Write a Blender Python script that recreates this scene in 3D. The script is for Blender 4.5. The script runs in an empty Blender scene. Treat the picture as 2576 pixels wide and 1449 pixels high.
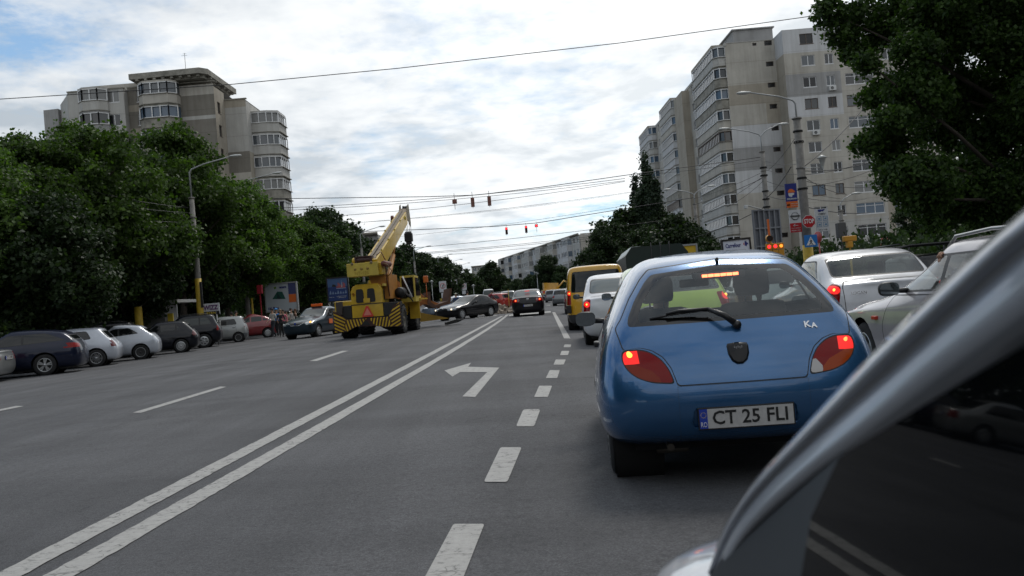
import bpy, bmesh, math, random
import numpy as np
from mathutils import Vector, Matrix, noise as mnoise
random.seed(7); np.random.seed(7)
R = math.radians
S = bpy.context.scene
COL = S.collection

# ---------------------------------------------------------------- camera
F_PX, CX, CY = 2150.0, 1288.0, 724.5          # focal length and centre on the 2576 px wide photograph
CAM_H, PITCH, ROLL = 1.16, 0.53, 4.7
cam = bpy.data.cameras.new('camera'); camo = bpy.data.objects.new('camera', cam); COL.objects.link(camo)
camo.location = (0, 0, CAM_H)
CAM_M = (Matrix.Rotation(R(90 + PITCH), 3, 'X') @ Matrix.Rotation(R(-ROLL), 3, 'Z'))
camo.rotation_euler = CAM_M.to_euler()
cam.sensor_width = 36; cam.lens = 36 * F_PX / 2576; cam.clip_start = 0.02; cam.clip_end = 4000
cam.dof.use_dof = True; cam.dof.focus_distance = 9.0; cam.dof.aperture_fstop = 10.0
S.camera = camo
S.render.resolution_x, S.render.resolution_y = 1024, 576
S.view_settings.view_transform = 'Standard'; S.view_settings.look = 'None'
S.view_settings.gamma = 1; S.view_settings.use_curve_mapping = False
S.view_settings.exposure = 0.34
S.cycles.max_bounces = 8; S.cycles.transparent_max_bounces = 16
S.cycles.use_denoising = True

# ---------------------------------------------------------------- sky and sun
SUN_EL, SUN_AZ = 52.0, 22.0                     # azimuth to the right of straight ahead
sd = Vector((math.sin(R(SUN_AZ)) * math.cos(R(SUN_EL)), math.cos(R(SUN_AZ)) * math.cos(R(SUN_EL)), math.sin(R(SUN_EL))))
W = bpy.data.worlds.new('World'); S.world = W; W.use_nodes = True
nt = W.node_tree; nt.nodes.clear()
def wn(t, **k):
    n = nt.nodes.new(t)
    for a, b in k.items(): setattr(n, a, b)
    return n
def wmath(op, a, b=None, clamp=False):
    n = wn('ShaderNodeMath', operation=op, use_clamp=clamp)
    for i, v in enumerate((a, b)):
        if v is None: continue
        if isinstance(v, (int, float)): n.inputs[i].default_value = v
        else: nt.links.new(v, n.inputs[i])
    return n.outputs[0]
tc = wn('ShaderNodeTexCoord'); sep = wn('ShaderNodeSeparateXYZ'); nt.links.new(tc.outputs['Generated'], sep.inputs[0])
zc = wmath('ADD', wmath('MAXIMUM', sep.outputs[2], 0.0), 0.16)
cmb = wn('ShaderNodeCombineXYZ')
nt.links.new(wmath('DIVIDE', sep.outputs[0], zc), cmb.inputs[0]); nt.links.new(wmath('DIVIDE', sep.outputs[1], zc), cmb.inputs[1])
def wnoise(scale, detail, rough, off, dist=0.0):
    mp = wn('ShaderNodeMapping'); nt.links.new(cmb.outputs[0], mp.inputs['Vector']); mp.inputs['Location'].default_value = off
    n = wn('ShaderNodeTexNoise'); nt.links.new(mp.outputs[0], n.inputs['Vector'])
    n.inputs['Scale'].default_value = scale; n.inputs['Detail'].default_value = detail
    n.inputs['Roughness'].default_value = rough; n.inputs['Distortion'].default_value = dist
    return n.outputs['Fac']
def wramp(v, stops):
    r = wn('ShaderNodeValToRGB'); nt.links.new(v, r.inputs[0]); e = r.color_ramp.elements
    while len(e) < len(stops): e.new(0.5)
    for q, (p, c) in zip(e, stops):
        q.position = p; q.color = (*c, 1) if not isinstance(c, float) else (c, c, c, 1)
    return r.outputs[0]
sky = wn('ShaderNodeTexSky', sky_type='NISHITA', sun_disc=False)
sky.sun_elevation = R(SUN_EL); sky.sun_rotation = R(SUN_AZ); sky.air_density = 1.0; sky.dust_density = 0.4; sky.ozone_density = 3.0
def wmixc(f, a, c, blend='MIX'):
    n = wn('ShaderNodeMix', data_type='RGBA', blend_type=blend)
    for i, v in ((0, f), (6, a), (7, c)):
        if isinstance(v, (int, float)): n.inputs[i].default_value = v
        elif isinstance(v, tuple): n.inputs[i].default_value = (*v, 1)
        else: nt.links.new(v, n.inputs[i])
    return n.outputs[2]
big = wnoise(0.62, 6, 0.62, (3.1, 1.3, 0), 0.15)
mid = wnoise(2.1, 9, 0.62, (1.7, 5.2, 0), 0.2)
fine = wnoise(7.0, 10, 0.68, (6.3, 2.9, 0), 0.15)
gap = wmath('ADD', wmath('ADD', wmath('MULTIPLY', big, 0.46), wmath('MULTIPLY', mid, 0.34)), wmath('MULTIPLY', fine, 0.20))
leftness = wmath('MULTIPLY', wmath('ADD', wmath('MULTIPLY', sep.outputs[0], -1.0), -0.05), 0.085)
thin = wmath('SUBTRACT', gap, wmath('MAXIMUM', leftness, -0.06))
cover = wramp(thin, [(0.385, 0.0), (0.445, 0.72), (0.50, 1.0)])
shade = wmath('ADD', wmath('ADD', wmath('MULTIPLY', wnoise(0.75, 6, 0.6, (8.4, 2.2, 0), 0.2), 0.50), wmath('MULTIPLY', wnoise(2.4, 9, 0.62, (2.4, 7.2, 0), 0.3), 0.32)), wmath('MULTIPLY', wnoise(7.0, 3, 0.5, (6.3, 2.9, 0), 0.1), 0.18))
ccol = wramp(shade, [(0.415, (3.9, 4.4, 4.9)), (0.485, (5.8, 6.15, 6.5)), (0.575, (7.5, 7.7, 7.8))])
vm = wn('ShaderNodeVectorMath', operation='DOT_PRODUCT'); nt.links.new(tc.outputs['Generated'], vm.inputs[0])
gd = Vector((0.16, 0.93, 0.30)).normalized(); vm.inputs[1].default_value = gd
glow = wmath('POWER', wmath('MAXIMUM', vm.outputs['Value'], 0.0), 16.0)
cloud = wmixc(1.0, ccol, wmixc(glow, (0.0, 0.0, 0.0), (2.9, 2.8, 2.6)), 'ADD')
blue = wmixc(1.0, sky.outputs[0], (.70, .86, .96), 'MULTIPLY')
blue = wmixc(wmath('MULTIPLY', wmath('SUBTRACT', 1.0, sep.outputs[2]), 0.40, True), blue, (4.4, 6.0, 6.9))
class _O: pass
mx = _O(); mx.outputs = {2: wmixc(cover, blue, cloud)}
bg = wn('ShaderNodeBackground'); bg.inputs[1].default_value = 0.10; nt.links.new(mx.outputs[2], bg.inputs[0])
wo = wn('ShaderNodeOutputWorld'); nt.links.new(bg.outputs[0], wo.inputs[0])

sun = bpy.data.lights.new('sun', 'SUN'); sun.energy = 1.1; sun.angle = R(14); sun.color = (1.0, 0.96, 0.90)
suno = bpy.data.objects.new('sun', sun); COL.objects.link(suno); suno.rotation_euler = (-sd).to_track_quat('-Z', 'Y').to_euler()

# ---------------------------------------------------------------- helpers
def zg(x, y=0):                                  # the road is crowned: it falls away to both sides
    return -0.015 * min(max(abs(x + 2.5) - 1.2, 0), 12)
def ray(px, py): return (CAM_M @ Vector(((px - CX) / F_PX, (CY - py) / F_PX, -1)))
def ground(px, py, zoff=0):                      # point of the road under a pixel of the photograph
    d = ray(px, py); z = 0
    for _ in range(6):
        t = (z - CAM_H) / d.z; x, y = d.x * t, d.y * t; z = zg(x, y)
    return Vector((x, y, z + zoff))
def at(px, py, Y):                               # point at depth Y
    d = ray(px, py); t = Y / d.y; return Vector((d.x * t, Y, CAM_H + d.z * t))

MATS = {}
def mat(name, col=(.5, .5, .5), rough=.6, metal=0, coat=0, emit=None, estr=0, var=0, vscale=3, bump=0, bscale=40, spec=.5, backdark=False):
    if name in MATS: return MATS[name]
    m = bpy.data.materials.new(name); m.use_nodes = True; t = m.node_tree; b = t.nodes['Principled BSDF']
    b.inputs['Base Color'].default_value = (*col, 1); b.inputs['Roughness'].default_value = rough
    b.inputs['Metallic'].default_value = metal; b.inputs['Coat Weight'].default_value = coat; b.inputs['Coat Roughness'].default_value = .05
    b.inputs['Specular IOR Level'].default_value = spec
    if emit: b.inputs['Emission Color'].default_value = (*emit, 1); b.inputs['Emission Strength'].default_value = estr
    tcn = None
    if var or bump:
        tcn = t.nodes.new('ShaderNodeTexCoord')
    if var:
        n = t.nodes.new('ShaderNodeTexNoise'); n.inputs['Scale'].default_value = vscale; n.inputs['Detail'].default_value = 8; n.inputs['Roughness'].default_value = .62
        t.links.new(tcn.outputs['Object'], n.inputs['Vector'])
        r = t.nodes.new('ShaderNodeValToRGB'); t.links.new(n.outputs['Fac'], r.inputs[0])
        r.color_ramp.elements[0].position = .32; r.color_ramp.elements[1].position = .68
        r.color_ramp.elements[0].color = (*[c * (1 - var) for c in col], 1); r.color_ramp.elements[1].color = (*[min(1, c * (1 + var * .6)) for c in col], 1)
        t.links.new(r.outputs[0], b.inputs['Base Color'])
    if bump:
        n = t.nodes.new('ShaderNodeTexNoise'); n.inputs['Scale'].default_value = bscale; n.inputs['Detail'].default_value = 5
        t.links.new(tcn.outputs['Object'], n.inputs['Vector'])
        u = t.nodes.new('ShaderNodeBump'); u.inputs['Strength'].default_value = bump; u.inputs['Distance'].default_value = .02
        t.links.new(n.outputs['Fac'], u.inputs['Height']); t.links.new(u.outputs[0], b.inputs['Normal'])
    if backdark:                                  # the lining on the inside of a body shell
        g = t.nodes.new('ShaderNodeNewGeometry'); d = t.nodes.new('ShaderNodeBsdfDiffuse'); d.inputs[0].default_value = (.02, .02, .022, 1)
        x = t.nodes.new('ShaderNodeMixShader'); t.links.new(g.outputs['Backfacing'], x.inputs[0]); t.links.new(b.outputs[0], x.inputs[1]); t.links.new(d.outputs[0], x.inputs[2])
        t.links.new(x.outputs[0], t.nodes['Material Output'].inputs[0])
    MATS[name] = m; return m
def paint(name, col, metal=.35, rough=.38, back=False, dirt=.12):
    return mat(name, col, rough, metal, 1.0 if max(col) > .08 else .55, var=dirt, vscale=2.2, backdark=back, spec=.5 if max(col) > .08 else .12)
def see_through(name, tint, rough=.03, refl=.075):
    if name in MATS: return MATS[name]
    m = bpy.data.materials.new(name); m.use_nodes = True; t = m.node_tree; t.nodes.clear()
    tr = t.nodes.new('ShaderNodeBsdfTransparent'); tr.inputs[0].default_value = (*tint, 1)
    gl = t.nodes.new('ShaderNodeBsdfGlossy'); gl.inputs[0].default_value = (.9, .93, .95, 1); gl.inputs[1].default_value = rough
    fr = t.nodes.new('ShaderNodeLayerWeight'); fr.inputs['Blend'].default_value = .5
    pw = t.nodes.new('ShaderNodeMath'); pw.operation = 'POWER'; pw.inputs[1].default_value = 4.2; t.links.new(fr.outputs['Facing'], pw.inputs[0])
    mm = t.nodes.new('ShaderNodeMath'); mm.operation = 'MULTIPLY_ADD'; mm.inputs[1].default_value = .88; mm.inputs[2].default_value = refl; mm.use_clamp = True
    t.links.new(pw.outputs[0], mm.inputs[0])
    mx = t.nodes.new('ShaderNodeMixShader'); o = t.nodes.new('ShaderNodeOutputMaterial')
    t.links.new(mm.outputs[0], mx.inputs[0]); t.links.new(tr.outputs[0], mx.inputs[1]); t.links.new(gl.outputs[0], mx.inputs[2]); t.links.new(mx.outputs[0], o.inputs[0])
    MATS[name] = m; return m

def tag(o, label=None, cat=None, group=None, kind=None):
    if label: o['label'] = label
    if cat: o['category'] = cat
    if group: o['group'] = group
    if kind: o['kind'] = kind
    return o
def empty(name, loc=(0, 0, 0), yaw=0, label=None, cat=None, group=None):
    o = bpy.data.objects.new(name, None); o.empty_display_size = .3; COL.objects.link(o)
    o.location = loc; o.rotation_euler = (0, 0, -R(yaw)); return tag(o, label, cat, group)   # yaw = bearing, clockwise
def link(name, me, m=None, parent=None, loc=None, smooth=None):
    if isinstance(me, bmesh.types.BMesh):
        b = me; me = bpy.data.meshes.new(name)
        if smooth:
            for f in b.faces: f.smooth = True
        b.to_mesh(me); b.free()
    if m is not None:
        for q in (m if isinstance(m, (list, tuple)) else [m]): me.materials.append(q)
    o = bpy.data.objects.new(name, me); COL.objects.link(o)
    if parent: o.parent = parent
    if loc is not None: o.location = loc
    return o
def dup(o, name=None, parent=None):
    c = o.copy(); COL.objects.link(c)
    if parent is not None: c.parent = parent
    return c
def dup_tree(o, parent=None):
    c = dup(o, parent=parent)
    for ch in list(o.children): dup_tree(ch, c)
    return c
def nb(): return bmesh.new()
def box(b, lo, hi, mi=0, bev=0, rot=None):
    c = [(lo[i] + hi[i]) / 2 for i in range(3)]; s = [abs(hi[i] - lo[i]) for i in range(3)]
    M = Matrix.Translation(c) @ (rot.to_4x4() if rot else Matrix.Identity(4)) @ Matrix.Diagonal((*s, 1))
    r = bmesh.ops.create_cube(b, size=1, matrix=M); vs = r['verts']
    fs = {f for v in vs for f in v.link_faces}
    for f in fs: f.material_index = mi
    if bev:
        es = list({e for v in vs for e in v.link_edges})
        q = bmesh.ops.bevel(b, geom=es, offset=bev, segments=2, affect='EDGES', profile=.6)
        for f in q['faces']: f.material_index = mi
    return vs
def tube(b, pts, rad, seg=8, mi=0, cap=True):
    pts = [Vector(p) for p in pts]; n = len(pts); rads = rad if isinstance(rad, (list, tuple)) else [rad] * n
    rings = []; up = None
    for i, p in enumerate(pts):
        d = (pts[min(i + 1, n - 1)] - pts[max(i - 1, 0)]).normalized()
        if up is None: up = Vector((0, 0, 1)) if abs(d.z) < .9 else Vector((1, 0, 0))
        a = d.cross(up).normalized(); c = a.cross(d).normalized(); up = c
        rings.append([b.verts.new(p + (a * math.cos(t) + c * math.sin(t)) * rads[i]) for t in [2 * math.pi * k / seg for k in range(seg)]])
    for i in range(n - 1):
        for k in range(seg):
            f = b.faces.new((rings[i][k], rings[i][(k + 1) % seg], rings[i + 1][(k + 1) % seg], rings[i + 1][k])); f.material_index = mi; f.smooth = True
    if cap:
        for r in (rings[0][::-1], rings[-1]):
            f = b.faces.new(r); f.material_index = mi
def prism(b, poly, axis, a0, a1, mi=0):
    """extrude a 2D polygon along an axis: 'x' takes (y,z), 'y' takes (x,z), 'z' takes (x,y)"""
    def P(p, a): return {'x': (a, p[0], p[1]), 'y': (p[0], a, p[1]), 'z': (p[0], p[1], a)}[axis]
    v0 = [b.verts.new(P(p, a0)) for p in poly]; v1 = [b.verts.new(P(p, a1)) for p in poly]; n = len(poly)
    fs = [b.faces.new(v0), b.faces.new(v1[::-1])]
    for i in range(n): fs.append(b.faces.new((v0[i], v1[i], v1[(i + 1) % n], v0[(i + 1) % n])))
    for f in fs: f.material_index = mi
    bmesh.ops.recalc_face_normals(b, faces=fs); return fs
def lathe(b, prof, axis='x', seg=24, c=(0, 0, 0), mi=0, smooth=True):
    """prof: list of (radius, position along the axis)"""
    rings = []
    for r, a in prof:
        ring = []
        for k in range(seg):
            t = 2 * math.pi * k / seg; u, v = r * math.cos(t), r * math.sin(t)
            p = {'x': (a, u, v), 'y': (u, a, v), 'z': (u, v, a)}[axis]
            ring.append(b.verts.new((p[0] + c[0], p[1] + c[1], p[2] + c[2])))
        rings.append(ring)
    fs = []
    for i in range(len(rings) - 1):
        for k in range(seg):
            f = b.faces.new((rings[i][k], rings[i][(k + 1) % seg], rings[i + 1][(k + 1) % seg], rings[i + 1][k])); f.smooth = smooth; f.material_index = mi; fs.append(f)
    bmesh.ops.recalc_face_normals(b, faces=fs); return fs
def text_mesh(s, h, extrude=.004, align='CENTER', bold=0, width=None):
    c = bpy.data.curves.new('lettering', 'FONT'); c.body = s; c.size = h / .70; c.extrude = extrude; c.offset = bold; c.align_x = align; c.align_y = 'CENTER'; c.resolution_u = 2
    o = bpy.data.objects.new('tmp', c); COL.objects.link(o)
    me = bpy.data.meshes.new_from_object(o.evaluated_get(bpy.context.evaluated_depsgraph_get())); bpy.data.objects.remove(o)
    if width:
        xs = [v.co.x for v in me.vertices]; k = width / (max(xs) - min(xs))
        me.transform(Matrix.Diagonal((k, 1, 1, 1)))
    return me
def text(s, h, m, parent, loc, rot=(90, 0, 0), name='lettering', **k):
    me = text_mesh(s, h, **k); me.materials.append(m)
    o = bpy.data.objects.new(name, me); COL.objects.link(o); o.parent = parent; o.location = loc; o.rotation_euler = [R(a) for a in rot]; return o
def round_poly(pts, r, seg=3):
    out = []; n = len(pts)
    for i in range(n):
        p0, p, p1 = Vector(pts[i - 1]), Vector(pts[i]), Vector(pts[(i + 1) % n])
        a, c = (p0 - p), (p1 - p); q = min(r, a.length * .45, c.length * .45)
        A, C = p + a.normalized() * q, p + c.normalized() * q
        for s in range(seg + 1):
            t = s / seg; out.append(tuple(A * (1 - t) ** 2 + p * 2 * t * (1 - t) + C * t ** 2))
    return out
def shrink(poly, d):
    xs = [p[0] for p in poly]; ys = [p[1] for p in poly]; cx, cy = (max(xs) + min(xs)) / 2, (max(ys) + min(ys)) / 2
    hx, hy = max((max(xs) - min(xs)) / 2, 1e-4), max((max(ys) - min(ys)) / 2, 1e-4)
    return [(cx + (x - cx) * max(.05, 1 - d / hx), cy + (y - cy) * max(.05, 1 - d / hy)) for x, y in poly]
def inpoly(p, poly):
    x, y = p; c = False; n = len(poly)
    for i in range(n):
        x1, y1 = poly[i]; x2, y2 = poly[i - 1]
        if (y1 > y) != (y2 > y) and x < (x2 - x1) * (y - y1) / (y2 - y1) + x1: c = not c
    return c
AX = {'x': (1, 2, 0), 'y': (0, 2, 1), 'z': (0, 1, 2)}
def take(b, faces):
    n = bmesh.new(); mp = {}
    for f in faces:
        vs = []
        for v in f.verts:
            if v not in mp: mp[v] = n.verts.new(v.co)
            vs.append(mp[v])
        try: g = n.faces.new(vs); g.smooth = True; g.material_index = f.material_index
        except ValueError: pass
    bmesh.ops.delete(b, geom=list(faces), context='FACES')
    return n
def carve(b, poly, ax, pred):
    """cut the outline of poly (seen along ax) into the shell b and take the faces inside out as a shell of their own"""
    i, j, k = AX[ax]; xs = [p[0] for p in poly]; ys = [p[1] for p in poly]; e = .01
    reg = []
    for f in b.faces:
        c = f.calc_center_median()
        if not pred(c, f.normal): continue
        fx = [v.co[i] for v in f.verts]; fy = [v.co[j] for v in f.verts]
        if max(fx) < min(xs) - e or min(fx) > max(xs) + e or max(fy) < min(ys) - e or min(fy) > max(ys) + e: continue
        reg.append(f)
    n = len(poly)
    for q in range(n):
        a, c = poly[q], poly[(q + 1) % n]; dx, dy = c[0] - a[0], c[1] - a[1]
        if abs(dx) + abs(dy) < 1e-6: continue
        co = [0, 0, 0]; co[i], co[j] = a; no = [0, 0, 0]; no[i], no[j] = -dy, dx
        es = {x for f in reg for x in f.edges}; vs = {x for f in reg for x in f.verts}
        if not es: break
        r = bmesh.ops.bisect_plane(b, geom=list(vs) + list(es) + list(reg), dist=1e-5, plane_co=co, plane_no=no)
        reg = [g for g in r['geom'] if isinstance(g, bmesh.types.BMFace)]
    ins = []
    for f in reg:
        c = f.calc_center_median()
        if inpoly((c[i], c[j]), poly): ins.append(f)
    return take(b, ins)
def subsurf(b, lv=2):
    me = bpy.data.meshes.new('t'); b.to_mesh(me); b.free(); o = bpy.data.objects.new('t', me); COL.objects.link(o)
    m = o.modifiers.new('s', 'SUBSURF'); m.levels = lv; m.render_levels = lv
    n = bmesh.new(); n.from_mesh(o.evaluated_get(bpy.context.evaluated_depsgraph_get()).to_mesh())
    bpy.data.objects.remove(o); bpy.data.meshes.remove(me)
    for f in n.faces: f.smooth = True
    bmesh.ops.recalc_face_normals(n, faces=n.faces); return n
# ---------------------------------------------------------------- ground, road, pavements, markings
def asphalt_mat():
    m = bpy.data.materials.new('asphalt'); m.use_nodes = True; t = m.node_tree; b = t.nodes['Principled BSDF']
    g = t.nodes.new('ShaderNodeNewGeometry')
    def noise(sc, det=6, ro=.6, vec=None):
        n = t.nodes.new('ShaderNodeTexNoise'); n.inputs['Scale'].default_value = sc; n.inputs['Detail'].default_value = det; n.inputs['Roughness'].default_value = ro
        t.links.new(vec or g.outputs['Position'], n.inputs['Vector']); return n.outputs['Fac']
    def ramp(v, s):
        r = t.nodes.new('ShaderNodeValToRGB'); t.links.new(v, r.inputs[0]); e = r.color_ramp.elements
        while len(e) < len(s): e.new(.5)
        for q, (p, c) in zip(e, s): q.position = p; q.color = (c, c, c, 1) if isinstance(c, float) else (*c, 1)
        return r.outputs[0]
    def mul(a, c, f=1.0):
        x = t.nodes.new('ShaderNodeMix'); x.data_type = 'RGBA'; x.blend_type = 'MULTIPLY'; x.inputs[0].default_value = f; t.links.new(a, x.inputs[6]); t.links.new(c, x.inputs[7]); return x.outputs[2]
    base = ramp(noise(.35, 8, .65), [(.3, (.085, .086, .092)), (.7, (.109, .109, .114))])
    mp = t.nodes.new('ShaderNodeMapping'); mp.inputs['Scale'].default_value = (1.1, .07, 1); t.links.new(g.outputs['Position'], mp.inputs['Vector'])
    streak = ramp(noise(1.0, 6, .6, mp.outputs[0]), [(.35, .76), (.65, 1.09)])
    mp2 = t.nodes.new('ShaderNodeMapping'); mp2.inputs['Scale'].default_value = (.12, .5, 1); t.links.new(g.outputs['Position'], mp2.inputs['Vector'])
    cross = ramp(noise(1.0, 6, .6, mp2.outputs[0]), [(.40, .80), (.56, 1.03)])
    agg = ramp(noise(85, 3, .85), [(.28, .48), (.52, 1.0), (.74, 1.65)])
    agg2 = ramp(noise(24, 4, .7), [(.36, .80), (.5, 1.0), (.7, 1.12)])
    col = mul(mul(mul(mul(base, streak), cross), agg), agg2)
    v = t.nodes.new('ShaderNodeTexVoronoi'); v.feature = 'DISTANCE_TO_EDGE'; v.inputs['Scale'].default_value = .33
    wv = t.nodes.new('ShaderNodeVectorMath'); wv.operation = 'ADD'; nn = t.nodes.new('ShaderNodeTexNoise'); nn.inputs['Scale'].default_value = 2.2; nn.inputs['Detail'].default_value = 6
    t.links.new(g.outputs['Position'], nn.inputs['Vector']); t.links.new(g.outputs['Position'], wv.inputs[0]); t.links.new(nn.outputs['Color'], wv.inputs[1]); t.links.new(wv.outputs[0], v.inputs['Vector'])
    cr = ramp(v.outputs['Distance'], [(0.0, .55), (.0035, 1.0)]); msk = ramp(noise(.11, 3, .5), [(.43, 0.0), (.52, 1.0)])
    x = t.nodes.new('ShaderNodeMix'); x.data_type = 'RGBA'; x.blend_type = 'MULTIPLY'; t.links.new(msk, x.inputs[0]); t.links.new(col, x.inputs[6]); t.links.new(cr, x.inputs[7])
    t.links.new(x.outputs[2], b.inputs['Base Color'])
    b.inputs['Roughness'].default_value = .86; b.inputs['Specular IOR Level'].default_value = .35
    u = t.nodes.new('ShaderNodeBump'); u.inputs['Strength'].default_value = .75; u.inputs['Distance'].default_value = .012
    t.links.new(noise(70, 4, .75), u.inputs['Height']); t.links.new(u.outputs[0], b.inputs['Normal'])
    return m
ASPH = asphalt_mat()
def paint_mark_mat():
    m = bpy.data.materials.new('road_paint'); m.use_nodes = True; t = m.node_tree; b = t.nodes['Principled BSDF']
    g = t.nodes.new('ShaderNodeNewGeometry'); n = t.nodes.new('ShaderNodeTexNoise'); n.inputs['Scale'].default_value = 18; n.inputs['Detail'].default_value = 9; n.inputs['Roughness'].default_value = .75
    t.links.new(g.outputs['Position'], n.inputs['Vector'])
    r = t.nodes.new('ShaderNodeValToRGB'); e = r.color_ramp.elements; e[0].position = .345; e[0].color = (.10, .10, .10, 1); e[1].position = .44; e[1].color = (.31, .305, .29, 1); q = e.new(.7); q.color = (.39, .38, .365, 1)
    t.links.new(n.outputs['Fac'], r.inputs[0])
    # cracks that run across the paint
    mp = t.nodes.new('ShaderNodeMapping'); mp.inputs['Scale'].default_value = (.6, 4.2, 1); t.links.new(g.outputs['Position'], mp.inputs['Vector'])
    ad = t.nodes.new('ShaderNodeVectorMath'); ad.operation = 'ADD'; n2 = t.nodes.new('ShaderNodeTexNoise'); n2.inputs['Scale'].default_value = 6; t.links.new(g.outputs['Position'], n2.inputs['Vector'])
    t.links.new(mp.outputs[0], ad.inputs[0]); t.links.new(n2.outputs['Color'], ad.inputs[1])
    v = t.nodes.new('ShaderNodeTexVoronoi'); v.feature = 'DISTANCE_TO_EDGE'; v.inputs['Scale'].default_value = 1.1; t.links.new(ad.outputs[0], v.inputs['Vector'])
    r2 = t.nodes.new('ShaderNodeValToRGB'); e = r2.color_ramp.elements; e[0].position = 0; e[0].color = (.45, .45, .45, 1); e[1].position = .02; e[1].color = (1, 1, 1, 1); t.links.new(v.outputs['Distance'], r2.inputs[0])
    x = t.nodes.new('ShaderNodeMix'); x.data_type = 'RGBA'; x.blend_type = 'MULTIPLY'; x.inputs[0].default_value = 1; t.links.new(r.outputs[0], x.inputs[6]); t.links.new(r2.outputs[0], x.inputs[7])
    t.links.new(x.outputs[2], b.inputs['Base Color']); b.inputs['Roughness'].default_value = .75
    u = t.nodes.new('ShaderNodeBump'); u.inputs['Strength'].default_value = .5; u.inputs['Distance'].default_value = .01; t.links.new(n.outputs['Fac'], u.inputs['Height']); t.links.new(u.outputs[0], b.inputs['Normal'])
    return m
MARK = paint_mark_mat()
EARTH = mat('earth', (.10, .095, .075), .95, var=.4, vscale=.6)
PAVE = mat('pavement_concrete', (.17, .165, .155), .9, var=.25, vscale=1.5, bump=.3)
KERB = mat('kerb_concrete', (.24, .235, .22), .85, var=.25, vscale=4)

b = nb(); vs = [b.verts.new(p) for p in ((-1800, -300, -.40), (1800, -300, -.40), (1800, 3000, -.40), (-1800, 3000, -.40))]; b.faces.new(vs)
tag(link('ground', b, EARTH), 'dark earth and grass spreading out to the horizon beyond the street', kind='structure')
def shift(y): return -0.0011 * max(0, y - 170) ** 2
def strip_sheet(name, xs, ys, zf, m, label):
    b = nb(); g = [[b.verts.new((x + shift(y), y, zf(x))) for x in xs] for y in ys]
    for i in range(len(ys) - 1):
        for j in range(len(xs) - 1): b.faces.new((g[i][j], g[i][j + 1], g[i + 1][j + 1], g[i + 1][j]))
    return tag(link(name, b, m), label, kind='structure')
YS = [-30, 0, 10, 20, 40, 70, 110, 170, 190, 210, 230, 250, 270, 300, 330]
strip_sheet('road', [-21.5] + [-20 + i for i in range(0, 36)] + [17.5], YS, zg, ASPH, 'worn grey asphalt boulevard with several lanes and white markings')
for nm, x0, x1, lab in (('pavement', -60, -21.62, 'pavement behind the parked cars along the trees'), ('pavement', 17.62, 70, 'pavement in front of the tall apartment block')):
    strip_sheet(nm, [x0, x1], YS, lambda x: .0, PAVE, lab)
for x0, x1, lab in ((-21.62, -21.46, 'grey concrete kerb beside the parked cars'), (17.46, 17.62, 'grey concrete kerb on the side of the tall apartment block')):
    b = nb()
    for i in range(len(YS) - 1):
        y0, y1 = YS[i], YS[i + 1]; s0, s1 = shift(y0), shift(y1)
        v = [b.verts.new(p) for p in ((x0 + s0, y0, -.4), (x1 + s0, y0, -.4), (x1 + s1, y1, -.4), (x0 + s1, y1, -.4), (x0 + s0, y0, .006), (x1 + s0, y0, .006), (x1 + s1, y1, .006), (x0 + s1, y1, .006))]
        for q in ((4, 5, 6, 7), (0, 4, 7, 3), (1, 2, 6, 5)): b.faces.new([v[k] for k in q])
    tag(link('kerb', b, KERB), lab, kind='structure')

Z1 = lambda x, y: (x * .58603, 817.7 + y * .58603)
Z2 = lambda x, y: (1195.1 + x * .12209, 704.5 + y * .12209)
def mark_poly(pts, label=None, jag=True):
    b = nb(); P = [ground(*p) for p in pts]
    P = [Vector((p.x, p.y, zg(p.x) + .005)) for p in P]
    b.faces.new([b.verts.new(p) for p in P]); bmesh.ops.triangulate(b, faces=b.faces)
    for f in b.faces:
        if f.normal.z < 0: f.normal_flip()
    o = link('road_marking', b, MARK); return tag(o, label or 'white paint marking on the asphalt', kind='structure')
def stripe(pts, w, label):
    P = np.array([ground(*p)[:2] for p in pts]); c = np.polyfit(P[:, 1], P[:, 0], 2, w=1 / np.sqrt(P[:, 1])); b = nb(); pv = None
    y = P[:, 1].min() - .6; ye = P[:, 1].max(); k = 0
    while y < ye:
        x = np.polyval(c, y); jl, jr = [random.uniform(-.006, .006) for _ in range(2)]
        v = (b.verts.new((x - w / 2 + jl, y, zg(x) + .005)), b.verts.new((x + w / 2 + jr, y, zg(x) + .005)))
        if pv: b.faces.new((pv[0], pv[1], v[1], v[0]))
        pv = v; y += .08 if y < 9 else .6
    return tag(link('road_marking', b, MARK), label, kind='structure')
stripe([Z1(*p) for p in ((64, 1078), (447, 863), (780, 674), (1140, 488), (1508, 302), (1875, 113), (2092, 0))] + [Z2(535, 745)], .17, 'left one of the two solid white centre lines')
stripe([Z1(*p) for p in ((281, 1078), (665, 838), (957, 668), (1290, 485), (1610, 309), (1935, 120), (2113, 0))] + [Z2(682, 710)], .17, 'right one of the two solid white centre lines')
def dashq(q, lab):
    (bl, br, tr, tl) = q; mark_poly([Z1(*p) for p in round_poly([bl, br, tr, tl], 10 if bl[1] > 400 else 3, 3)], lab)
for q in (((1790, 1150), (1965, 1150), (2080, 857), (1947, 857)), ((2077, 676), (2178, 676), (2240, 527), (2148, 527)), ((2215, 437), (2293, 437), (2320, 363), (2247, 363)),
          ((2293, 310), (2352, 310), (2370, 262), (2315, 262)), ((2343, 229), (2392, 229), (2403, 195), (2360, 195)), ((2376, 171), (2420, 171), (2429, 149), (2386, 149)),
          ((2404, 130), (2438, 130), (2444, 112), (2411, 112)), ((2419, 96), (2449, 96), (2452, 84), (2424, 84))):
    dashq(q, 'short white lane dash left of the blue hatchback')
mark_poly([Z2(*p) for p in ((1835, 1205), (1968, 1208), (1650, 665), (1590, 665))], 'long solid white lane line ahead of the short dashes')
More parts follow.
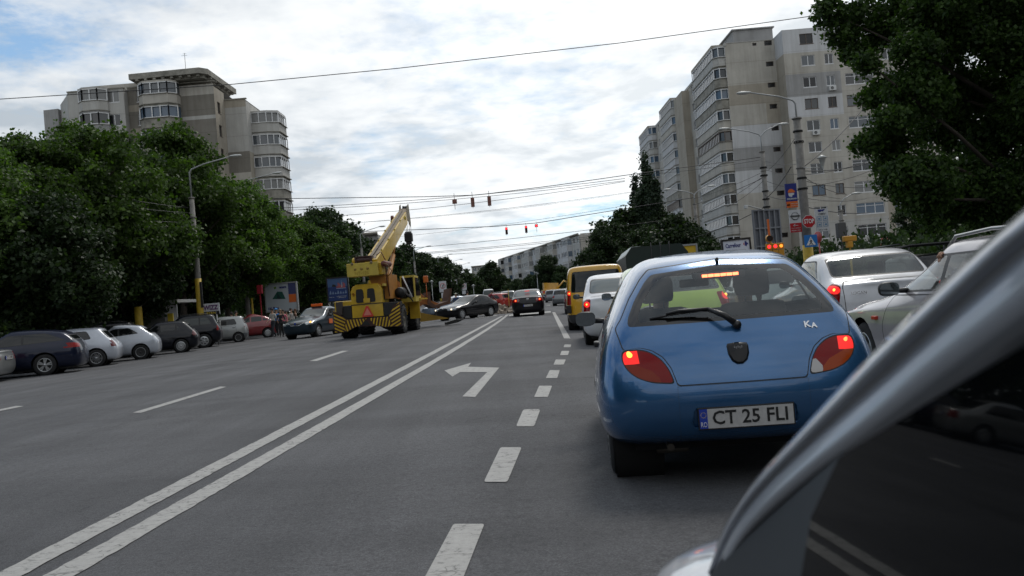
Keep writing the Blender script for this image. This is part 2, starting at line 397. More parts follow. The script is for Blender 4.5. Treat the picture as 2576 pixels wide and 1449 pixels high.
mark_poly([Z2(*p) for p in ((700, 748), (1560, 668), (1555, 640), (700, 716))], 'white stop line under the dark saloon')
mark_poly([Z2(*p) for p in ((0, 790), (470, 738), (430, 722), (0, 765))], 'white line under the black saloon at the rubble')
for q in (((1470, 525), (1550, 522), (1548, 514), (1475, 516)), ((1610, 515), (1690, 511), (1685, 504), (1620, 507)), ((960, 770), (1200, 758), (1190, 750), (960, 763))):
    mark_poly([Z2(*p) for p in q], 'faint white line fragment at the crossing')
mark_poly([Z1(*p) for p in ((1985, 308), (2040, 310), (2143, 184), (2010, 180), (2022, 163), (1908, 196), (1942, 222), (1975, 203), (2092, 203))], 'white left turn arrow painted on the asphalt')
for q in (((570, 377), (605, 378), (972, 266), (945, 265)), ((1328, 155), (1360, 155), (1495, 111), (1470, 111)), ((-60, 375), (-40, 378), (103, 349), (70, 348))):
    mark_poly([Z1(*p) for p in q], 'white lane dash in the oncoming lanes')
# ---------------------------------------------------------------- apartment blocks
def wallmat(name, c, v=.14):
    m = mat(name, c, .9, var=v, vscale=.5, bump=.15, bscale=8); t = m.node_tree; b = t.nodes['Principled BSDF']; src = b.inputs['Base Color'].links[0].from_socket
    g = t.nodes.new('ShaderNodeNewGeometry'); mp = t.nodes.new('ShaderNodeMapping'); mp.inputs['Scale'].default_value = (1.6, 1.6, .11); t.links.new(g.outputs['Position'], mp.inputs['Vector'])
    n = t.nodes.new('ShaderNodeTexNoise'); n.inputs['Scale'].default_value = 1.0; n.inputs['Detail'].default_value = 8; n.inputs['Roughness'].default_value = .7; t.links.new(mp.outputs[0], n.inputs['Vector'])
    r = t.nodes.new('ShaderNodeValToRGB'); r.color_ramp.elements[0].position = .34; r.color_ramp.elements[0].color = (.62, .60, .57, 1); r.color_ramp.elements[1].position = .56; r.color_ramp.elements[1].color = (1, 1, 1, 1); t.links.new(n.outputs['Fac'], r.inputs[0])
    x = t.nodes.new('ShaderNodeMix'); x.data_type = 'RGBA'; x.blend_type = 'MULTIPLY'; x.inputs[0].default_value = .5; t.links.new(src, x.inputs[6]); t.links.new(r.outputs[0], x.inputs[7])
    sp = t.nodes.new('ShaderNodeSeparateXYZ'); t.links.new(g.outputs['Position'], sp.inputs[0])          # joints between the storey panels
    d = t.nodes.new('ShaderNodeMath'); d.operation = 'MULTIPLY_ADD'; d.inputs[1].default_value = 1 / 2.6; d.inputs[2].default_value = .42; t.links.new(sp.outputs[2], d.inputs[0]); f = t.nodes.new('ShaderNodeMath'); f.operation = 'FRACT'; t.links.new(d.outputs[0], f.inputs[0])
    q = t.nodes.new('ShaderNodeValToRGB'); e = q.color_ramp.elements; e[0].position = 0; e[0].color = (.62, .6, .57, 1); e[1].position = .03; e[1].color = (1, 1, 1, 1); t.links.new(f.outputs[0], q.inputs[0])
    y = t.nodes.new('ShaderNodeMix'); y.data_type = 'RGBA'; y.blend_type = 'MULTIPLY'; y.inputs[0].default_value = .8; t.links.new(x.outputs[2], y.inputs[6]); t.links.new(q.outputs[0], y.inputs[7]); t.links.new(y.outputs[2], b.inputs['Base Color']); return m
W_BEIGE = wallmat('render_beige', (.42,.395,.35)); W_TAN = wallmat('render_tan', (.34,.305,.25)); W_GREY = wallmat('render_grey', (.30,.295,.29))
W_WHITE = wallmat('render_white', (.50,.50,.505), .07); W_DARK = wallmat('render_dark', (.19,.175,.15)); W_LIGHT = wallmat('render_light', (.42,.41,.385), .1)
W_STAIN = mat('concrete_stained', (.26,.245,.21), .92, var=.42, vscale=1.3, bump=.3)
WALLS = [W_BEIGE, W_TAN, W_GREY, W_WHITE, W_DARK, W_LIGHT, W_STAIN]
FRW = mat('window_frame_white', (.60, .60, .60), .5); FRB = mat('window_frame_brown', (.10, .075, .06), .6)
PANES = [mat('pane_dark', (.018, .020, .022), .05, spec=.8), mat('pane_grey', (.06, .07, .08), .08, spec=.8), mat('pane_blue', (.05, .085, .13), .06, spec=.8), mat('pane_curtain', (.17, .17, .165), .25, spec=.6), mat('pane_black', (.008, .008, .009), .2)]
ROOFD = mat('roof_felt', (.05, .05, .05), .9)
class Bld:
    def __init__(s, name, loc, label, cat='apartment block', group=None):
        s.root = empty(name, loc, 0, label, cat, group); s.L = Vector(loc)
    def part(s, name, b, m, parent=None, kind=None):
        o = link(name, b, m, parent or s.root); o.location = -s.L if not parent else (0, 0, 0)
        if kind: o['kind'] = kind
        return o
WM = {}
def win_mesh(w, h, n, fr, top=False):
    k = (round(w, 2), round(h, 2), n, fr.name, top)
    if k not in WM:
        t = .07; b = nb(); box(b, (0, -.03, 0), (w, .05, t)); box(b, (0, -.03, h - t), (w, .05, h)); box(b, (0, -.028, t), (t, .05, h - t)); box(b, (w - t, -.028, t), (w, .05, h - t))
        for i in range(1, n): x = w * i / n; box(b, (x - .045, -.026, t), (x + .045, .05, h - t))
        if top: box(b, (t, -.024, h * .70), (w - t, .04, h * .70 + .06))
        box(b, (-.06, -.14, -.07), (w + .06, .0, -.005))
        me = bpy.data.meshes.new('window'); b.to_mesh(me); b.free(); me.materials.append(fr)
        p = bpy.data.meshes.new('pane'); p.from_pydata([(t * .6, .02, t * .6), (w - t * .6, .02, t * .6), (w - t * .6, .02, h - t * .6), (t * .6, .02, h - t * .6)], [], [(0, 1, 2, 3)]); p.materials.append(None)
        WM[k] = (me, p)
    return WM[k]
def add_window(B, O, u, x0, x1, z0, z1, n=2, fr=None, pm=None, inset=.10, parent=None, top=False, name='window', panes=True):
    fr = fr or FRW; me, p = win_mesh(x1 - x0, z1 - z0, n, fr, top); nn = Vector((u.y, -u.x, 0))
    o = bpy.data.objects.new(name, me); COL.objects.link(o); o.parent = parent or B.root
    P = Vector((O[0] + u.x * x0, O[1] + u.y * x0, z0)) - nn * inset
    o.location = P if parent else P - B.L
    if parent: o.location = P
    o.rotation_euler = (0, 0, math.atan2(u.y, u.x))
    if panes:
        q = bpy.data.objects.new('pane', p); COL.objects.link(q); q.parent = o
        q.material_slots[0].link = 'OBJECT'; q.material_slots[0].material = pm or random.choices(PANES, [5, 3, 3, 2, 2])[0]
    return o
def wall(b, O, u, w, z0, z1, holes=(), mi=0, depth=.22, fn=None, cuts=((), ())):
    xs = sorted({0, w} | {h[0] for h in holes} | {h[1] for h in holes} | set(cuts[0])); zs = sorted({z0, z1} | {h[2] for h in holes} | {h[3] for h in holes} | set(cuts[1])); nn = Vector((u.y, -u.x, 0))
    def P(x, z, d=0): return Vector((O[0] + u.x * x - nn.x * d, O[1] + u.y * x - nn.y * d, z))
    for i in range(len(xs) - 1):
        for j in range(len(zs) - 1):
            cx, cz = (xs[i] + xs[i + 1]) / 2, (zs[j] + zs[j + 1]) / 2
            if any(h[0] < cx < h[1] and h[2] < cz < h[3] for h in holes): continue
            f = b.faces.new([b.verts.new(P(*q)) for q in ((xs[i], zs[j]), (xs[i + 1], zs[j]), (xs[i + 1], zs[j + 1]), (xs[i], zs[j + 1]))]); f.material_index = fn(cx, cz) if fn else mi
    for h in holes:
        c = [(h[0], h[2]), (h[1], h[2]), (h[1], h[3]), (h[0], h[3])]
        for k in range(4):
            a, d = c[k], c[(k + 1) % 4]
            f = b.faces.new([b.verts.new(q) for q in (P(*a), P(*a, depth), P(*d, depth), P(*d))]); f.material_index = fn((h[0] + h[1]) / 2, (h[2] + h[3]) / 2) if fn else mi
        f = b.faces.new([b.verts.new(P(*q, depth)) for q in c]); f.material_index = mi
def flat(b, pts, z, mi=0):
    f = b.faces.new([b.verts.new((x, y, z)) for x, y in pts]); f.material_index = mi
    if f.normal.z < 0: f.normal_flip()
X, Y_ = Vector((1, 0, 0)), Vector((0, 1, 0))
def balcony(B, cx0, cx1, cy0, cy1, zc, side, pm, mi, frame=FRW, open_=False, hw=1.28):
    """a box bay: parapet below, band of glazing above. The corner towards the street is chamfered"""
    z0, z1, z2, z3 = zc - 1.62, zc - .60, zc - .60 + hw, zc + .98
    ch = .55; s = side
    pts = [(cx1, cy0), (cx0 + s * ch * .0, cy0)] if False else None
    xo, xi = (cx0, cx1)                                # xo = outer face, xi = wall side
    poly = [(xi, cy0), (xo + (xi - xo) * .42, cy0), (xo, cy0 + ch), (xo, cy1 - ch), (xo + (xi - xo) * .42, cy1), (xi, cy1)]
    b = nb(); prism(b, poly, 'z', z0 + .0, z1, 0)
    sh = [(x, y) for x, y in poly]; cen = (xi, (cy0 + cy1) / 2)
    o1 = [(cen[0] + (x - cen[0]) * 1.06, cen[1] + (y - cen[1]) * 1.025) for x, y in poly]
    prism(b, o1, 'z', z0 - .09, z0 - .002, 1); prism(b, o1, 'z', z1 + .002, z1 + .05, 1); prism(b, poly, 'z', z2 + .03, z3 - .102, 0)
    o = B.part('balcony', b, [WALLS[mi], W_STAIN])
    # glazing as a sub-part, frame posts with a dark inside
    f = nb(); g = nb(); n = len(poly)
    ipoly = [(cen[0] + (x - cen[0]) * .93, cen[1] + (y - cen[1]) * .97) for x, y in poly]
    fs = prism(g, ipoly, 'z', z1 + .052, z2 + .028, 0)
    for i in range(n - 1):
        a, c = Vector((*poly[i], 0)), Vector((*poly[i + 1], 0)); L = (c - a).length; m = max(1, round(L / .85))
        for k in range(m + (1 if i == n - 2 else 0)):
            p = a.lerp(c, k / m); box(f, (p.x - .05, p.y - .05, z1 + .05), (p.x + .05, p.y + .05, z2 + .03))
        d = (c - a).normalized(); ang = Matrix.Rotation(math.atan2(d.y, d.x), 3, 'Z'); md = (a + c) / 2
        for zz in (z1 + .09, z2 - .03): box(f, (md.x - L / 2, md.y - .045, zz - .04), (md.x + L / 2, md.y + .045, zz + .04), rot=ang)
    q = B.part('glazing', f, frame, parent=o); q2 = B.part('pane', g, pm, parent=o)
    return o

# --- the tall block on the right -----------------------------------------------------------
pc = at(1822, 109.6, 105); XR = pc.x; TOPR = pc.z
pr = at(1985, 300, 102); XF = pr.x
B = Bld('apartment_building', (XR + 8, 118, 0), 'tall beige apartment block with stepped balcony stacks behind the advertising signs')
FZ = [2.95 + 2.6 * i for i in range(0, 11)]
z6z = lambda y: 1.16 + (701 - (31.5 + .434 * y)) * 105 / 2150
wE = XF - XR
def fnE(x, z):
    strip = x > wE * .73
    for y, a, c in ((430, 0, 0), (548, 1, 1), (668, 0, 1), (795, 3, 3), (930, 2, 2), (1062, 3, 2), (2200, 0, 0)):
        if z > z6z(y): return c if strip else a
    return 0
b = nb(); vents = []
for yv in (200, 322, 445, 570, 697, 820, 945, 1075, 1320):
    zc = z6z(yv); vents.append((wE * .80, wE * .80 + .95, zc - .3, zc + .3))
vents.append((wE * .56, wE * .56 + .5, z6z(200) - .2, z6z(200) + .15))
wall(b, (XR, 105), X, wE, 0, TOPR, vents, depth=.25, fn=fnE, cuts=((wE * .73,), [z6z(y) for y in (430, 548, 668, 795, 930, 1062)]))
for v in vents: add_window(B, (XR, 105), X, v[0], v[1], v[2], v[3], 1, FRB, PANES[4], .15)
# right facade, 3 m nearer
wR = 19.5; zt = 30.2
cols = [(2.06, 3.65, 2), (4.84, 5.87, 2), (7.1, 10.5, 3), (11.7, 13.1, 2), (15.2, 16.8, 2)]
holes = []; spec = []
for i in range(1, 11):
    for ci, (a, c, n) in enumerate(cols):
        hh = (.62, .62) if ci != 2 else (.70, .66)
        if ci == 2 and i == 10: a, c = 7.4, 9.0
        if ci > 2 and i > 9: continue
        h = (a, c, FZ[i] - hh[0], FZ[i] + hh[1]); holes.append(h); spec.append((h, n, i, ci))
def fnR(x, z):
    if z > 27.35: return 3
    if 19.6 < z < 22.1 and x < 6.6: return 3
    if 22.1 < z < 24.8: return 2 if x < 6.6 else 0
    if x > 10.9: return 1 if z < 12 else 0
    return 0 if z > 7 else 5
wall(b, (XF, 102), X, wR, 0, zt, holes, depth=.25, fn=fnR, cuts=((6.6, 10.9), (27.35, 19.6, 22.1, 24.8, 12, 7)))
for h, n, i, ci in spec:
    fr = FRB if (i, ci) in ((7, 0), (7, 1), (3, 0), (3, 1), (10, 0), (7, 2)) else FRW
    add_window(B, (XF, 102), X, *h, n, fr, None, .12, top=(ci == 2))
# sides, roof and the receding facade with its bays
wall(b, (XF, 105), Vector((0, -1, 0)), 3, 0, zt, fn=lambda x, z: 3 if z > 27.35 else 1, cuts=((), (27.35,)))
wall(b, (XF + wR, 102), Y_, 14, 0, zt, mi=0)
bays = [(105, 118), (133, 144), (155, 167)]
holesF = []; far = 168.0
for a, c in ((119.5, 131.5), (145, 154.5)):
    for i in range(1, 11):
        for yy, w_ in ((a + 1.2, 1.1), (a + 4.2, 1.4), (a + (c - a) - 2.2, 1.2)): holesF.append((far - yy - w_, far - yy, FZ[i] - .62, FZ[i] + .62))
def fnF(x, z):
    y = far - x
    if 126.5 < y < 133: return 1
    return 0 if (z % 7.8) > 2.6 else 5
wall(b, (XR, far), Vector((0, -1, 0)), far - 105, 0, TOPR - .3, holesF, depth=.2, fn=fnF, cuts=((far - 126.5, far - 133), [2.6 * k + .3 for k in range(1, 11)]))
for h in holesF: add_window(B, (XR, far), Vector((0, -1, 0)), *h, 2, FRW, None, .12)
for f in (((XR, 105), (XF, 105), (XF, 168), (XR, 168)), ): flat(b, f, TOPR - .3, 2)
flat(b, ((XF, 102), (XF + wR, 102), (XF + wR, 116), (XF, 116)), zt, 2)
# beige stair tower standing proud between the bays, parapets, attic
box(b, (XR - 1.1, 126.5, 0), (XR + .02, 132.6, TOPR - .6), 1)
box(b, (XR - .06, 104.94, TOPR - .30), (XR + .24, 168, TOPR + .05), 5); box(b, (XR + .24, 104.94, TOPR - .02), (XF + .01, 105.24, TOPR + .05), 5)
for a, c in bays: box(b, (XR - 1.5, a + .5, TOPR - .35), (XR - .07, c - .5, TOPR + .02), 1)
B.part('wall', b, WALLS)
b = nb(); box(b, (XR + 1.6, 106.5, TOPR - .3), (XF + .4, 125, TOPR + 1.9)); box(b, (XR + 1.4, 106.3, TOPR + 1.9), (XF + .6, 125.2, TOPR + 2.05)); box(b, (XR + 3, 132, TOPR - .3), (XR + 12, 150, TOPR + 2.0)); B.part('roof', b, W_GREY)
for k, (a, c) in enumerate(bays):
    for i in range(1, 11):
        balcony(B, XR - 1.45, XR - .005, a + .15, c - .15, FZ[i], -1, random.choices(PANES, [4, 4, 2, 2, 0])[0], random.choice([0, 5, 0, 3, 6] if k else [0, 5, 6, 0]), FRW if random.random() < .85 else FRB)
# outdoor units
for cx, cz in ((3.0, FZ[6] - .95), (12.2, 3.3), (14.6, 3.2), (5.4, FZ[8] - 1.0)):
    q = nb(); box(q, (XF + cx - .42, 101.62, cz - .28), (XF + cx + .42, 101.99, cz + .28), 0, .03); lathe(q, [(.20, 101.615), (.02, 101.615)], 'y', 14, (XF + cx - .08, 0, cz), mi=1)
    B.part('air_conditioner', q, [mat('unit_white', (.50, .50, .49), .5), PANES[0]])
# shop row at the foot of the block
q = nb(); box(q, (XF - 2, 96, 0), (XF + 17, 101.9, 3.0)); SH = Bld('shop_row', (XF + 6, 98, 0), 'low row of shops with red fascia boards at the foot of the tall block', 'shops'); SH.part('wall', q, mat('shop_wall', (.05, .045, .045), .8))
RED = mat('fascia_red', (.42, .015, .02), .5); 
for a, c, m in ((0, 3.2, RED), (3.3, 4.4, WHITE_ := mat('fascia_white', (.5, .5, .5), .5)), (4.5, 9.0, RED), (15.3, 17, mat('brick_red', (.16, .04, .03), .8, var=.3))):
    q = nb(); box(q, (XF - 2 + a, 95.85, 2.2), (XF - 2 + c, 95.99, 3.1)); SH.part('fascia', q, m)
q = nb(); box(q, (XF + 13.4, 95.9, 0), (XF + 17.3, 98, 5.0)); SH.part('wall', q, mat('brick_red', (.16, .04, .03), .8, var=.3))

# --- the block behind the trees on the left --------------------------------------------------
def xat(px, py, Y): return at(px, py, Y).x
z1p = lambda x, y: (x * .3039, 125.8 + y * .3039)
def XL(x, y, Y): return at(*z1p(x, y), Y).x
def ZL(x, y, Y): return at(*z1p(x, y), Y).z
B = Bld('apartment_building', (-40, 100, 0), 'grey concrete apartment tower with overhanging roof slab above the leafy trees', 'apartment block')
b = nb(); rows = [27.0 - 2.65 * k for k in range(8)]
xa0, xa1, xb1, xc1 = XL(560, 420, 95), XL(1028, 420, 95), XL(1492, 420, 96), XL(1775, 420, 96)
zA = ZL(800, 335, 95); zB = ZL(1250, 300, 96); zC = ZL(1600, 290, 96)
hs = []; sp = []
for k, z in enumerate(rows):
    h = (xa1 - xa0 - 2.0 * .96, xa1 - xa0 - .55, z - .70, z + .62); hs.append(h)
wall(b, (xa0, 95), X, xa1 - xa0, 0, zA, hs, fn=lambda x, z: 5 if z > 19 else 2)
for h in hs: add_window(B, (xa0, 95), X, *h, 2, FRB if random.random() < .4 else FRW, None, .12)
ld = XL(498, 440, 99.0); dv = Vector((xa0 - ld, 95 - 99.0, 0)); wall(b, (ld, 99.0), dv.normalized(), dv.length, 0, zA - .2, mi=5)
hs = [(1.0, 2.25, z - .62, z + .62) for z in rows] + [(xb1 - xa1 - 1.15, xb1 - xa1 - .35, z - .62, z + .50) for z in rows]
def fnB(x, z):
    for r_ in rows:
        if abs(z - r_) < .95 and x < 3.4: return 4
    return 1 if x < 3.4 else 0
wall(b, (xa1, 96), X, xb1 - xa1, 0, zB, hs, fn=fnB, cuts=((3.4,), [r_ + s * .95 for r_ in rows for s in (-1, 1)]))
for h in hs: add_window(B, (xa1, 96), X, *h, 2 if h[1] - h[0] > 1 else 1, FRW, None, .12)
zr = [ZL(1640, y, 96) for y in (372, 545, 575, 745)]
def fnC(x, z):
    if z > zr[0]: return 0
    if z > zr[1]: return 4
    if z > zr[2]: return 5
    return 4 if (zr[2] - z) % 2.9 < 2.5 else 5
wall(b, (xb1, 96), X, xc1 - xb1, 0, zC, fn=fnC, cuts=((), zr))
sh = []
for z in (ZL(1815, 490, 98), ZL(1825, 680, 98), ZL(1825, 680, 98) - 2.7): sh.append((.9, 1.9, z - .65, z + .65))
wall(b, (xc1, 96), Y_, 3.4, 0, zC - .3, sh, mi=1); [add_window(B, (xc1, 96), Y_, *h, 1, FRB, PANES[0], .12) for h in sh]
wall(b, (xa1, 95), Y_, 1.0, 0, zA, mi=5)
# right wing, a little lower and further back
xf0 = xc1; xf1 = XL(2032, 420, 99.4); zF = ZL(1940, 412, 99.4)
zf = [ZL(1940, y, 99.4) for y in (475, 665, 845, 1020)]
wall(b, (xf0, 99.4), X, xf1 - xf0, 0, zF, fn=lambda x, z: 1 if z > zf[0] else (5 if z > zf[2] else (4 if z > zf[3] else 0)), cuts=((), zf))
fw = [24.6 - 2.65 * k for k in range(8)]
sh = [(2.0, 2.9, z - .5, z + .6) for z in fw]
wall(b, (xf1, 99.4), Y_, 10, 0, zF - .2, sh, fn=lambda x, z: 5 if z > zf[2] else 1, cuts=((), (zf[2],))); [add_window(B, (xf1, 99.4), Y_, *h, 1, FRB, PANES[0], .12) for h in sh]
flat(b, ((xa0, 95), (xa1, 95), (xa1, 108), (xa0, 108)), zA, 2); flat(b, ((xa1, 96), (xc1, 96), (xc1, 108), (xa1, 108)), zC - .2, 2); flat(b, ((xf0, 99.4), (xf1, 99.4), (xf1, 110), (xf0, 110)), zF - .1, 2)
xs0 = XL(745, 300, 97); box(b, (xs0, 97, zA - 2), (xa1 + 2, 104, ZL(900, 290, 97)), 0)
# parapet copings
for (x0, x1, yy, z) in ((xa0, xa1, 95, zA), (xa1, xc1, 96, zB - .02), (xf0 + .01, xf1, 99.4, zF)): box(b, (x0 - .02, yy - .10, z), (x1 + .10, yy + .22, z + .13), 6)
B.part('wall', b, WALLS)
def ngbay(x0, x1, yf, yb, z, mi, nwin=4, frame=FRW, low=1.0):
    """bay on a front wall: slanted cheeks, parapet and a glazed band"""
    c = .75; poly = [(x0, yb), (x0 + .01, yf + c), (x0 + c, yf), (x1 - c, yf), (x1 - .01, yf + c), (x1, yb)]
    b = nb(); prism(b, poly, 'z', z - 1.62, z - .62, 0); prism(b, poly, 'z', z + .72, z + .93, 0)
    o1 = [((x0 + x1) / 2 + (x - (x0 + x1) / 2) * 1.04, yb + (y - yb) * 1.08) for x, y in poly]; prism(b, o1, 'z', z - 1.71, z - 1.622, 1); prism(b, o1, 'z', z - .618, z - .57, 1)
    o = B.part('balcony', b, [WALLS[mi], W_STAIN]); f = nb(); g = nb()
    ip = [((x0 + x1) / 2 + (x - (x0 + x1) / 2) * .97, yb + (y - yb) * .92) for x, y in poly]; prism(g, ip, 'z', z - .568, z + .718, 0)
    for i in range(1, 4):
        a, c2 = Vector((*poly[i], 0)), Vector((*poly[i + 1], 0)); L = (c2 - a).length; m = max(1, round(L / .8))
        for k in range(m + 1): p = a.lerp(c2, k / m); box(f, (p.x - .055, p.y - .05, z - .57), (p.x + .055, p.y + .05, z + .72))
        d = (c2 - a).normalized(); ang = Matrix.Rotation(math.atan2(d.y, d.x), 3, 'Z'); md = (a + c2) / 2
        for zz in (z - .52, z + .67): box(f, (md.x - L / 2, md.y - .045, zz - .04), (md.x + L / 2, md.y + .045, zz + .04), rot=ang)
    B.part('glazing', f, frame, parent=o); B.part('pane', g, random.choice(PANES[:4]), parent=o)
for k, z in enumerate(rows[:6]):
    ngbay(XL(640, 420, 94.4), XL(880, 420, 94.4), 93.9, 94.99, z, 5 if k < 1 else 2)
    ngbay(XL(1132, 420, 94.4), XL(1452, 420, 94.4), 94.2, 95.99, z + .25, 6 if k else 0)
for k, z in enumerate(fw[:7]):
    x0, x1 = xf1 + .01, xf1 + 3.1; balcony(B, x1, x0, 101.0, 105.5, z, 1, random.choice(PANES[:4]), 5 if k < 3 else 6)
b = nb(); pl = at(322, 190, 94.5); sx0, sx1 = pl.x, at(516, 170, 94.5).x; sz = at(516, 170, 94.5).z
prof = [(sx0, 94.6), (sx1 - .6, 94.2), (sx1 + .1, 95.0), (sx1 + .2, 104.5), (sx0, 104.5)]
prism(b, prof, 'z', sz - .62, sz, 0); prism(b, [(sx0 + .7, 95.2), (sx1 - .4, 95.0), (sx1 - .4, 104), (sx0 + .7, 104)], 'z', sz - .95, sz - .622, 0)
for k in range(8): x = sx0 + .9 + k * (sx1 - sx0 - 1.8) / 7; box(b, (x - .15, 94.5, sz - .85), (x + .15, 95.3, sz - .64), 0)
for k in range(6): y = 96.2 + k * 1.5; box(b, (sx1 - .5, y - .15, sz - .85), (sx1 + .05, y + .15, sz - .64), 0)
B.part('roof', b, [W_STAIN]); b = nb(); box(b, (sx0 + 2.1, 97.0, zB - 2), (sx1 - .9, 103.5, sz - .94), 0); B.part('wall', b, W_TAN)
b = nb(); p = at(467, 172, 97); tube(b, [(p.x, 97, sz), (p.x - .0, 97, sz + 2.6)], .025, 6); tube(b, [(p.x - .4, 97, sz + 2.3), (p.x + .3, 97, sz + 2.3)], .015, 5); tube(b, [(p.x - .2, 97, sz + 2.5), (p.x + .2, 97, sz + 2.5)], .015, 5); B.part('aerial', b, BLACK_ := mat('aerial_metal', (.05, .05, .05), .5))
b = nb(); p = at(196, 225, 97); tube(b, [(p.x, 97, zA), (p.x, 97, zA + .9)], .07, 8); B.part('vent_pipe', b, W_LIGHT)
b = nb(); prism(b, [(ld - 2.2, 99.5), (ld - 1.8, 98.6), (ld - .01, 98.4), (ld - .01, 101)], 'z', 0, ZL(450, 490, 98.5)); B.part('wall', b, W_GREY)

# --- long five storey block far down the street, and the ones beyond -------------------------
def simple_block(name, p0, p1, depth, H, floors, ncol, mis, label, bays=(), win=True, holesize=(1.5, 1.35), z0=0, cat='apartment block'):
    B = Bld(name, (*(p0[:2]), 0), label, cat); u = Vector((p1[0] - p0[0], p1[1] - p0[1], 0)); w = u.length; u.normalize(); nn = Vector((u.y, -u.x, 0)); fl = H / floors
    b = nb(); hs = []
    for i in range(floors):
        for j in range(ncol):
            x = (j + .5) * w / ncol
            if any(a < x < c for a, c in bays): continue
            hs.append((x - holesize[0] / 2, x + holesize[0] / 2, z0 + fl * i + 1.0, z0 + fl * i + 1.0 + holesize[1]))
    cut = [w * k / 7 for k in range(1, 7)]
    wall(b, p0, u, w, 0, H, hs, fn=lambda x, z: mis[int(x / w * 7) % len(mis)], cuts=(cut, ()))
    q0 = (p0[0] - nn.x * depth, p0[1] - nn.y * depth); q1 = (p1[0] - nn.x * depth, p1[1] - nn.y * depth)
    wall(b, q0, -nn * -1 if False else nn, depth, 0, H, mi=mis[0]); wall(b, p1, -nn, depth, 0, H, mi=mis[-1]); flat(b, (p0, p1, q1, q0), H, 2)
    c0 = Vector((*p0, 0)) + nn * .25; c1 = Vector((*p1, 0)) + nn * .25; tube(b, [(c0.x, c0.y, H + .1), (c1.x, c1.y, H + .1)], .28, 4, mi=4)
    B.part('wall', b, WALLS)
    for h in hs: add_window(B, p0, u, *h, 2, FRW, None, .1, panes=win)
    for a, c in bays:
        for i in range(1, floors):
            zb_ = z0 + fl * i
            P = [Vector((*p0, 0)) + u * x + nn * d for x, d in ((a, .005), (a + .3, 1.1), (c - .3, 1.1), (c, .005))]
            g = nb(); prism(g, [(p.x, p.y) for p in P], 'z', zb_ - .05, zb_ + 1.0, 0); prism(g, [(p.x, p.y) for p in P], 'z', zb_ + 2.3, zb_ + fl - .06, 0); o = B.part('balcony', g, WALLS[random.choice((5, 0, 2, 3))])
            g = nb(); prism(g, [(p.x - nn.x * .1, p.y - nn.y * .1) for p in P], 'z', zb_ + 1.0, zb_ + 2.3, 0); B.part('pane', g, random.choice(PANES[:4]), parent=o)
            f = nb(); m = 4
            for k in range(m + 1): p = P[1].lerp(P[2], k / m); box(f, (p.x - .07, p.y - .07, zb_ + 1.0), (p.x + .07, p.y + .07, zb_ + 2.3))
            for zz in (1.02, 2.28): tube(f, [(P[1].x, P[1].y, zb_ + zz), (P[2].x, P[2].y, zb_ + zz)], .06, 4)
            B.part('glazing', f, FRW, parent=o)
    return B
p0 = at(1256, 655, 304); p1 = at(1456, 590, 200); H = p1.z
lab = 'long pale five storey apartment block receding far down the street'
B = simple_block('apartment_building', (p0.x, p0.y), (p1.x, p1.y), 12, H, 5, 34, [2, 3, 5, 3, 6, 3, 5], lab, bays=[(3, 8), (16, 22), (31, 37), (48, 54), (63, 69), (78, 84), (93, 99)])
b = nb(); e = at(1545, 580, 199.5); hs = [(3.5 + 7 * k, 5.2 + 7 * k, 2.8 * i + 1.2, 2.8 * i + 2.5) for k in range(2) for i in range(5)]
def fnW(x, z): return 1 if any(h[0] < x < h[1] and z < h[2] and z > h[2] - 1.2 for h in hs) else 0
wall(b, (p1.x + .3, 199.6), X, e.x - p1.x, 0, H + .2, hs, fn=lambda x, z: 0); 
for h in hs:
    box(b, (p1.x + .3 + h[0], 199.52, h[2] - 1.0), (p1.x + .3 + h[1], 199.59, h[2] - .05), 7); add_window(B, (p1.x + .3, 199.6), X, *h, 2, FRW, None, .1)
B.part('wall', b, WALLS + [mat('panel_ochre', (.42, .27, .10), .8)])
q0 = at(1186, 674, 330); q1 = at(1236, 667, 326)
simple_block('apartment_building', (q0.x, q0.y), (q1.x + 2, q1.y), 12, q1.z, 5, 4, [0, 5], 'small beige block with a brown balcony where the street ends', bays=[(4.5, 7)])
q0 = at(1090, 652, 240); q1 = at(1116, 650, 262)
simple_block('apartment_building', (q0.x - 16, q0.y), (q1.x, q0.y), 10, at(1100, 652, 240).z, 4, 5, [2], 'grey block top edge above the far left trees')
q0 = at(880, 590, 128); q1 = at(946, 600, 128)
simple_block('apartment_building', (q0.x - 6, 130), (q1.x, 130), 16, at(905, 590, 128).z, 4, 6, [2, 5], 'grey flat block with a parapet showing left of the crane boom', bays=[(5, 8)])
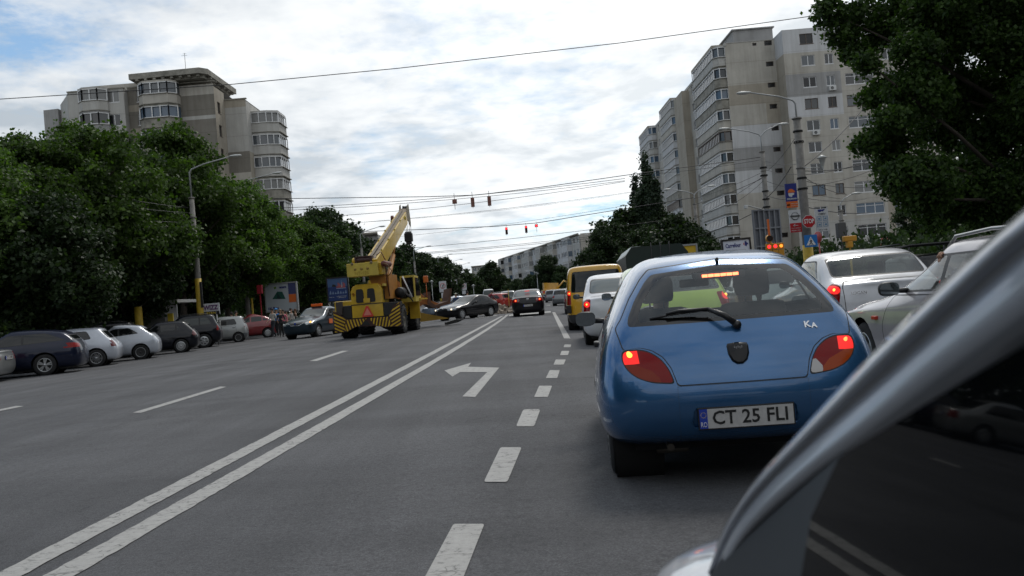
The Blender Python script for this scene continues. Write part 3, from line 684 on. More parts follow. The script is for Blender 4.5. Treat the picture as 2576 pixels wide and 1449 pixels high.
# ---------------------------------------------------------------- trees
def leaf_mat(name, c0, c1, tr=.35):
    m = bpy.data.materials.new(name); m.use_nodes = True; t = m.node_tree; t.nodes.clear()
    a = t.nodes.new('ShaderNodeAttribute'); a.attribute_name = 'tone'
    r = t.nodes.new('ShaderNodeValToRGB'); r.color_ramp.elements[0].color = (*c0, 1); r.color_ramp.elements[1].color = (*c1, 1); t.links.new(a.outputs['Fac'], r.inputs[0])
    oi = t.nodes.new('ShaderNodeObjectInfo'); h = t.nodes.new('ShaderNodeHueSaturation'); mm = t.nodes.new('ShaderNodeMath'); mm.operation = 'MULTIPLY_ADD'; mm.inputs[1].default_value = .5; mm.inputs[2].default_value = .75
    t.links.new(oi.outputs['Random'], mm.inputs[0]); t.links.new(mm.outputs[0], h.inputs['Value']); t.links.new(r.outputs[0], h.inputs['Color'])
    p = t.nodes.new('ShaderNodeBsdfPrincipled'); p.inputs['Roughness'].default_value = .55; p.inputs['Specular IOR Level'].default_value = .22; t.links.new(h.outputs[0], p.inputs['Base Color'])
    s = t.nodes.new('ShaderNodeBsdfTranslucent'); mu = t.nodes.new('ShaderNodeMix'); mu.data_type = 'RGBA'; mu.blend_type = 'MULTIPLY'; mu.inputs[0].default_value = 1; mu.inputs[7].default_value = (1.5, 1.9, .6, 1); t.links.new(h.outputs[0], mu.inputs[6]); t.links.new(mu.outputs[2], s.inputs[0])
    x = t.nodes.new('ShaderNodeMixShader'); x.inputs[0].default_value = tr; o = t.nodes.new('ShaderNodeOutputMaterial'); t.links.new(p.outputs[0], x.inputs[1]); t.links.new(s.outputs[0], x.inputs[2]); t.links.new(x.outputs[0], o.inputs[0]); return m
LEAF_A = leaf_mat('leaf_maple', (.014, .032, .010), (.090, .145, .034), .33); LEAF_B = leaf_mat('leaf_dark', (.008, .018, .008), (.036, .060, .020), .2); LEAF_C = leaf_mat('leaf_poplar', (.009, .018, .010), (.026, .044, .020), .12); LEAF_D = leaf_mat('leaf_near', (.011, .025, .009), (.062, .108, .024), .33)
BARK = mat('bark', (.055, .045, .036), .95, var=.4, vscale=6, bump=.6)
def leaves_mesh(name, lobes, ntw, nlf, size, spread, m, seed, up=.35):
    """lobes: list of (centre, radius, squash). Twigs stand on each lobe's shell and carry a small fan of leaves each"""
    rg = np.random.default_rng(seed); P = []; Nn = []; T = []
    for (c, r, sq) in lobes:
        k = max(6, int(ntw * (r ** 1.6))); d = rg.normal(size=(k, 3)); d /= np.linalg.norm(d, axis=1)[:, None]
        rad = r * (1 - .42 * rg.random(k) ** 1.6) * (1 + .16 * rg.normal(size=k)); tw = np.array(c) + d * rad[:, None] * np.array((1, 1, sq))
        lt = rg.random(k)
        q = np.repeat(tw, nlf, 0) + rg.normal(size=(k * nlf, 3)) * spread; P.append(q)
        n = np.repeat(d, nlf, 0) * .6 + rg.normal(size=(k * nlf, 3)) * .75 + np.array((0, 0, up)); Nn.append(n)
        T.append(np.clip(np.repeat(lt, nlf) * .55 + rg.random(k * nlf) * .5, 0, 1))
    P = np.concatenate(P); Nn = np.concatenate(Nn); T = np.concatenate(T); n = len(P); Nn /= np.linalg.norm(Nn, axis=1)[:, None]
    ref = rg.normal(size=(n, 3)); U = np.cross(Nn, ref); U /= np.linalg.norm(U, axis=1)[:, None]; V = np.cross(Nn, U)
    s = (size * (.6 + .8 * rg.random(n)))[:, None]
    v = np.stack([P - U * s * .5, P - V * s * .38 + Nn * s * .10, P + U * s * .5, P + V * s * .38 + Nn * s * .10], 1).reshape(-1, 3)
    me = bpy.data.meshes.new(name); me.vertices.add(n * 4); me.vertices.foreach_set('co', v.ravel()); me.loops.add(n * 4); me.loops.foreach_set('vertex_index', np.arange(n * 4))
    me.polygons.add(n); me.polygons.foreach_set('loop_start', np.arange(n) * 4); me.polygons.foreach_set('loop_total', np.full(n, 4)); me.update(calc_edges=True)
    at_ = me.attributes.new('tone', 'FLOAT', 'FACE'); at_.data.foreach_set('value', T.astype(np.float32)); me.materials.append(m); return me
def crown_lobes(rad, h, n, seed, z0, shape='round'):
    rg = random.Random(seed); L = []
    for i in range(n):
        for _ in range(50):
            x, y, z = rg.uniform(-1, 1), rg.uniform(-1, 1), rg.uniform(-1, 1); d = math.sqrt(x * x + y * y + z * z)
            if .35 < d < .98: break
        k = 1 - .35 * max(z, 0) if shape == 'round' else 1
        r = rg.uniform(.16, .30) * rad * (1.15 - .35 * d)
        L.append(((x * rad * k * .92, y * rad * k * .92, z0 + h / 2 + z * h / 2 * .92), r, .8))
    for i in range(n):                                   # outlying tufts that break up the outline
        a, e = rg.uniform(0, 6.283), rg.uniform(-.5, 1.5); q = rg.uniform(.95, 1.12); x, y, z = math.cos(a) * math.cos(e), math.sin(a) * math.cos(e), math.sin(e)
        k = 1 - .30 * max(z, 0); L.append(((x * rad * k * q, y * rad * k * q, z0 + h / 2 + z * h / 2 * q), rg.uniform(.10, .17) * rad, rg.choice((.7, 1.2))))
    return L
def trunk_mesh(h0, lobes, r0, seed):
    b = nb(); rg = random.Random(seed); top = max(l[0][2] for l in lobes)
    tube(b, [(0, 0, -.5), (.05, .02, h0 * .5), (rg.uniform(-.2, .2), rg.uniform(-.2, .2), h0), (rg.uniform(-.4, .4), rg.uniform(-.3, .3), (h0 + top) / 2), (rg.uniform(-.4, .4), rg.uniform(-.4, .4), top - .3)], [r0 * 1.25, r0, r0 * .85, r0 * .45, r0 * .08], 8)
    for l in lobes[::2]:
        c = Vector(l[0]); z = min(max(h0 * .8, c.z - (abs(c.x) + abs(c.y)) * .55), top - .6); tube(b, [(0, 0, z), tuple(c * .5 + Vector((0, 0, z)) * .5 + Vector((0, 0, .2))), tuple(c)], [r0 * .33, r0 * .2, r0 * .06], 5)
    me = bpy.data.meshes.new('trunk'); b.to_mesh(me); b.free(); me.materials.append(BARK); return me
def tree_kind(rad, h, n, seed, z0, ntw, nlf, size, spread, m, r0=.22):
    lb = crown_lobes(rad, h, n, seed, z0); return leaves_mesh('crown', lb, ntw, nlf, size, spread, m, seed), trunk_mesh(z0 + .6, lb, r0, seed)
K = [tree_kind(4.7, 9.0, 54, 11, 2.1, 84, 12, .20, .17, LEAF_A), tree_kind(4.2, 9.8, 50, 12, 2.0, 84, 12, .20, .17, LEAF_A), tree_kind(4.0, 8.0, 46, 13, 1.8, 66, 11, .26, .20, LEAF_B), tree_kind(3.6, 7.4, 40, 14, 2.0, 34, 9, .42, .28, LEAF_B, .18), tree_kind(4.6, 8.0, 44, 15, 1.6, 34, 9, .45, .30, LEAF_B, .2)]
def tree(k, x, y, sc, rot, label, group, name='leafy_tree', zs=1):
    r = empty(name, (x, y, -.2), rot, label, 'tree', group); r.scale = (sc, sc, sc * zs)
    c = link('crown', K[k][0], None, r); c['kind'] = 'stuff'; link('trunk', K[k][1], None, r); return r
def tree_px(k, px, Y, top, label, group, base=None, rot=None, name='leafy_tree', zs=1):
    p = at(px, top, Y); hk = {0: 12.3, 1: 13.0, 2: 10.8, 3: 10.4, 4: 10.8}[k]; sc = (p.z + .2) / hk / zs
    return tree(k, p.x, Y, sc, rot if rot is not None else random.uniform(0, 360), label, group, name, zs)
GL = 'leafy trees along the pavement behind the parked cars'
tree_px(0, -120, 33, 330, 'nearest leafy tree, half cut off at the left edge of the view', GL, rot=20)
tree_px(1, 35, 40, 330, 'tall leafy tree rising at far left above the silver saloon', GL, rot=100)
tree_px(2, 115, 33, 480, 'lower darker tree in front, above the white hatchback', GL, rot=210)
tree_px(0, 205, 44, 292, 'tallest maple tree left of the concrete tower bays', GL, rot=310)
tree_px(2, 300, 46, 500, 'dark round tree right above the black hatchback', GL, rot=70)
tree_px(1, 425, 54, 305, 'tall maple tree just left of the first lamp post', GL, rot=150)
tree_px(0, 545, 60, 425, 'maple tree just right of the first lamp post', GL, rot=250)
tree_px(2, 480, 56, 600, 'dark low tree behind the first lamp post', GL, rot=33)
tree_px(1, 645, 68, 508, 'bright green maple beside the white price billboard', GL, rot=10, zs=.85)
tree_px(0, 745, 72, 545, 'maple with pale leaf tips above the taxi', GL, rot=190, zs=.85)
tree_px(2, 0, 45, 400, 'dark tree filling the gap at the far left', GL, rot=140)
tree_px(1, 605, 66, 480, 'maple between the first lamp post and the price billboard', GL, rot=77)
tree_px(2, 690, 74, 600, 'dark tree above the roof of the red car', GL, rot=177)
GF = 'trees along the left side further down the street'
for px, Y, top, k, lab in ((800, 88, 520, 2, 'dark tree with a pointed top left of the crane'), (868, 98, 560, 3, 'tree right behind the yellow counterweight'), (905, 92, 640, 4, 'low dark tree left of the crane boom foot'), (985, 112, 625, 3, 'tree behind the hanging crane hook'),
                      (1020, 128, 612, 2, 'tree just left of the second tall lamp post'), (1068, 140, 640, 4, 'tree between two tall lamp posts'), (1110, 158, 645, 2, 'rounded tree right of the third lamp post'), (1152, 185, 665, 3, 'narrow dark tree by the distant lamp posts'), (1185, 215, 690, 4, 'low tree below the small beige block'),
                      (940, 84, 690, 2, 'dark tree directly behind the crane'), (1000, 100, 700, 4, 'low bushy tree behind the loader'), (760, 78, 640, 2, 'dark tree behind the blue sea poster')):
    tree_px(k, px, Y, top, lab, GF, rot=px * 7 % 360)
GC = 'dark trees below the long five storey block'
for px, Y, top, k, lab in ((1232, 250, 658, 3, 'tree in front of the gap between the far blocks'), (1262, 255, 690, 4, 'low tree at the left end of the long block'), (1300, 215, 700, 2, 'dark tree below the bays of the long block'), (1335, 200, 690, 4, 'wide low tree mid way along the long block'), (1376, 190, 640, 2, 'tallest tree in front of the long block'),
                      (1412, 185, 668, 3, 'tree beside the tall tree of the long block'), (1280, 240, 712, 4, 'low dark hedge tree far down the street'), (1205, 240, 708, 4, 'dark tree at the far end of the street'), (1438, 170, 700, 4, 'low tree left of the yellow van roof')):
    tree_px(k, px, Y, top, lab, GC, rot=px * 5 % 360)
GR = 'trees in front of the tall beige block'
for px, Y, top, k, lab in ((1528, 82, 560, 2, 'tree left of the poplars beside the street lamp'), (1560, 92, 525, 3, 'light tree leaning left of the tall poplars'), (1500, 120, 612, 4, 'low tree behind the yellow van'), (1625, 78, 566, 2, 'dark tree at the foot of the poplars'), (1690, 72, 540, 4, 'wide dark tree above the green truck cover'),
                      (1742, 70, 572, 2, 'dark round tree left of the back of the hoarding'), (1655, 90, 530, 2, 'tree hiding the lower balconies of the tall block'), (1770, 66, 600, 4, 'low bush tree left of the supermarket sign')):
    tree_px(k, px, Y, top, lab, GR, rot=px * 3 % 360)
for px, Y, top, k, lab in ((2360, 70, 430, 2, 'dark tree behind the silver estate roof rail'), (2470, 60, 380, 4, 'dark tree right of the silver estate roof rail'), (2600, 55, 350, 2, 'dark tree at the right edge behind the pillar'), (2290, 85, 560, 4, 'low tree at the end of the shop row')):
    tree_px(k, px, Y, top, lab, GR, rot=px * 3 % 360)
# slim poplars
def poplar(px, Y, top, w, seed, label):
    p = at(px, top, Y); h = p.z; lb = []; rg = random.Random(seed)
    for i in range(34):
        t = i / 33; ww = w * (math.sin(math.pi * min(1, t * .95 + .12)) ** .7) * (1 - .35 * t); lb.append(((rg.uniform(-.5, .5) * ww, rg.uniform(-.5, .5) * ww, 1.5 + t * (h - 2.0)), ww * .52 + .25, 1.5))
    r = empty('poplar_tree', (p.x, Y, -.2), 0, label, 'tree', 'slim dark poplars')
    c = link('crown', leaves_mesh('crown', lb, 70, 9, .26, .18, LEAF_C, seed), None, r); c['kind'] = 'stuff'; b = nb(); tube(b, [(0, 0, -.5), (0, 0, h * .5), (0, 0, h - .8)], [.28, .15, .03], 7); link('trunk', b, BARK, r)
poplar(1618, 92, 376, 2.1, 31, 'taller of the two slim poplars beside the tall block'); poplar(1596, 96, 430, 1.5, 32, 'shorter poplar left of the taller one'); poplar(1646, 90, 440, 1.5, 33, 'poplar on the right touching the balconies')
# big tree on the right, close by: several drooping boughs of larger leaves
rt = Vector((15.0, 24.0)); lobes = []
def lobe_px(px, py, Y, r, sq=.8): p = at(px, py, Y); lobes.append(((p.x - rt.x, p.y - rt.y, p.z), r, sq))
rg = random.Random(5)
for px, py, r in ((2085, 30, .42), (2120, 90, .38), (2160, 40, .5), (2210, 95, .42), (2150, 130, .34), (2250, 40, .6), (2185, 160, .30), (2320, 60, .7), (2215, 225, .35), (2190, 250, .26), (2260, 220, .5), (2240, 300, .4), (2210, 345, .38), (2180, 365, .30), (2250, 360, .5), (2240, 410, .42),
                  (2290, 440, .5), (2250, 450, .38), (2330, 500, .5), (2380, 540, .42), (2420, 480, .6), (2300, 130, .6), (2470, 540, .42), (2340, 560, .22), (2520, 500, .5)):
    lobe_px(px, py, 23 + rg.uniform(-1.2, 1.5), r)
for i in range(62): lobe_px(rg.uniform(2290, 2760), rg.uniform(-130, 470), 24 + rg.uniform(-2, 3), rg.uniform(.55, 1.0))
for i in range(16): lobe_px(rg.uniform(2440, 2760), rg.uniform(430, 590), 24 + rg.uniform(-1, 2), rg.uniform(.45, .8))
for i in range(14): lobe_px(rg.uniform(2060, 2700), rg.uniform(-200, -20), 24 + rg.uniform(-2, 3), rg.uniform(.5, .9))
r = empty('leafy_tree', (rt.x, rt.y, -.2), 0, 'big dark tree overhanging the top right, close above the silver estate car', 'tree')
c = link('crown', leaves_mesh('crown', [((a[0], a[1], a[2] + .2), q, s) for a, q, s in lobes], 330, 14, .115, .095, LEAF_D, 77, .3), None, r); c['kind'] = 'stuff'; link('trunk', trunk_mesh(3.0, [((a[0], a[1], a[2] + .2), q, s) for a, q, s in lobes[::3]], .26, 9), None, r)
# hedge and undergrowth in the deep shade
hb = [((x, rg.uniform(-.5, .5), rg.uniform(.3, 1.3)), rg.uniform(.5, .8), .9) for x in [i * .8 for i in range(-40, 41)]]
hm = leaves_mesh('hedge', hb, 40, 9, .20, .15, LEAF_B, 91)
for (x, y, rot, sx, lab) in ((-29, 60, 90, 1.3, 'dark green hedge behind the kiosk and the billboards'), (-33, 78, 90, 1.6, 'second dark hedge further back under the trees'), (24, 74, 90, .9, 'hedge along the foot of the tall beige block')):
    o = link('hedge', hm, None, None, (x, y, -.1)); o.rotation_euler = (0, 0, R(rot)); o.scale = (sx, 1.5, 2.0); tag(o, lab, 'hedge')
# ---------------------------------------------------------------- vehicles: shared pieces
GLASS = mat('car_glass', (.008, .009, .010), .03, spec=.5)
GLASS_G = mat('car_glass_green', (.022, .030, .028), .03, spec=.5)
CLEAR = see_through('clear_glass', (.88, .92, .91))
CLEAR2 = see_through('clear_glass_dim', (.55, .60, .59))
BLACK = mat('black_plastic', (.012, .012, .013), .45)
RUBBER = mat('rubber_trim', (.008, .008, .008), .6)
TYRE = mat('tyre_rubber', (.016, .016, .017), .85, var=.35, vscale=9, bump=.3)
RIMS = mat('rim_silver', (.42, .43, .44), .32, metal=.75)
RIMD = mat('rim_dark', (.02, .02, .02), .6)
STEEL = mat('rim_steel', (.035, .035, .036), .5, metal=.3)
UNDER = mat('underbody', (.010, .010, .010), .9)
CHROME = mat('chrome', (.62, .62, .63), .14, metal=1)
REDL = mat('lamp_red', (.23, .003, .003), .12, spec=.25)
REDD = mat('lamp_red_dark', (.12, .006, .008), .12, coat=1)
REDON = mat('lamp_red_lit', (.35, .005, .005), .2, emit=(1, .012, .006), estr=.75)
HOT = mat('lamp_bulb_lit', (.9, .3, .05), .3, emit=(1, .36, .05), estr=2.6)
HOTR = mat('lamp_bulb_red', (.9, .1, .05), .3, emit=(1, .22, .05), estr=2.4)
AMBER = mat('lamp_amber', (.36, .05, .003), .15, spec=.25)
WHITEL = mat('lamp_white', (.42, .40, .39), .18, coat=1)
HEADL = mat('headlamp_glass', (.40, .42, .44), .08, metal=.3, coat=1)
HEADON = mat('headlamp_lit', (.9, .8, .6), .3, emit=(1, .80, .50), estr=2.2)
PLATE = mat('plate_white', (.50, .49, .48), .5, var=.12, vscale=30)
PBLUE = mat('plate_blue', (.015, .05, .38), .4)
PINK = mat('print_black', (.012, .012, .012), .5)
WHITE = mat('print_white', (.72, .72, .72), .5)
YELS = mat('print_yellow', (.75, .55, .05), .5)
MIRR = mat('mirror_face', (.25, .28, .30), .04, metal=.9)
SEATC = mat('seat_cloth', (.022, .024, .026), .9)

WC = {}
def wheel_meshes(r, w, style):
    k = (round(r, 3), round(w, 3), style)
    if k in WC: return WC[k]
    b = nb()
    prof = [(r * .60, -w / 2 + .015), (r * .66, -w / 2 + .004), (r * .80, -w / 2), (r * .93, -w / 2 + .008), (r * .985, -w / 2 + .022)]
    n = 5
    for i in range(n):                                         # tread ribs with grooves between them
        a = -w / 2 + .022 + (w - .044) * i / n; c = a + (w - .044) / n
        prof += [(r, a + .004), (r, c - .006), (r - .009, c - .004), (r - .009, c)]
    prof += [(r, w / 2 - .026), (r * .985, w / 2 - .022), (r * .93, w / 2 - .008), (r * .80, w / 2), (r * .66, w / 2 - .004), (r * .60, w / 2 - .015)]
    lathe(b, prof, 'x', 36); me = bpy.data.meshes.new('tyre'); b.to_mesh(me); b.free(); me.materials.append(TYRE)
    b = nb(); rr = r * .66
    lathe(b, [(rr, w / 2 - .006), (rr * .97, w / 2 - .002), (rr * .92, w / 2 - .012), (rr * .88, w / 2 - .05), (rr * .5, w / 2 - .07), (0.001, w / 2 - .07)], 'x', 28, mi=1)
    lathe(b, [(rr * .99, w / 2 - .004), (rr * .965, w / 2 + .002), (rr * .90, w / 2 - .010), (rr * .885, w / 2 - .03)], 'x', 28, mi=0)
    def spoke(a, w0, w1, r0=.12, r1=.95, dx=0):
        ca, sa = math.cos(a), math.sin(a); P = []
        for rad, ww in ((rr * r0, w0), (rr * r1, w1)):
            for s in (-1, 1):
                u, v = rad * ca - s * ww / 2 * sa, rad * sa + s * ww / 2 * ca; P.append((u, v))
        x1 = w / 2 - .012 + dx; x0 = x1 - .025
        q = [b.verts.new((x1 + (.006 if i < 2 else 0), p[0], p[1])) for i, p in enumerate(P)] + [b.verts.new((x0, p[0] * 1, p[1])) for p in P]
        for f in ((0, 1, 3, 2), (0, 2, 6, 4), (1, 5, 7, 3), (4, 6, 7, 5)): b.faces.new([q[i] for i in f]).material_index = 0
    if style == 'five':
        for i in range(5):
            a = 2 * math.pi * i / 5 + .3; spoke(a - .17, .035, .045); spoke(a + .17, .035, .045); spoke(a, .05, .02, .1, .5)
    elif style == 'mesh':
        for i in range(7):
            a = 2 * math.pi * i / 7; spoke(a - .12, .014, .018); spoke(a + .2, .014, .018)
        for i in range(7): spoke(2 * math.pi * (i + .5) / 7 + .1, .012, .012, .4, .7)
    elif style == 'cover':
        lathe(b, [(rr * .93, w / 2 - .004), (rr * .80, w / 2 + .006), (rr * .45, w / 2 - .004), (.001, w / 2 + .004)], 'x', 28, mi=0)
        for i in range(18):
            a = 2 * math.pi * i / 18; ca, sa = math.cos(a), math.sin(a); x = w / 2 + .0085; P = []
            for rad, ww in ((rr * .62, .020), (rr * .82, .030)):
                for s in (-1, 1): P.append(b.verts.new((x - (.004 if rad < rr * .7 else 0), rad * ca - s * ww / 2 * sa, rad * sa + s * ww / 2 * ca)))
            b.faces.new((P[0], P[1], P[3], P[2])).material_index = 1
    elif style == 'holes':
        lathe(b, [(rr * .93, w / 2 - .004), (rr * .84, w / 2 + .006), (rr * .40, w / 2 - .004), (.001, w / 2 + .004)], 'x', 28, mi=0)
        for i in range(6):
            a = 2 * math.pi * i / 6; ca, sa = math.cos(a), math.sin(a); P = []
            for t in range(10):
                u, v = rr * .62 + .034 * math.cos(t * .628) , .042 * math.sin(t * .628); P.append(b.verts.new((w / 2 + .007, u * ca - v * sa, u * sa + v * ca)))
            b.faces.new(P).material_index = 1
    elif style == 'eight':
        lathe(b, [(rr * .93, w / 2 - .004), (rr * .5, w / 2 + .002), (.001, w / 2 + .006)], 'x', 28, mi=0)
        for i in range(8):
            a = 2 * math.pi * i / 8; ca, sa = math.cos(a), math.sin(a); P = []
            for t in range(8):
                u, v = rr * .70 + .030 * math.cos(t * .785), .022 * math.sin(t * .785); P.append(b.verts.new((w / 2 + .005, u * ca - v * sa, u * sa + v * ca)))
            b.faces.new(P).material_index = 1
    else:   # plain steel
        lathe(b, [(rr * .93, w / 2 - .02), (rr * .6, w / 2 - .012), (rr * .35, w / 2 - .03), (.001, w / 2 - .02)], 'x', 28, mi=2)
    lathe(b, [(rr * .2, w / 2 - .01), (rr * .19, w / 2 + .004), (.001, w / 2 + .010)], 'x', 16, mi=0 if style != 'steel' else 2)
    m2 = bpy.data.meshes.new('rim'); b.to_mesh(m2); b.free()
    for q in (RIMS, RIMD, STEEL): m2.materials.append(q)
    WC[k] = (me, m2); return WC[k]
def add_wheel(root, x, y, r, w, style, steer=0):
    ty, ri = wheel_meshes(r, w, style)
    o = link('wheel', ty, None, root, (x, y, r)); s = 1 if x > 0 else -1
    o.rotation_euler = (random.uniform(0, 6), 0, (0 if s > 0 else math.pi) + R(steer))
    link('rim', ri, None, o); return o
def add_plate(root, txt, x, y, z, rot=0, tilt=0, w=.52, h=.11, detail=False):
    """plate facing -y (rot 0) or +y (rot 180)"""
    b = nb(); box(b, (-w / 2 - .008, .0, -h / 2 - .008), (w / 2 + .008, .012, h / 2 + .008), 0, .003); box(b, (-w / 2 + .045, -.003, -h / 2), (w / 2, .003, h / 2), 1); box(b, (-w / 2, -.003, -h / 2), (-w / 2 + .045, .003, h / 2), 2)
    o = link('number_plate', b, [BLACK, PLATE, PBLUE], root, (x, y, z)); o.rotation_euler = (R(tilt), 0, R(rot))
    text(txt, h * .68, PINK, o, (.022, -.0045, 0), name='plate_lettering', width=w * .80, bold=.0016, extrude=.001)
    if detail:
        text('RO', h * .26, WHITE, o, (-w / 2 + .0225, -.0045, -h * .30), name='plate_lettering', width=.034, extrude=.001)
        b = nb()
        for k in range(12):
            a = k * math.pi / 6; P = []
            for q in range(10):
                rr = .0032 if q % 2 == 0 else .0014; t = q * math.pi / 5
                P.append(b.verts.new((-w / 2 + .0225 + .015 * math.cos(a) + rr * math.sin(t), -.004, h * .20 + .015 * math.sin(a) + rr * math.cos(t))))
            b.faces.new(P)
        link('plate_stars', b, YELS, o)
    return o
def add_mirror(root, x, y, z, side, col, sc=1.0, roundish=False):
    b = nb(); box(b, (0, -.05 * sc, -.075 * sc), (.19 * sc, .07 * sc, .075 * sc)); 
    for v in b.verts:
        if v.co.y > 0: v.co.z *= .72; v.co.x = .095 * sc + (v.co.x - .095 * sc) * .72
    b = subsurf_crease(b, 2); 
    for v in b.verts: v.co.x += .05 * sc
    tube(b, [(-.06 * sc, .02, -.03), (.09 * sc, .01, -.02)], .022 * sc, 8)
    if side < 0:
        for v in b.verts: v.co.x *= -1
        bmesh.ops.reverse_faces(b, faces=b.faces)
    o = link('side_mirror', b, col, root, (x, y, z), smooth=True)
    b = nb(); P = round_poly([(-.082, -.055), (.082, -.055), (.082, .055), (-.082, .055)], .045, 4)
    b.faces.new([b.verts.new(((p[0] + .145) * sc * side, -.052 * sc, p[1] * sc)) for p in P]); link('mirror_glass', b, MIRR, o)
    return o
def subsurf_crease(b, lv, cr=.25):
    cl = b.edges.layers.float.get('crease_edge') or b.edges.layers.float.new('crease_edge')
    for e in b.edges: e[cl] = cr
    return subsurf(b, lv)

COLS = (-1, -.62, 0, .62, 1)
def lattice(st, crown=.025, b0=.07, b1=.09, lv=2):
    b = nb(); N, n = len(st), len(st[0]); V = {}
    for i in range(N):
        for k in range(n):
            y, z, w = st[i][k]
            for c in range(5):
                if 0 < c < 4 and 0 < i < N - 1 and 0 < k < n - 1: continue
                v = COLS[c]; q = 1 - v * v; yy, zz = y, z
                if i == 0: yy -= b0 * q
                if i == N - 1: yy += b1 * q
                if k == n - 1: zz += crown * q
                V[i, k, c] = b.verts.new((v * w, yy, zz))
    F = b.faces.new
    for i in range(N - 1):
        for k in range(n - 1):
            for c in (0, 4): F((V[i, k, c], V[i + 1, k, c], V[i + 1, k + 1, c], V[i, k + 1, c]))
        for c in range(4):
            for k in (0, n - 1): F((V[i, k, c], V[i, k, c + 1], V[i + 1, k, c + 1], V[i + 1, k, c]))
    for i in (0, N - 1):
        for k in range(n - 1):
            for c in range(4): F((V[i, k, c], V[i, k, c + 1], V[i, k + 1, c + 1], V[i, k + 1, c]))
    bmesh.ops.recalc_face_normals(b, faces=b.faces); return subsurf(b, lv)

def stations(P):
    W, H = P['W'] / 2, P['H']; y0, y1 = -P['ro'], P['wb'] + P['fo']; zb, zh, zc = P['zb'], P['zh'], P['zh'] + .05
    lo, wt = P['lo'], P['wt'] * W
    def low(y, f=1.0, inset=0, zl=None):
        s = 1 if y > 1 else -1
        return [(y - s * inset * 1.6, lo, W * .82 * f), (y - s * inset * .5, lo + .09, W * .965 * f), (y, .50 * zb + .03, W * f), (y - s * inset * .2, zb - .16, W * .985 * f)]
    def coll(y, z, f=1.0, yy=None): yy = y if yy is None else yy; return [(yy, z - .085, W * .955 * f), (yy, z - .025, W * .88 * f), (yy, z, W * .76 * f)]
    def top(y, z, yb=None, f=1.0, ky=0): return [(yb, zb, W * .945), (y + ky, z - .10, (wt + .05) * f), (y, z, wt * f * .93)]
    S = []
    if P['kind'] == 'sedan':
        zd = P['zdeck']; S += [low(y0, .88, .08) + coll(y0 + .06, zd - .035, .90), low(y0 + .26, .975) + coll(y0 + .26, zd, .97), low(P['ytb']) + coll(P['ytb'], zd + .02)]
        yb = (P['ytb'] + P['yrr']) / 2 + .1; S.append(low(yb) + top(P['yrr'], H - .035, yb))
    else:
        ytb, yrr = P['ytb'], P['yrr']
        S.append(low(y0, .90, .07) + [(ytb, P['ztb'], W * .87), (yrr + (ytb - yrr) * .12 - .02, H - .15, wt + .005), (yrr, H - .035 - P.get('rdrop', 0), wt * .88)])
        S.append(low(y0 + .28, .985) + [(max(ytb + .22, y0 + .3), zb, W * .93), (yrr + .22, H - .12 - P.get('rdrop', 0) * .5, wt + .035), (yrr + .22, H - .015 - P.get('rdrop', 0) * .5, wt * .92)])
        S.append(low(.35) + top(max(.45, yrr + .6), H, .5))
    ym = (P['yrr'] + P['yrf']) / 2 + .15
    if P['kind'] == 'sedan': S.append(low(max(ym, .9)) + top(ym, H + .005, ym))
    else: S.append(low(max(1.0, ym)) + top(max(1.0, ym), H + .005, max(1.0, ym)))
    S.append(low(P['yrf'] + .12) + top(P['yrf'], H - .05, P['yrf'] + .12, .97))
    S.append(low(P['yc'] - .02) + coll(P['yc'], zc, 1.0))
    yh = (P['yc'] + y1) / 2 + .05
    S.append(low(yh) + coll(yh, zh + .01, .99)); S.append(low(y1 - .24, .955) + coll(y1 - .26, zh - P['hdrop'] * .55, .94)); S.append(low(y1, .80, .09) + coll(y1 - .06, zh - P['hdrop'], .84))
    return S
DEF = dict(kind='hatch', W=1.72, H=1.45, wb=2.5, ro=.72, fo=.80, r=.305, rw=.19, zb=.92, zh=.86, hdrop=.16, lo=.20, wt=.76, zdeck=.98, rims='cover',
           lit=False, heads=False, plate=None, fplate=None, pill=[], dlo=None, trim='body', glass=GLASS, rwin=None, tail=None, head=None, doors=[], mir=True, mirc=BLACK, detail=True, rails=None, seams=True, seewin=False)
def clipy(poly, a, c):
    def cl(P, v, keep):
        out = []
        for i in range(len(P)):
            p, q = P[i - 1], P[i]; ip, iq = keep(p[0], v), keep(q[0], v)
            if ip != iq: t = (v - p[0]) / (q[0] - p[0]); out.append((v, p[1] + t * (q[1] - p[1])))
            if iq: out.append(q)
        return out
    P = cl(poly, a, lambda x, v: x >= v); return cl(P, c, lambda x, v: x <= v) if P else P
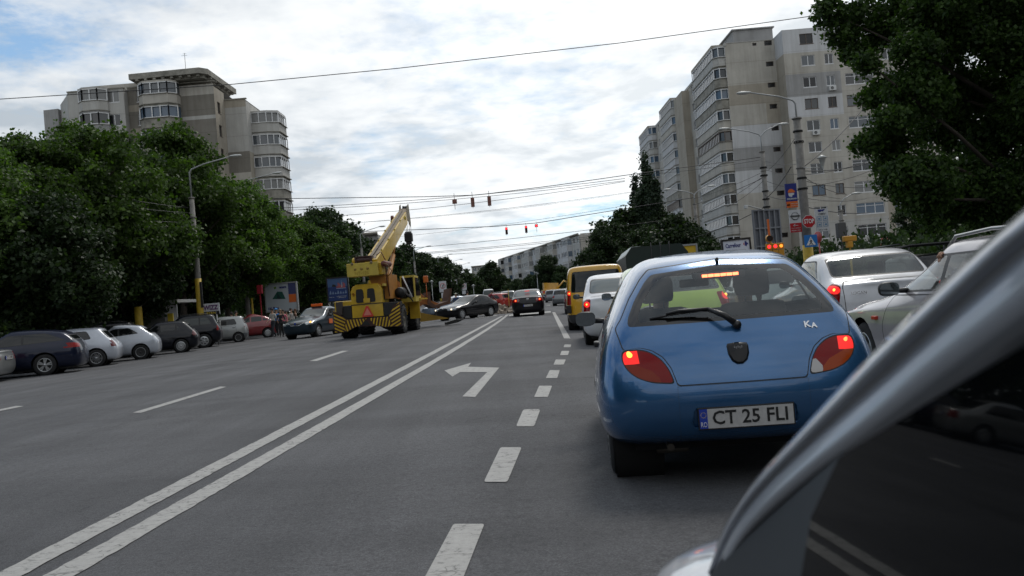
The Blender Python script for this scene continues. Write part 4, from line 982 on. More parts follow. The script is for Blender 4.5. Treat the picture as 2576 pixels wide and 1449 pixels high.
def car(name, loc, yaw, label, group, body, **kw):
    P = dict(DEF); P.update(kw); W2 = P['W'] / 2; H = P['H']; y0, y1 = -P['ro'], P['wb'] + P['fo']
    root = empty(name, loc, yaw, label, P.get('cat', 'car'), group)
    st = P.get('st') or stations(P); b = lattice(st, P.get('crown', .025), P.get('b0', .07), P.get('b1', .10))
    r, zb = P['r'], P['zb']; sides = lambda s: (lambda c, n: n.x * s > .25 and c.x * s > .2)
    # wheel arches
    for s in (-1, 1):
        for ya in (0, P['wb']):
            ra = r + P.get('arch', .055); P2 = [(ya + ra * math.cos(t), r + .01 + ra * math.sin(t)) for t in [2 * math.pi * i / 20 for i in range(20)]]
            carve(b, P2, 'x', lambda c, n, s=s: c.x * s > W2 * .55).free()
            w = nb(); lathe(w, [(ra, s * (W2 * .90)), (ra, s * (W2 - .36)), (.02, s * (W2 - .36))], 'x', 20, (0, ya, r + .01)); link('wheel_well', w, UNDER, root)
    # side windows
    if P['dlo'] is None:
        zl = zb + .035; zt = H - .115
        if P['kind'] == 'sedan': dlo = [(P['ytb'] + .30, zl + .05), (P['yc'] - .22, zl), (P['yrf'] + .03, zt), (P['yrr'] + .16, zt - .01)]
        else: dlo = [(P['ytb'] + .34, zl + .04), (P['yc'] - .22, zl), (P['yrf'] + .03, zt), (P['yrr'] + .42, zt - .02)]
    else: dlo = P['dlo']
    dlr = round_poly(dlo, .09, 3); pill = sorted(P['pill'])
    for s in (-1, 1):
        fr = carve(b, dlr, 'x', lambda c, n, s=s: c.x * s > .3 and c.z > zb - .1)
        ins = shrink(dlr, .022); cuts = [min(p[0] for p in ins) - .1] + pill + [max(p[0] for p in ins) + .1]
        for q in range(len(cuts) - 1):
            pg = clipy(ins, cuts[q] + .035, cuts[q + 1] - .035)
            if len(pg) > 2:
                g = carve(fr, pg, 'x', lambda c, n: True); link('side_window', g, P['glass'], root)
        link('window_frame', fr, P.get('pillm', BLACK), root)
    # rear and front glass
    wt = P['wt'] * W2
    if P['rwin'] is None:
        if P['kind'] == 'sedan': rp = [(-W2 * .78, P['zdeck'] + .06), (W2 * .78, P['zdeck'] + .06), (wt * .93, H - .10), (-wt * .93, H - .10)]
        else: rp = [(-W2 * .80, P['ztb'] + .03), (W2 * .80, P['ztb'] + .03), (wt * .90, H - .13 - P.get('rdrop', 0)), (-wt * .90, H - .13 - P.get('rdrop', 0))]
    else: rp = P['rwin']
    ymid = (P['yrr'] + P['yrf']) / 2
    fr = carve(b, round_poly(rp, .07, 3), 'y', lambda c, n: n.y < -.12 and c.y < ymid); g = carve(fr, shrink(round_poly(rp, .07, 3), .02), 'y', lambda c, n: True)
    link('rear_window', g, P['glass'] if not P.get('rglass') else P['rglass'], root); link('window_frame', fr, BLACK, root)
    zc = P['zh'] + .05; wp = [(-W2 * .82, zc + .03), (W2 * .82, zc + .03), (wt * .92, H - .105), (-wt * .92, H - .105)]
    fr = carve(b, round_poly(wp, .06, 3), 'y', lambda c, n: n.y > .12 and c.y > ymid); g = carve(fr, shrink(round_poly(wp, .06, 3), .02), 'y', lambda c, n: True)
    link('windscreen', g, P.get('fglass', GLASS_G), root); link('window_frame', fr, BLACK, root)
    # lamps
    for s in (-1, 1):
        if P['tail']:
            tp, dep = P['tail']; tp2 = round_poly([(x * s, z) for x, z in tp], .03, 2)
            L = carve(b, tp2, 'y', lambda c, n: c.y < y0 + dep)
            if P['lit']:
                cx = min(sum(p[0] for p in tp) / len(tp) * P.get('hotx', 1.0), W2 * .86) * s; zz = [p[1] for p in tp]; czz = min(zz) + (max(zz) - min(zz)) * P.get('hotz', .72)
                g = carve(L, [(cx + .065 * math.cos(t), czz + .065 * math.sin(t)) for t in [i * .628 for i in range(10)]], 'y', lambda c, n: c.y < y0 + dep)
                o = link('tail_lamp', L, P.get('tailm', REDL), root); o2 = link('lamp_glow', g, REDON, o)
                o3 = link('lamp_bulb', sphere((cx, 0, czz), .022), HOT, o)
                o3.location.y = surf_y(o2, cx, czz) + .006
            else: link('tail_lamp', L, P.get('tailm', REDL), root)
        if P['head']:
            hp, dep = P['head']; hp2 = round_poly([(x * s, z) for x, z in hp], .03, 2)
            L = carve(b, hp2, 'y', lambda c, n: c.y > y1 - dep); o = link('headlight', L, HEADL, root)
            if P['heads']:
                cx = min(sum(p[0] for p in hp) / len(hp), W2 * .80) * s; cz = sum(p[1] for p in hp) / len(hp); q = link('lamp_bulb', sphere((cx, 0, cz), .04), HEADON, o); q.location.y = surf_y(o, cx, cz, 1) - .0
    # grille
    if P.get('grille'):
        g = carve(b, P['grille'], 'y', lambda c, n: c.y > y1 - .3); link('grille', g, BLACK, root)
    # lower trim
    if P['trim'] == 'black':
        g = carve(b, [(-2, -.1), (9, -.1), (9, .50), (-2, .50)], 'x', lambda c, n: c.y < y0 + .38); link('bumper', g, P.get('bumpm', BLACK), root)
        g = carve(b, [(-2, -.1), (9, -.1), (9, .45), (-2, .45)], 'x', lambda c, n: c.y > y1 - .42); link('bumper', g, P.get('bumpm', BLACK), root)
    # doors with dark shut lines
    for dr in P['doors']:
        for s in (-1, 1):
            L = carve(b, round_poly(dr, .05, 2), 'x', lambda c, n, s=s: c.x * s > .3)
            g = carve(L, shrink(round_poly(dr, .05, 2), .011), 'x', lambda c, n: True)
            if len(g.faces):
                d = link('door', g, body, root); yh = min(p[0] for p in dr) + .16; hh = nb(); xs = surf_x(d, yh, zb - .10, s)
                box(hh, (-.02, -.085, -.016), (.02, .085, .016), 0, .01); link('door_handle', hh, P.get('handm', body), d, (xs + s * .012, yh, zb - .10))
            else: g.free()
            link('door_gap', L, RUBBER, root)
    if P.get('hatchdoor'):
        L = carve(b, round_poly(P['hatchdoor'], .05, 2), 'y', lambda c, n: n.y < -.05 and c.y < .6); g = carve(L, shrink(round_poly(P['hatchdoor'], .05, 2), .010), 'y', lambda c, n: True)
        link('tailgate', g, body, root); link('door_gap', L, RUBBER, root)
    sh = link('body', b, body, root)
    # floor and wheels
    u = nb(); box(u, (-W2 * .80, y0 + .18, P['lo'] - .03), (W2 * .80, y1 - .2, P['lo'] + .14)); link('underbody', u, UNDER, root)
    for ya in (0, P['wb']):
        for s in (-1, 1): add_wheel(root, s * (W2 - P['rw'] / 2 - .03), ya, r, P['rw'], P['rims'] if not (P.get('rims2') and ya == 0) else P['rims2'], P.get('steer', 0) if ya else 0)
    if P['mir']:
        for s in (-1, 1): add_mirror(root, s * (W2 - .07), P['yc'] - .42, zb + .07, s, P['mirc'], P.get('msc', 1.0))
    if P['plate']: add_plate(root, P['plate'], 0, surf_y(sh, 0, P.get('pz', .42)) - .018 if P.get('py') is None else P['py'], P.get('pz', .42))
    if P['fplate']: add_plate(root, P['fplate'], 0, y1 + .04, P.get('fpz', .38), 180)
    if P['rails']:
        for s in (-1, 1):
            q = nb(); a, c = P['yrr'] + .35, P['yrf'] - .1; x = s * wt * .86
            tube(q, [(x, a - .12, H - .04), (x, a, H + .04), (x, (a + c) / 2, H + .06), (x, c, H + .035), (x, c + .15, H - .06)], .017, 8); link('roof_rail', q, P['rails'], root)
    if P.get('ant'):
        q = nb(); tube(q, [(0, P['yrf'] - .1, H), (0, P['yrf'] - .45, H + .33)], .006, 6); link('aerial', q, BLACK, root)
    return root, sh
def sphere(c, r, u=12, v=8, sc=(1, 1, 1)):
    b = nb(); bmesh.ops.create_uvsphere(b, u_segments=u, v_segments=v, radius=r, matrix=Matrix.Translation(c) @ Matrix.Diagonal((*sc, 1)))
    for f in b.faces: f.smooth = True
    return b
def _cast(o, p, d):
    me = o.data; best = None
    from mathutils.bvhtree import BVHTree
    t = BVHTree.FromPolygons([v.co for v in me.vertices], [list(p_.vertices) for p_ in me.polygons]); h = t.ray_cast(Vector(p), Vector(d)); return h[0]
def surf_y(o, x, z, s=-1):
    h = _cast(o, (x, 9 * s, z), (0, -s, 0)); return h.y if h else 9 * s * 0
def surf_x(o, y, z, s):
    h = _cast(o, (9 * s, y, z), (-s, 0, 0)); return h.x if h else .85 * s
def gz(x, y): return Vector((x, y, zg(x)))
# ---------------------------------------------------------------- the blue hatchback just ahead
BLUE = paint('paint_blue', (.030, .118, .275), metal=.55, rough=.27, back=True, dirt=.14)
def ka():
    W = .815
    def st(y, *a): return [(y + dy, z, w) for dy, z, w in a]
    Sx = [
        st(-.58, (.16, .25, .56), (.03, .29, .68), (-.03, .44, .735), (-.02, .60, .735), (.05, .78, .715), (.18, .945, .655), (.42, 1.17, .545), (.60, 1.305, .445)),
        st(-.36, (.05, .22, .66), (.0, .30, .775), (.0, .46, .80), (.0, .60, .795), (.02, .79, .755), (.12, .95, .695), (.40, 1.19, .565), (.56, 1.345, .455)),
        st(.0, (.0, .20, .68), (.0, .30, .79), (.0, .48, .815), (.0, .62, .81), (.02, .80, .77), (.10, .95, .715), (.42, 1.23, .575), (.45, 1.372, .455)),
        st(.75, (.0, .20, .68), (.0, .28, .78), (.0, .48, .80), (.0, .64, .795), (.0, .80, .77), (.0, .93, .73), (.0, 1.25, .575), (.0, 1.385, .445)),
        st(1.45, (.0, .20, .68), (.0, .28, .78), (.0, .48, .80), (.0, .64, .79), (.0, .78, .765), (.0, .90, .73), (-.20, 1.22, .56), (-.25, 1.355, .43)),
        st(2.10, (.0, .20, .68), (.0, .28, .79), (.0, .48, .81), (.0, .60, .80), (.0, .72, .77), (.0, .82, .72), (.0, .885, .66), (.0, .90, .56)),
        st(2.55, (.0, .20, .66), (.0, .28, .77), (.0, .46, .79), (.0, .56, .78), (.0, .66, .74), (.0, .73, .68), (.0, .775, .60), (.0, .785, .50)),
        st(2.86, (-.05, .22, .58), (.0, .28, .68), (.02, .42, .70), (.01, .52, .68), (.0, .59, .64), (-.04, .64, .57), (-.07, .665, .50), (-.1, .67, .40)),
        st(2.98, (-.08, .26, .44), (-.02, .30, .52), (.02, .40, .54), (.0, .48, .52), (-.03, .54, .48), (-.06, .58, .42), (-.10, .60, .36), (-.13, .60, .28)),
    ]
    dlo = [(.10, 1.02), (2.02, .93), (1.18, 1.27), (.50, 1.25)]
    root = empty('blue_hatchback', KA_LOC, 5.5, 'shiny blue small hatchback with lit tail lamps and plate CT 25 FLI, nearest car', 'car', 'cars queuing in the lane ahead')
    Sx = [[(y, z, w * 1.045) for y, z, w in s] for s in Sx]
    b = lattice(Sx, .03, .075, .10, 3)
    r = .285
    for s in (-1, 1):
        for ya in (0, 2.448):
            ra = r + .05; P2 = [(ya + ra * math.cos(t), r + ra * math.sin(t)) for t in [2 * math.pi * i / 24 for i in range(24)]]
            carve(b, P2, 'x', lambda c, n, s=s: c.x * s > .45).free()
            w = nb(); lathe(w, [(ra + .003, s * .745), (ra + .003, s * .45), (.02, s * .45)], 'x', 24, (0, ya, r)); link('wheel_well', w, UNDER, root)
    # rear screen: black band, then the clear pane
    rw = [(-.610, .952), (.610, .952), (.605, 1.00), (.555, 1.10), (.475, 1.215), (.425, 1.262), (.0, 1.292), (-.425, 1.262), (-.475, 1.215), (-.555, 1.10), (-.605, 1.00)]
    rwr = round_poly(rw, .02, 2); back = lambda c, n: n.y < -.10 and c.y < .55
    fr = carve(b, rwr, 'y', back); gp = round_poly([(-.545, .975), (.545, .975), (.54, 1.02), (.49, 1.11), (.415, 1.205), (.375, 1.235), (0, 1.262), (-.375, 1.235), (-.415, 1.205), (-.49, 1.11), (-.54, 1.02)], .02, 2)
    g = carve(fr, gp, 'y', lambda c, n: True); RW = link('rear_window', g, CLEAR, root)
    link('window_frame', fr, mat('ceramic_band', (.010, .009, .009), .06, spec=.7), root)
    # tail lamps: teardrops let into the corners
    for s in (-1, 1):
        tear = [(.663, .822), (.56, .826), (.50, .808), (.44, .765), (.40, .705), (.372, .618), (.50, .630), (.58, .658), (.635, .70), (.668, .76)]
        tr = [(x * s, z) for x, z in round_poly(tear, .03, 3)]; rear = lambda c, n: c.y < -.1 and n.y < .3
        L = carve(b, tr, 'y', rear); seal = L; inner = shrink(tr, .008); L2 = carve(seal, inner, 'y', lambda c, n: True)
        lit = [(x * s, z) for x, z in ((.70, .84), (.575, .84), (.565, .745), (.60, .742), (.70, .742))]
        q1 = carve(L2, lit, 'y', lambda c, n: True)
        amb = [(x * s, z) for x, z in ((.70, .742), (.60, .742), (.50, .70), (.46, .66), (.44, .60), (.72, .60))]
        q2 = carve(L2, amb, 'y', lambda c, n: True)
        o = link('tail_lamp', L2, REDL, root); link('lamp_seal', seal, RUBBER, o); Q1 = link('lamp_lens', q1, REDON, o)
        if s > 0:
            whi = [(x * s, z) for x, z in ((.46, .60), (.44, .70), (.385, .72), (.36, .60))]
        link('lamp_lens', q2, AMBER if s > 0 else mat('lamp_orange_red', (.25, .022, .004), .15, spec=.25), o)
        bl = nb(); 
        bmesh.ops.create_uvsphere(bl, u_segments=12, v_segments=8, radius=.020 if s < 0 else .014, matrix=Matrix.Translation((.615 * s, 0, .79)) @ Matrix.Rotation(.5 * s, 4, 'Y') @ Matrix.Diagonal((.8, .6, 1.5, 1)))
        ob = link('lamp_bulb', bl, HOT if s < 0 else HOTR, o); ob.location.y = surf_y(Q1, .615 * s, .79) + .004
    o = [c for c in root.children if c.name.startswith('tail_lamp')][-1]
    # reversing lens on the right lamp
    bw = nb(); bw.from_mesh(o.data); g = carve(bw, [(.375, .60), (.455, .60), (.455, .665), (.425, .705), (.385, .70)], 'y', lambda c, n: True); bw.to_mesh(o.data); bw.free(); link('lamp_lens', g, WHITEL, o)
    # tailgate with its shut line, bumper below it
    tg = [(-.690, .945), (-.655, .82), (-.56, .832), (-.49, .812), (-.43, .77), (-.39, .705), (-.362, .605), (.362, .605), (.39, .705), (.43, .77), (.49, .812), (.56, .832), (.655, .82), (.690, .945), (.65, 1.00), (.585, 1.12), (.50, 1.24), (.44, 1.30), (0, 1.335), (-.44, 1.30), (-.50, 1.24), (-.585, 1.12), (-.65, 1.00)]
    L = carve(b, round_poly(tg, .015, 2), 'y', lambda c, n: n.y < -.05 and c.y < .6)
    g = carve(L, shrink(round_poly(tg, .015, 2), .007), 'y', lambda c, n: True); TG = link('tailgate', g, BLUE, root); link('door_gap', L, RUBBER, root)
    dr = [(.42, .27), (1.62, .27), (1.86, .50), (1.88, .90), (1.26, 1.30), (.55, 1.28), (.50, .95), (.42, .60)]
    # side windows
    for s in (-1, 1):
        fr = carve(b, round_poly(dlo, .10, 4), 'x', lambda c, n, s=s: c.x * s > .3); ins = shrink(round_poly(dlo, .10, 4), .02)
        for a, c_ in ((-.2, .62), (.69, 2.3)):
            g = carve(fr, clipy(ins, a, c_), 'x', lambda c, n: True); link('side_window', g, CLEAR, root)
        link('window_frame', fr, BLACK, root)
        L = carve(b, round_poly(dr, .06, 3), 'x', lambda c, n, s=s: c.x * s > .3 and c.z < .95); g = carve(L, shrink(round_poly(dr, .06, 3), .007), 'x', lambda c, n: True)
        d = link('door', g, BLUE, root); link('door_gap', L, RUBBER, root)
        hh = nb(); box(hh, (-.02, -.07, -.02), (.02, .07, .02), 0, .012); link('door_handle', hh, BLACK, d, (surf_x(d, .66, .80, s) + s * .008, .66, .80))
    wp = [(-.64, .93), (.64, .93), (.42, 1.27), (-.42, 1.27)]
    fr = carve(b, round_poly(wp, .08, 3), 'y', lambda c, n: n.y > .12 and c.y > .8); g = carve(fr, shrink(round_poly(wp, .08, 3), .02), 'y', lambda c, n: True)
    link('windscreen', g, CLEAR, root); link('window_frame', fr, BLACK, root)
    # bumper: its joints to the wings show as thin lines; recess for the plate
    body_faces = b
    bp = carve(b, [(-.365, .20), (.365, .20), (.365, .604), (-.365, .604)], 'y', lambda c, n: n.y < .2 and c.y < -.2 and c.z > .24)
    mid = carve(bp, [(-.3635, .18), (.3635, .18), (.3635, .6025), (-.3635, .6025)], 'y', lambda c, n: True)
    rc = carve(mid, round_poly([(-.315, .352), (.315, .352), (.30, .478), (-.30, .478)], .03, 3), 'y', lambda c, n: True)
    # the recess is pushed 2.5 cm inwards with a sloping rim
    top = carve(rc, round_poly([(-.29, .362), (.29, .362), (.28, .468), (-.28, .468)], .02, 3), 'y', lambda c, n: True)
    for v in top.verts: v.co.y += .022
    edge_in = round_poly([(-.29, .362), (.29, .362), (.28, .468), (-.28, .468)], .02, 3)
    for v in rc.verts:
        if inpoly((v.co.x, v.co.z), [(x * 1.004, .415 + (z - .415) * 1.02) for x, z in edge_in]): v.co.y += .022
    M = link('bumper', mid, BLUE, root); link('plate_recess', rc, BLUE, M); link('plate_recess', top, BLUE, M); link('door_gap', bp, RUBBER, root)
    link('body', b, BLUE, root)
    yp = surf_y(M, 0, .49); add_plate(root, 'CT 25 FLI', 0, yp - .008, .415, detail=True)
    # badge shield and lettering
    y2 = lambda x, z: surf_y(TG, x, z)
    sh = [(-.062, .808), (-.055, .822), (0, .828), (.055, .822), (.062, .808), (.060, .765), (.045, .728), (.018, .708), (-.018, .708), (-.045, .728), (-.060, .765)]
    bb = nb()
    lay = []
    for k, (q, off) in enumerate(((0, .0), (.004, .012), (.014, .016))):
        lay.append([bb.verts.new((x, y2(x, z) - off, z)) for x, z in shrink(sh, q)])
    for i in range(2):
        for k in range(len(sh)): bb.faces.new((lay[i][k], lay[i][(k + 1) % len(sh)], lay[i + 1][(k + 1) % len(sh)], lay[i + 1][k]))
    bb.faces.new(lay[2]); bmesh.ops.recalc_face_normals(bb, faces=bb.faces)
    o = link('badge', bb, mat('badge_black', (.007, .007, .008), .25, spec=.3), root, smooth=True)
    mk = nb()
    for k in range(5): box(mk, (-.022 + k * .010, y2(0, .80) - .0195, .796 - (k % 2) * .004), (-.016 + k * .010, y2(0, .80) - .013, .808 - (k % 2) * .003))
    link('badge_mark', mk, mat('badge_grey', (.25, .25, .26), .4), o)
    for ch, xx, zz, hgt in (('K', .420, .893, .040), ('A', .458, .885, .032)):
        text(ch, hgt, CHROME, root, (xx, y2(xx, zz) - .004, zz), (90 - 32, 0, 0), name='badge_lettering', extrude=.003, bold=.0015)
    # high brake light, wiper, washer
    yy = surf_y(RW, 0, 1.235)
    hb = nb(); box(hb, (-.155, -.02, -.022), (.155, .03, .022), 0, .008); HB = link('brake_light', hb, mat('brake_housing', (.02, .02, .02), .4), root, (.0, yy + .045, 1.225))
    for k in range(6):
        q = nb(); box(q, (-.017, -.006, -.009), (.017, .004, .009), 0, .002); link('lamp_bulb', q, mat('brake_led', (.9, .2, .1), .3, emit=(1, .16, .06), estr=4.5), HB, (-.095 + k * .038, -.024, 0))
    yw = lambda x, z: surf_y(RW, x, z) if abs(x) < .5 and z > .98 else surf_y(TG, x, z)
    wz = nb(); p0 = (.02, y2(.02, .93) - .025, .925); tube(wz, [p0, (-.05, y2(0, .935) - .045, .985), (-.13, surf_y(RW, -.13, 1.0) - .04, 1.025)], [.020, .018, .013], 8)
    tube(wz, [(-.13, surf_y(RW, -.13, 1.0) - .04, 1.025), (-.30, surf_y(RW, -.3, 1.01) - .035, 1.028), (-.38, surf_y(RW, -.38, 1.0) - .03, 1.015)], [.013, .010, .007], 8)
    tube(wz, [(-.20, surf_y(RW, -.2, 1.0) - .022, 1.018), (-.35, surf_y(RW, -.35, 1.0) - .018, 1.008), (-.475, surf_y(RW, -.475, 1.0) - .012, .992)], .007, 6)
    lathe(wz, [(.001, -.028), (.022, -.022), (.026, 0), (.026, .02)], 'y', 14, p0); link('wiper', wz, BLACK, root)
    q = nb(); tube(q, [(0, surf_y(TG, 0, 1.31) + .03, 1.325), (0, surf_y(TG, 0, 1.31) - .015, 1.33), (0, surf_y(TG, 0, 1.31) - .02, 1.30)], .009, 8); link('washer_jet', q, BLACK, root)
    u = nb(); box(u, (-.62, -.36, .20), (.62, 2.8, .32)); link('underbody', u, UNDER, root)
    ex = nb(); tube(ex, [(-.42, -.30, .24), (-.42, -.50, .235)], .022, 10); box(ex, (-.50, -.35, .17), (-.30, -.1, .30), 0, .02); link('exhaust', ex, mat('exhaust_steel', (.08, .07, .06), .5, metal=.8), root)
    for ya in (0, 2.448):
        for s in (-1, 1): add_wheel(root, s * .695, ya, r, .165, 'cover')
    for s in (-1, 1):
        m = add_mirror(root, s * .74, 1.62, .955, s, BLACK, 1.0, True)
    # cabin: seats, mirror, dashboard
    for s in (-1, 1):
        se = nb(); box(se, (-.235, -.07, 0), (.235, .07, .60), 0, .06); 
        for v in se.verts: v.co.y -= v.co.z * .28
        box(se, (-.235, -.05, -.12), (.235, .45, .04), 0, .05); q = link('seat', se, SEATC, root, (s * .345, .95, .42), smooth=True)
        h = nb(); box(h, (-.125, -.05, 0), (.125, .05, .19), 0, .045); tube(h, [(-.05, .01, -.08), (-.05, 0, .03)], .007, 6); tube(h, [(.05, .01, -.08), (.05, 0, .03)], .007, 6)
        link('headrest', h, SEATC, q, (0, -.19, .64), smooth=True)
    se = nb(); box(se, (-.58, -.07, .30), (.58, .07, .74), 0, .05); link('rear_seat', se, SEATC, root, (0, .22, 0))
    d = nb(); box(d, (-.70, 1.55, .55), (.70, 2.0, .86), 0, .08); link('dashboard', d, SEATC, root)
    sw = nb(); lathe(sw, [(.175, 0), (.19, .012), (.175, .024), (.162, .012), (.175, 0)], 'y', 24); o = link('steering_wheel', sw, BLACK, root, (-.345, 1.42, .86)); o.rotation_euler = (R(-25), 0, 0)
    rm = nb(); box(rm, (-.115, -.015, -.032), (.115, .015, .032), 0, .012); tube(rm, [(0, 0, .02), (0, .04, .09)], .008, 6); link('interior_mirror', rm, BLACK, root, (.0, 1.32, 1.185), smooth=True)
    return root
KA_LOC = None
def ka_place():
    global KA_LOC
    d = ray(1874, 1036); c = Vector((d.x / d.y * 4.86, 4.86)); h = Vector((math.sin(R(5.5)), math.cos(R(5.5))))
    p = c + h * .64; KA_LOC = (p.x, p.y, zg(p.x)); return KA_LOC
ka_place(); KA = ka()
# ---------------------------------------------------------------- the other cars
P_WHITE = paint('paint_white', (.56, .57, .60), .05, .35); P_WHITEG = paint('paint_white_grey', (.47, .50, .56), .25, .35); P_SILV = paint('paint_silver', (.36, .37, .37), .65, .34); P_SILV2 = paint('paint_silver_dusty', (.30, .31, .31), .5, .4)
P_NAVY = paint('paint_navy', (.010, .014, .034), .3, .35); P_BLACK = paint('paint_black', (.008, .008, .010), .1, .3); P_BLACK2 = paint('paint_black_dusty', (.007, .008, .013), .0, .35)
P_RED = paint('paint_red', (.19, .012, .016), .25, .35); P_REDO = paint('paint_orange_red', (.38, .028, .016), .1, .38); P_DRED = paint('paint_wine', (.09, .012, .016), .3, .4)
P_TAXI = paint('paint_slate', (.030, .048, .066), .55, .34); P_YEL = paint('paint_yellow', (.62, .33, .008), .0, .42); P_LIME = paint('paint_lime', (.36, .50, .035), .15, .35, back=True); P_GREYM = paint('paint_grey', (.13, .14, .15), .5, .38)
P_LBLUE = paint('paint_pale_blue', (.20, .25, .32), .4, .36)
def hv(b): return Vector((math.sin(R(b)), math.cos(R(b)))), Vector((-math.cos(R(b)), math.sin(R(b))))
def by_wheel(px, py, b, side, W, wb, axle='rear'):
    """root (rear axle centre) from the pixel where a tyre stands"""
    g = ground(px, py); h, l = hv(b); p = Vector((g.x, g.y)) - l * side * (W / 2 - .12)
    if axle == 'front': p = p - h * wb
    return gz(p.x, p.y)
GP = 'cars parked nose in along the left kerb'
TL = lambda a, z0, z1, b=1.1, s=.04: [(a, z1), (b, z1), (b, z0), (a + s, z0)]
h, l = hv(-100); g = ground(20, 958); p = Vector((g.x, g.y)) + h * 1.02
car('parked_car', gz(p.x, p.y), -100, 'silver saloon tail with red lamps and a number plate, cut off at the left edge', GP, P_SILV, kind='sedan', W=1.72, H=1.43, wb=2.6, ro=1.05, fo=.85, r=.31, zb=.90, zdeck=.97, zh=.86, yc=1.75, yrf=1.15, yrr=.05, ytb=-.42,
    tail=(TL(.50, .66, .90), .22), plate='CT 11 YHD', pz=.72, rims='cover')
car('parked_car', by_wheel(116, 944, -106, 1, 1.86, 2.74), -106, 'navy estate with a chrome window line and five spoke wheel, nearest whole parked car', GP, P_NAVY, kind='estate', W=1.86, H=1.50, wb=2.74, ro=1.05, fo=.98, r=.345, rw=.22, zb=.95, zh=.90, yc=1.95, yrf=1.15, yrr=-.52, ytb=-.92, ztb=1.06, rdrop=.10,
    dlo=[(-.66, 1.10), (1.80, .99), (1.10, 1.36), (-.05, 1.375)], pill=[.62], tail=([(.48, .96), (1.1, 1.04), (1.1, .84), (.55, .84)], .42), rims='five', wt=.74)
car('parked_car', by_wheel(245, 922, -106, 1, 1.73, 2.5), -106, 'white three door hatchback with meshed alloy wheel, behind the navy estate', GP, P_WHITEG, kind='hatch', W=1.73, H=1.44, wb=2.51, ro=.70, fo=.85, r=.315, rw=.2, zb=.93, zh=.88, yc=1.72, yrf=1.05, yrr=-.12, ytb=-.50, ztb=.98,
    dlo=[(.12, 1.02), (1.55, .97), (1.02, 1.32), (.28, 1.33)], pill=[.80], tail=([(.60, .98), (1.1, .98), (1.1, .70), (.64, .70)], .20), rims='mesh', wt=.78, tailm=REDD)
car('parked_car', by_wheel(356, 904, -106, 1, 1.70, 2.46), -106, 'silver curved hatchback on plain steel wheels, third whole parked car', GP, P_WHITEG, kind='hatch', W=1.70, H=1.44, wb=2.46, ro=.66, fo=.82, r=.30, zb=.93, zh=.86, yc=1.80, yrf=1.0, yrr=.0, ytb=-.46, ztb=1.0, rdrop=.05,
    dlo=[(.02, 1.06), (1.58, .96), (.98, 1.31), (.40, 1.32)], pill=[.78], tail=([(.58, 1.0), (1.1, 1.0), (1.1, .86), (.62, .86)], .20), tailm=HEADL, rims='steel')
car('parked_car', by_wheel(457, 887, -106, 1, 1.73, 2.51), -106, 'black hatchback with slotted wheel cover and square red lamp, fourth parked car', GP, P_BLACK2, kind='hatch', W=1.73, H=1.44, wb=2.51, ro=.72, fo=.85, r=.31, zb=.93, zh=.88, yc=1.72, yrf=1.05, yrr=-.18, ytb=-.56, ztb=.98,
    dlo=[(-.05, 1.03), (1.55, .97), (1.02, 1.32), (.14, 1.33)], pill=[.16, .85], tail=([(.60, .98), (1.1, .98), (1.1, .74), (.64, .74)], .20), tailm=REDD, rims='cover')
car('parked_car', by_wheel(515, 875, -106, 1, 1.83, 2.67), -106, 'black off road car with wide arches and pierced wheel cover', GP, P_BLACK2, kind='hatch', W=1.84, H=1.68, wb=2.67, ro=.82, fo=.82, r=.355, rw=.22, zb=1.08, zh=1.02, lo=.28, yc=1.85, yrf=1.15, yrr=-.45, ytb=-.68, ztb=1.12,
    dlo=[(-.42, 1.18), (1.62, 1.12), (1.08, 1.53), (-.22, 1.54)], pill=[.16, .92], tail=([(.74, 1.16), (1.1, 1.16), (1.1, .84), (.78, .84)], .16), rims='holes', arch=.08, rails=BLACK, glass=GLASS_G)
car('parked_car', by_wheel(601, 860.5, -104, 1, 1.50, 2.34), -104, 'small boxy silver city hatchback with round door handle, beside the red car', GP, P_SILV2, kind='hatch', W=1.52, H=1.49, wb=2.34, ro=.50, fo=.66, r=.27, rw=.16, zb=.94, zh=.88, yc=1.80, yrf=1.15, yrr=-.22, ytb=-.40, ztb=1.0,
    dlo=[(.0, .99), (1.66, .97), (1.18, 1.35), (.12, 1.36)], pill=[.92], pillm=P_SILV2, tail=([(.62, .96), (1.1, .96), (1.1, .84), (.64, .84)], .12), rims='steel', doors=[[(.05, .35), (.92, .30), (.92, .95), (.10, .96)]], trim='black', bumpm=P_GREYM, handm=BLACK)
car('parked_car', by_wheel(675, 849, -104, 1, 1.67, 2.45), -104, 'round red hatchback parked at the far end of the row', GP, P_RED, kind='hatch', W=1.67, H=1.53, wb=2.45, ro=.62, fo=.75, r=.30, zb=.98, zh=.90, yc=1.95, yrf=1.15, yrr=.25, ytb=-.42, ztb=1.04, rdrop=.14,
    dlo=[(-.12, 1.08), (1.75, .99), (1.16, 1.37), (.42, 1.38)], pill=[.28, .98], pillm=P_RED, tail=([(.62, 1.04), (1.1, 1.04), (1.1, .82), (.66, .82)], .16), rims='cover', glass=GLASS_G)
car('parked_car', gz(-19.0, 41.0), -106, 'dark estate with roof rails half hidden behind the off road car', GP, P_BLACK, kind='estate', W=1.78, H=1.62, wb=2.7, ro=.95, fo=.85, r=.33, zb=1.0, zh=.95, yc=1.85, yrf=1.1, yrr=-.6, ytb=-.85, ztb=1.04, rails=BLACK, tail=([(.7, 1.1), (1.1, 1.1), (1.1, .8), (.74, .8)], .12), pill=[0, .9])
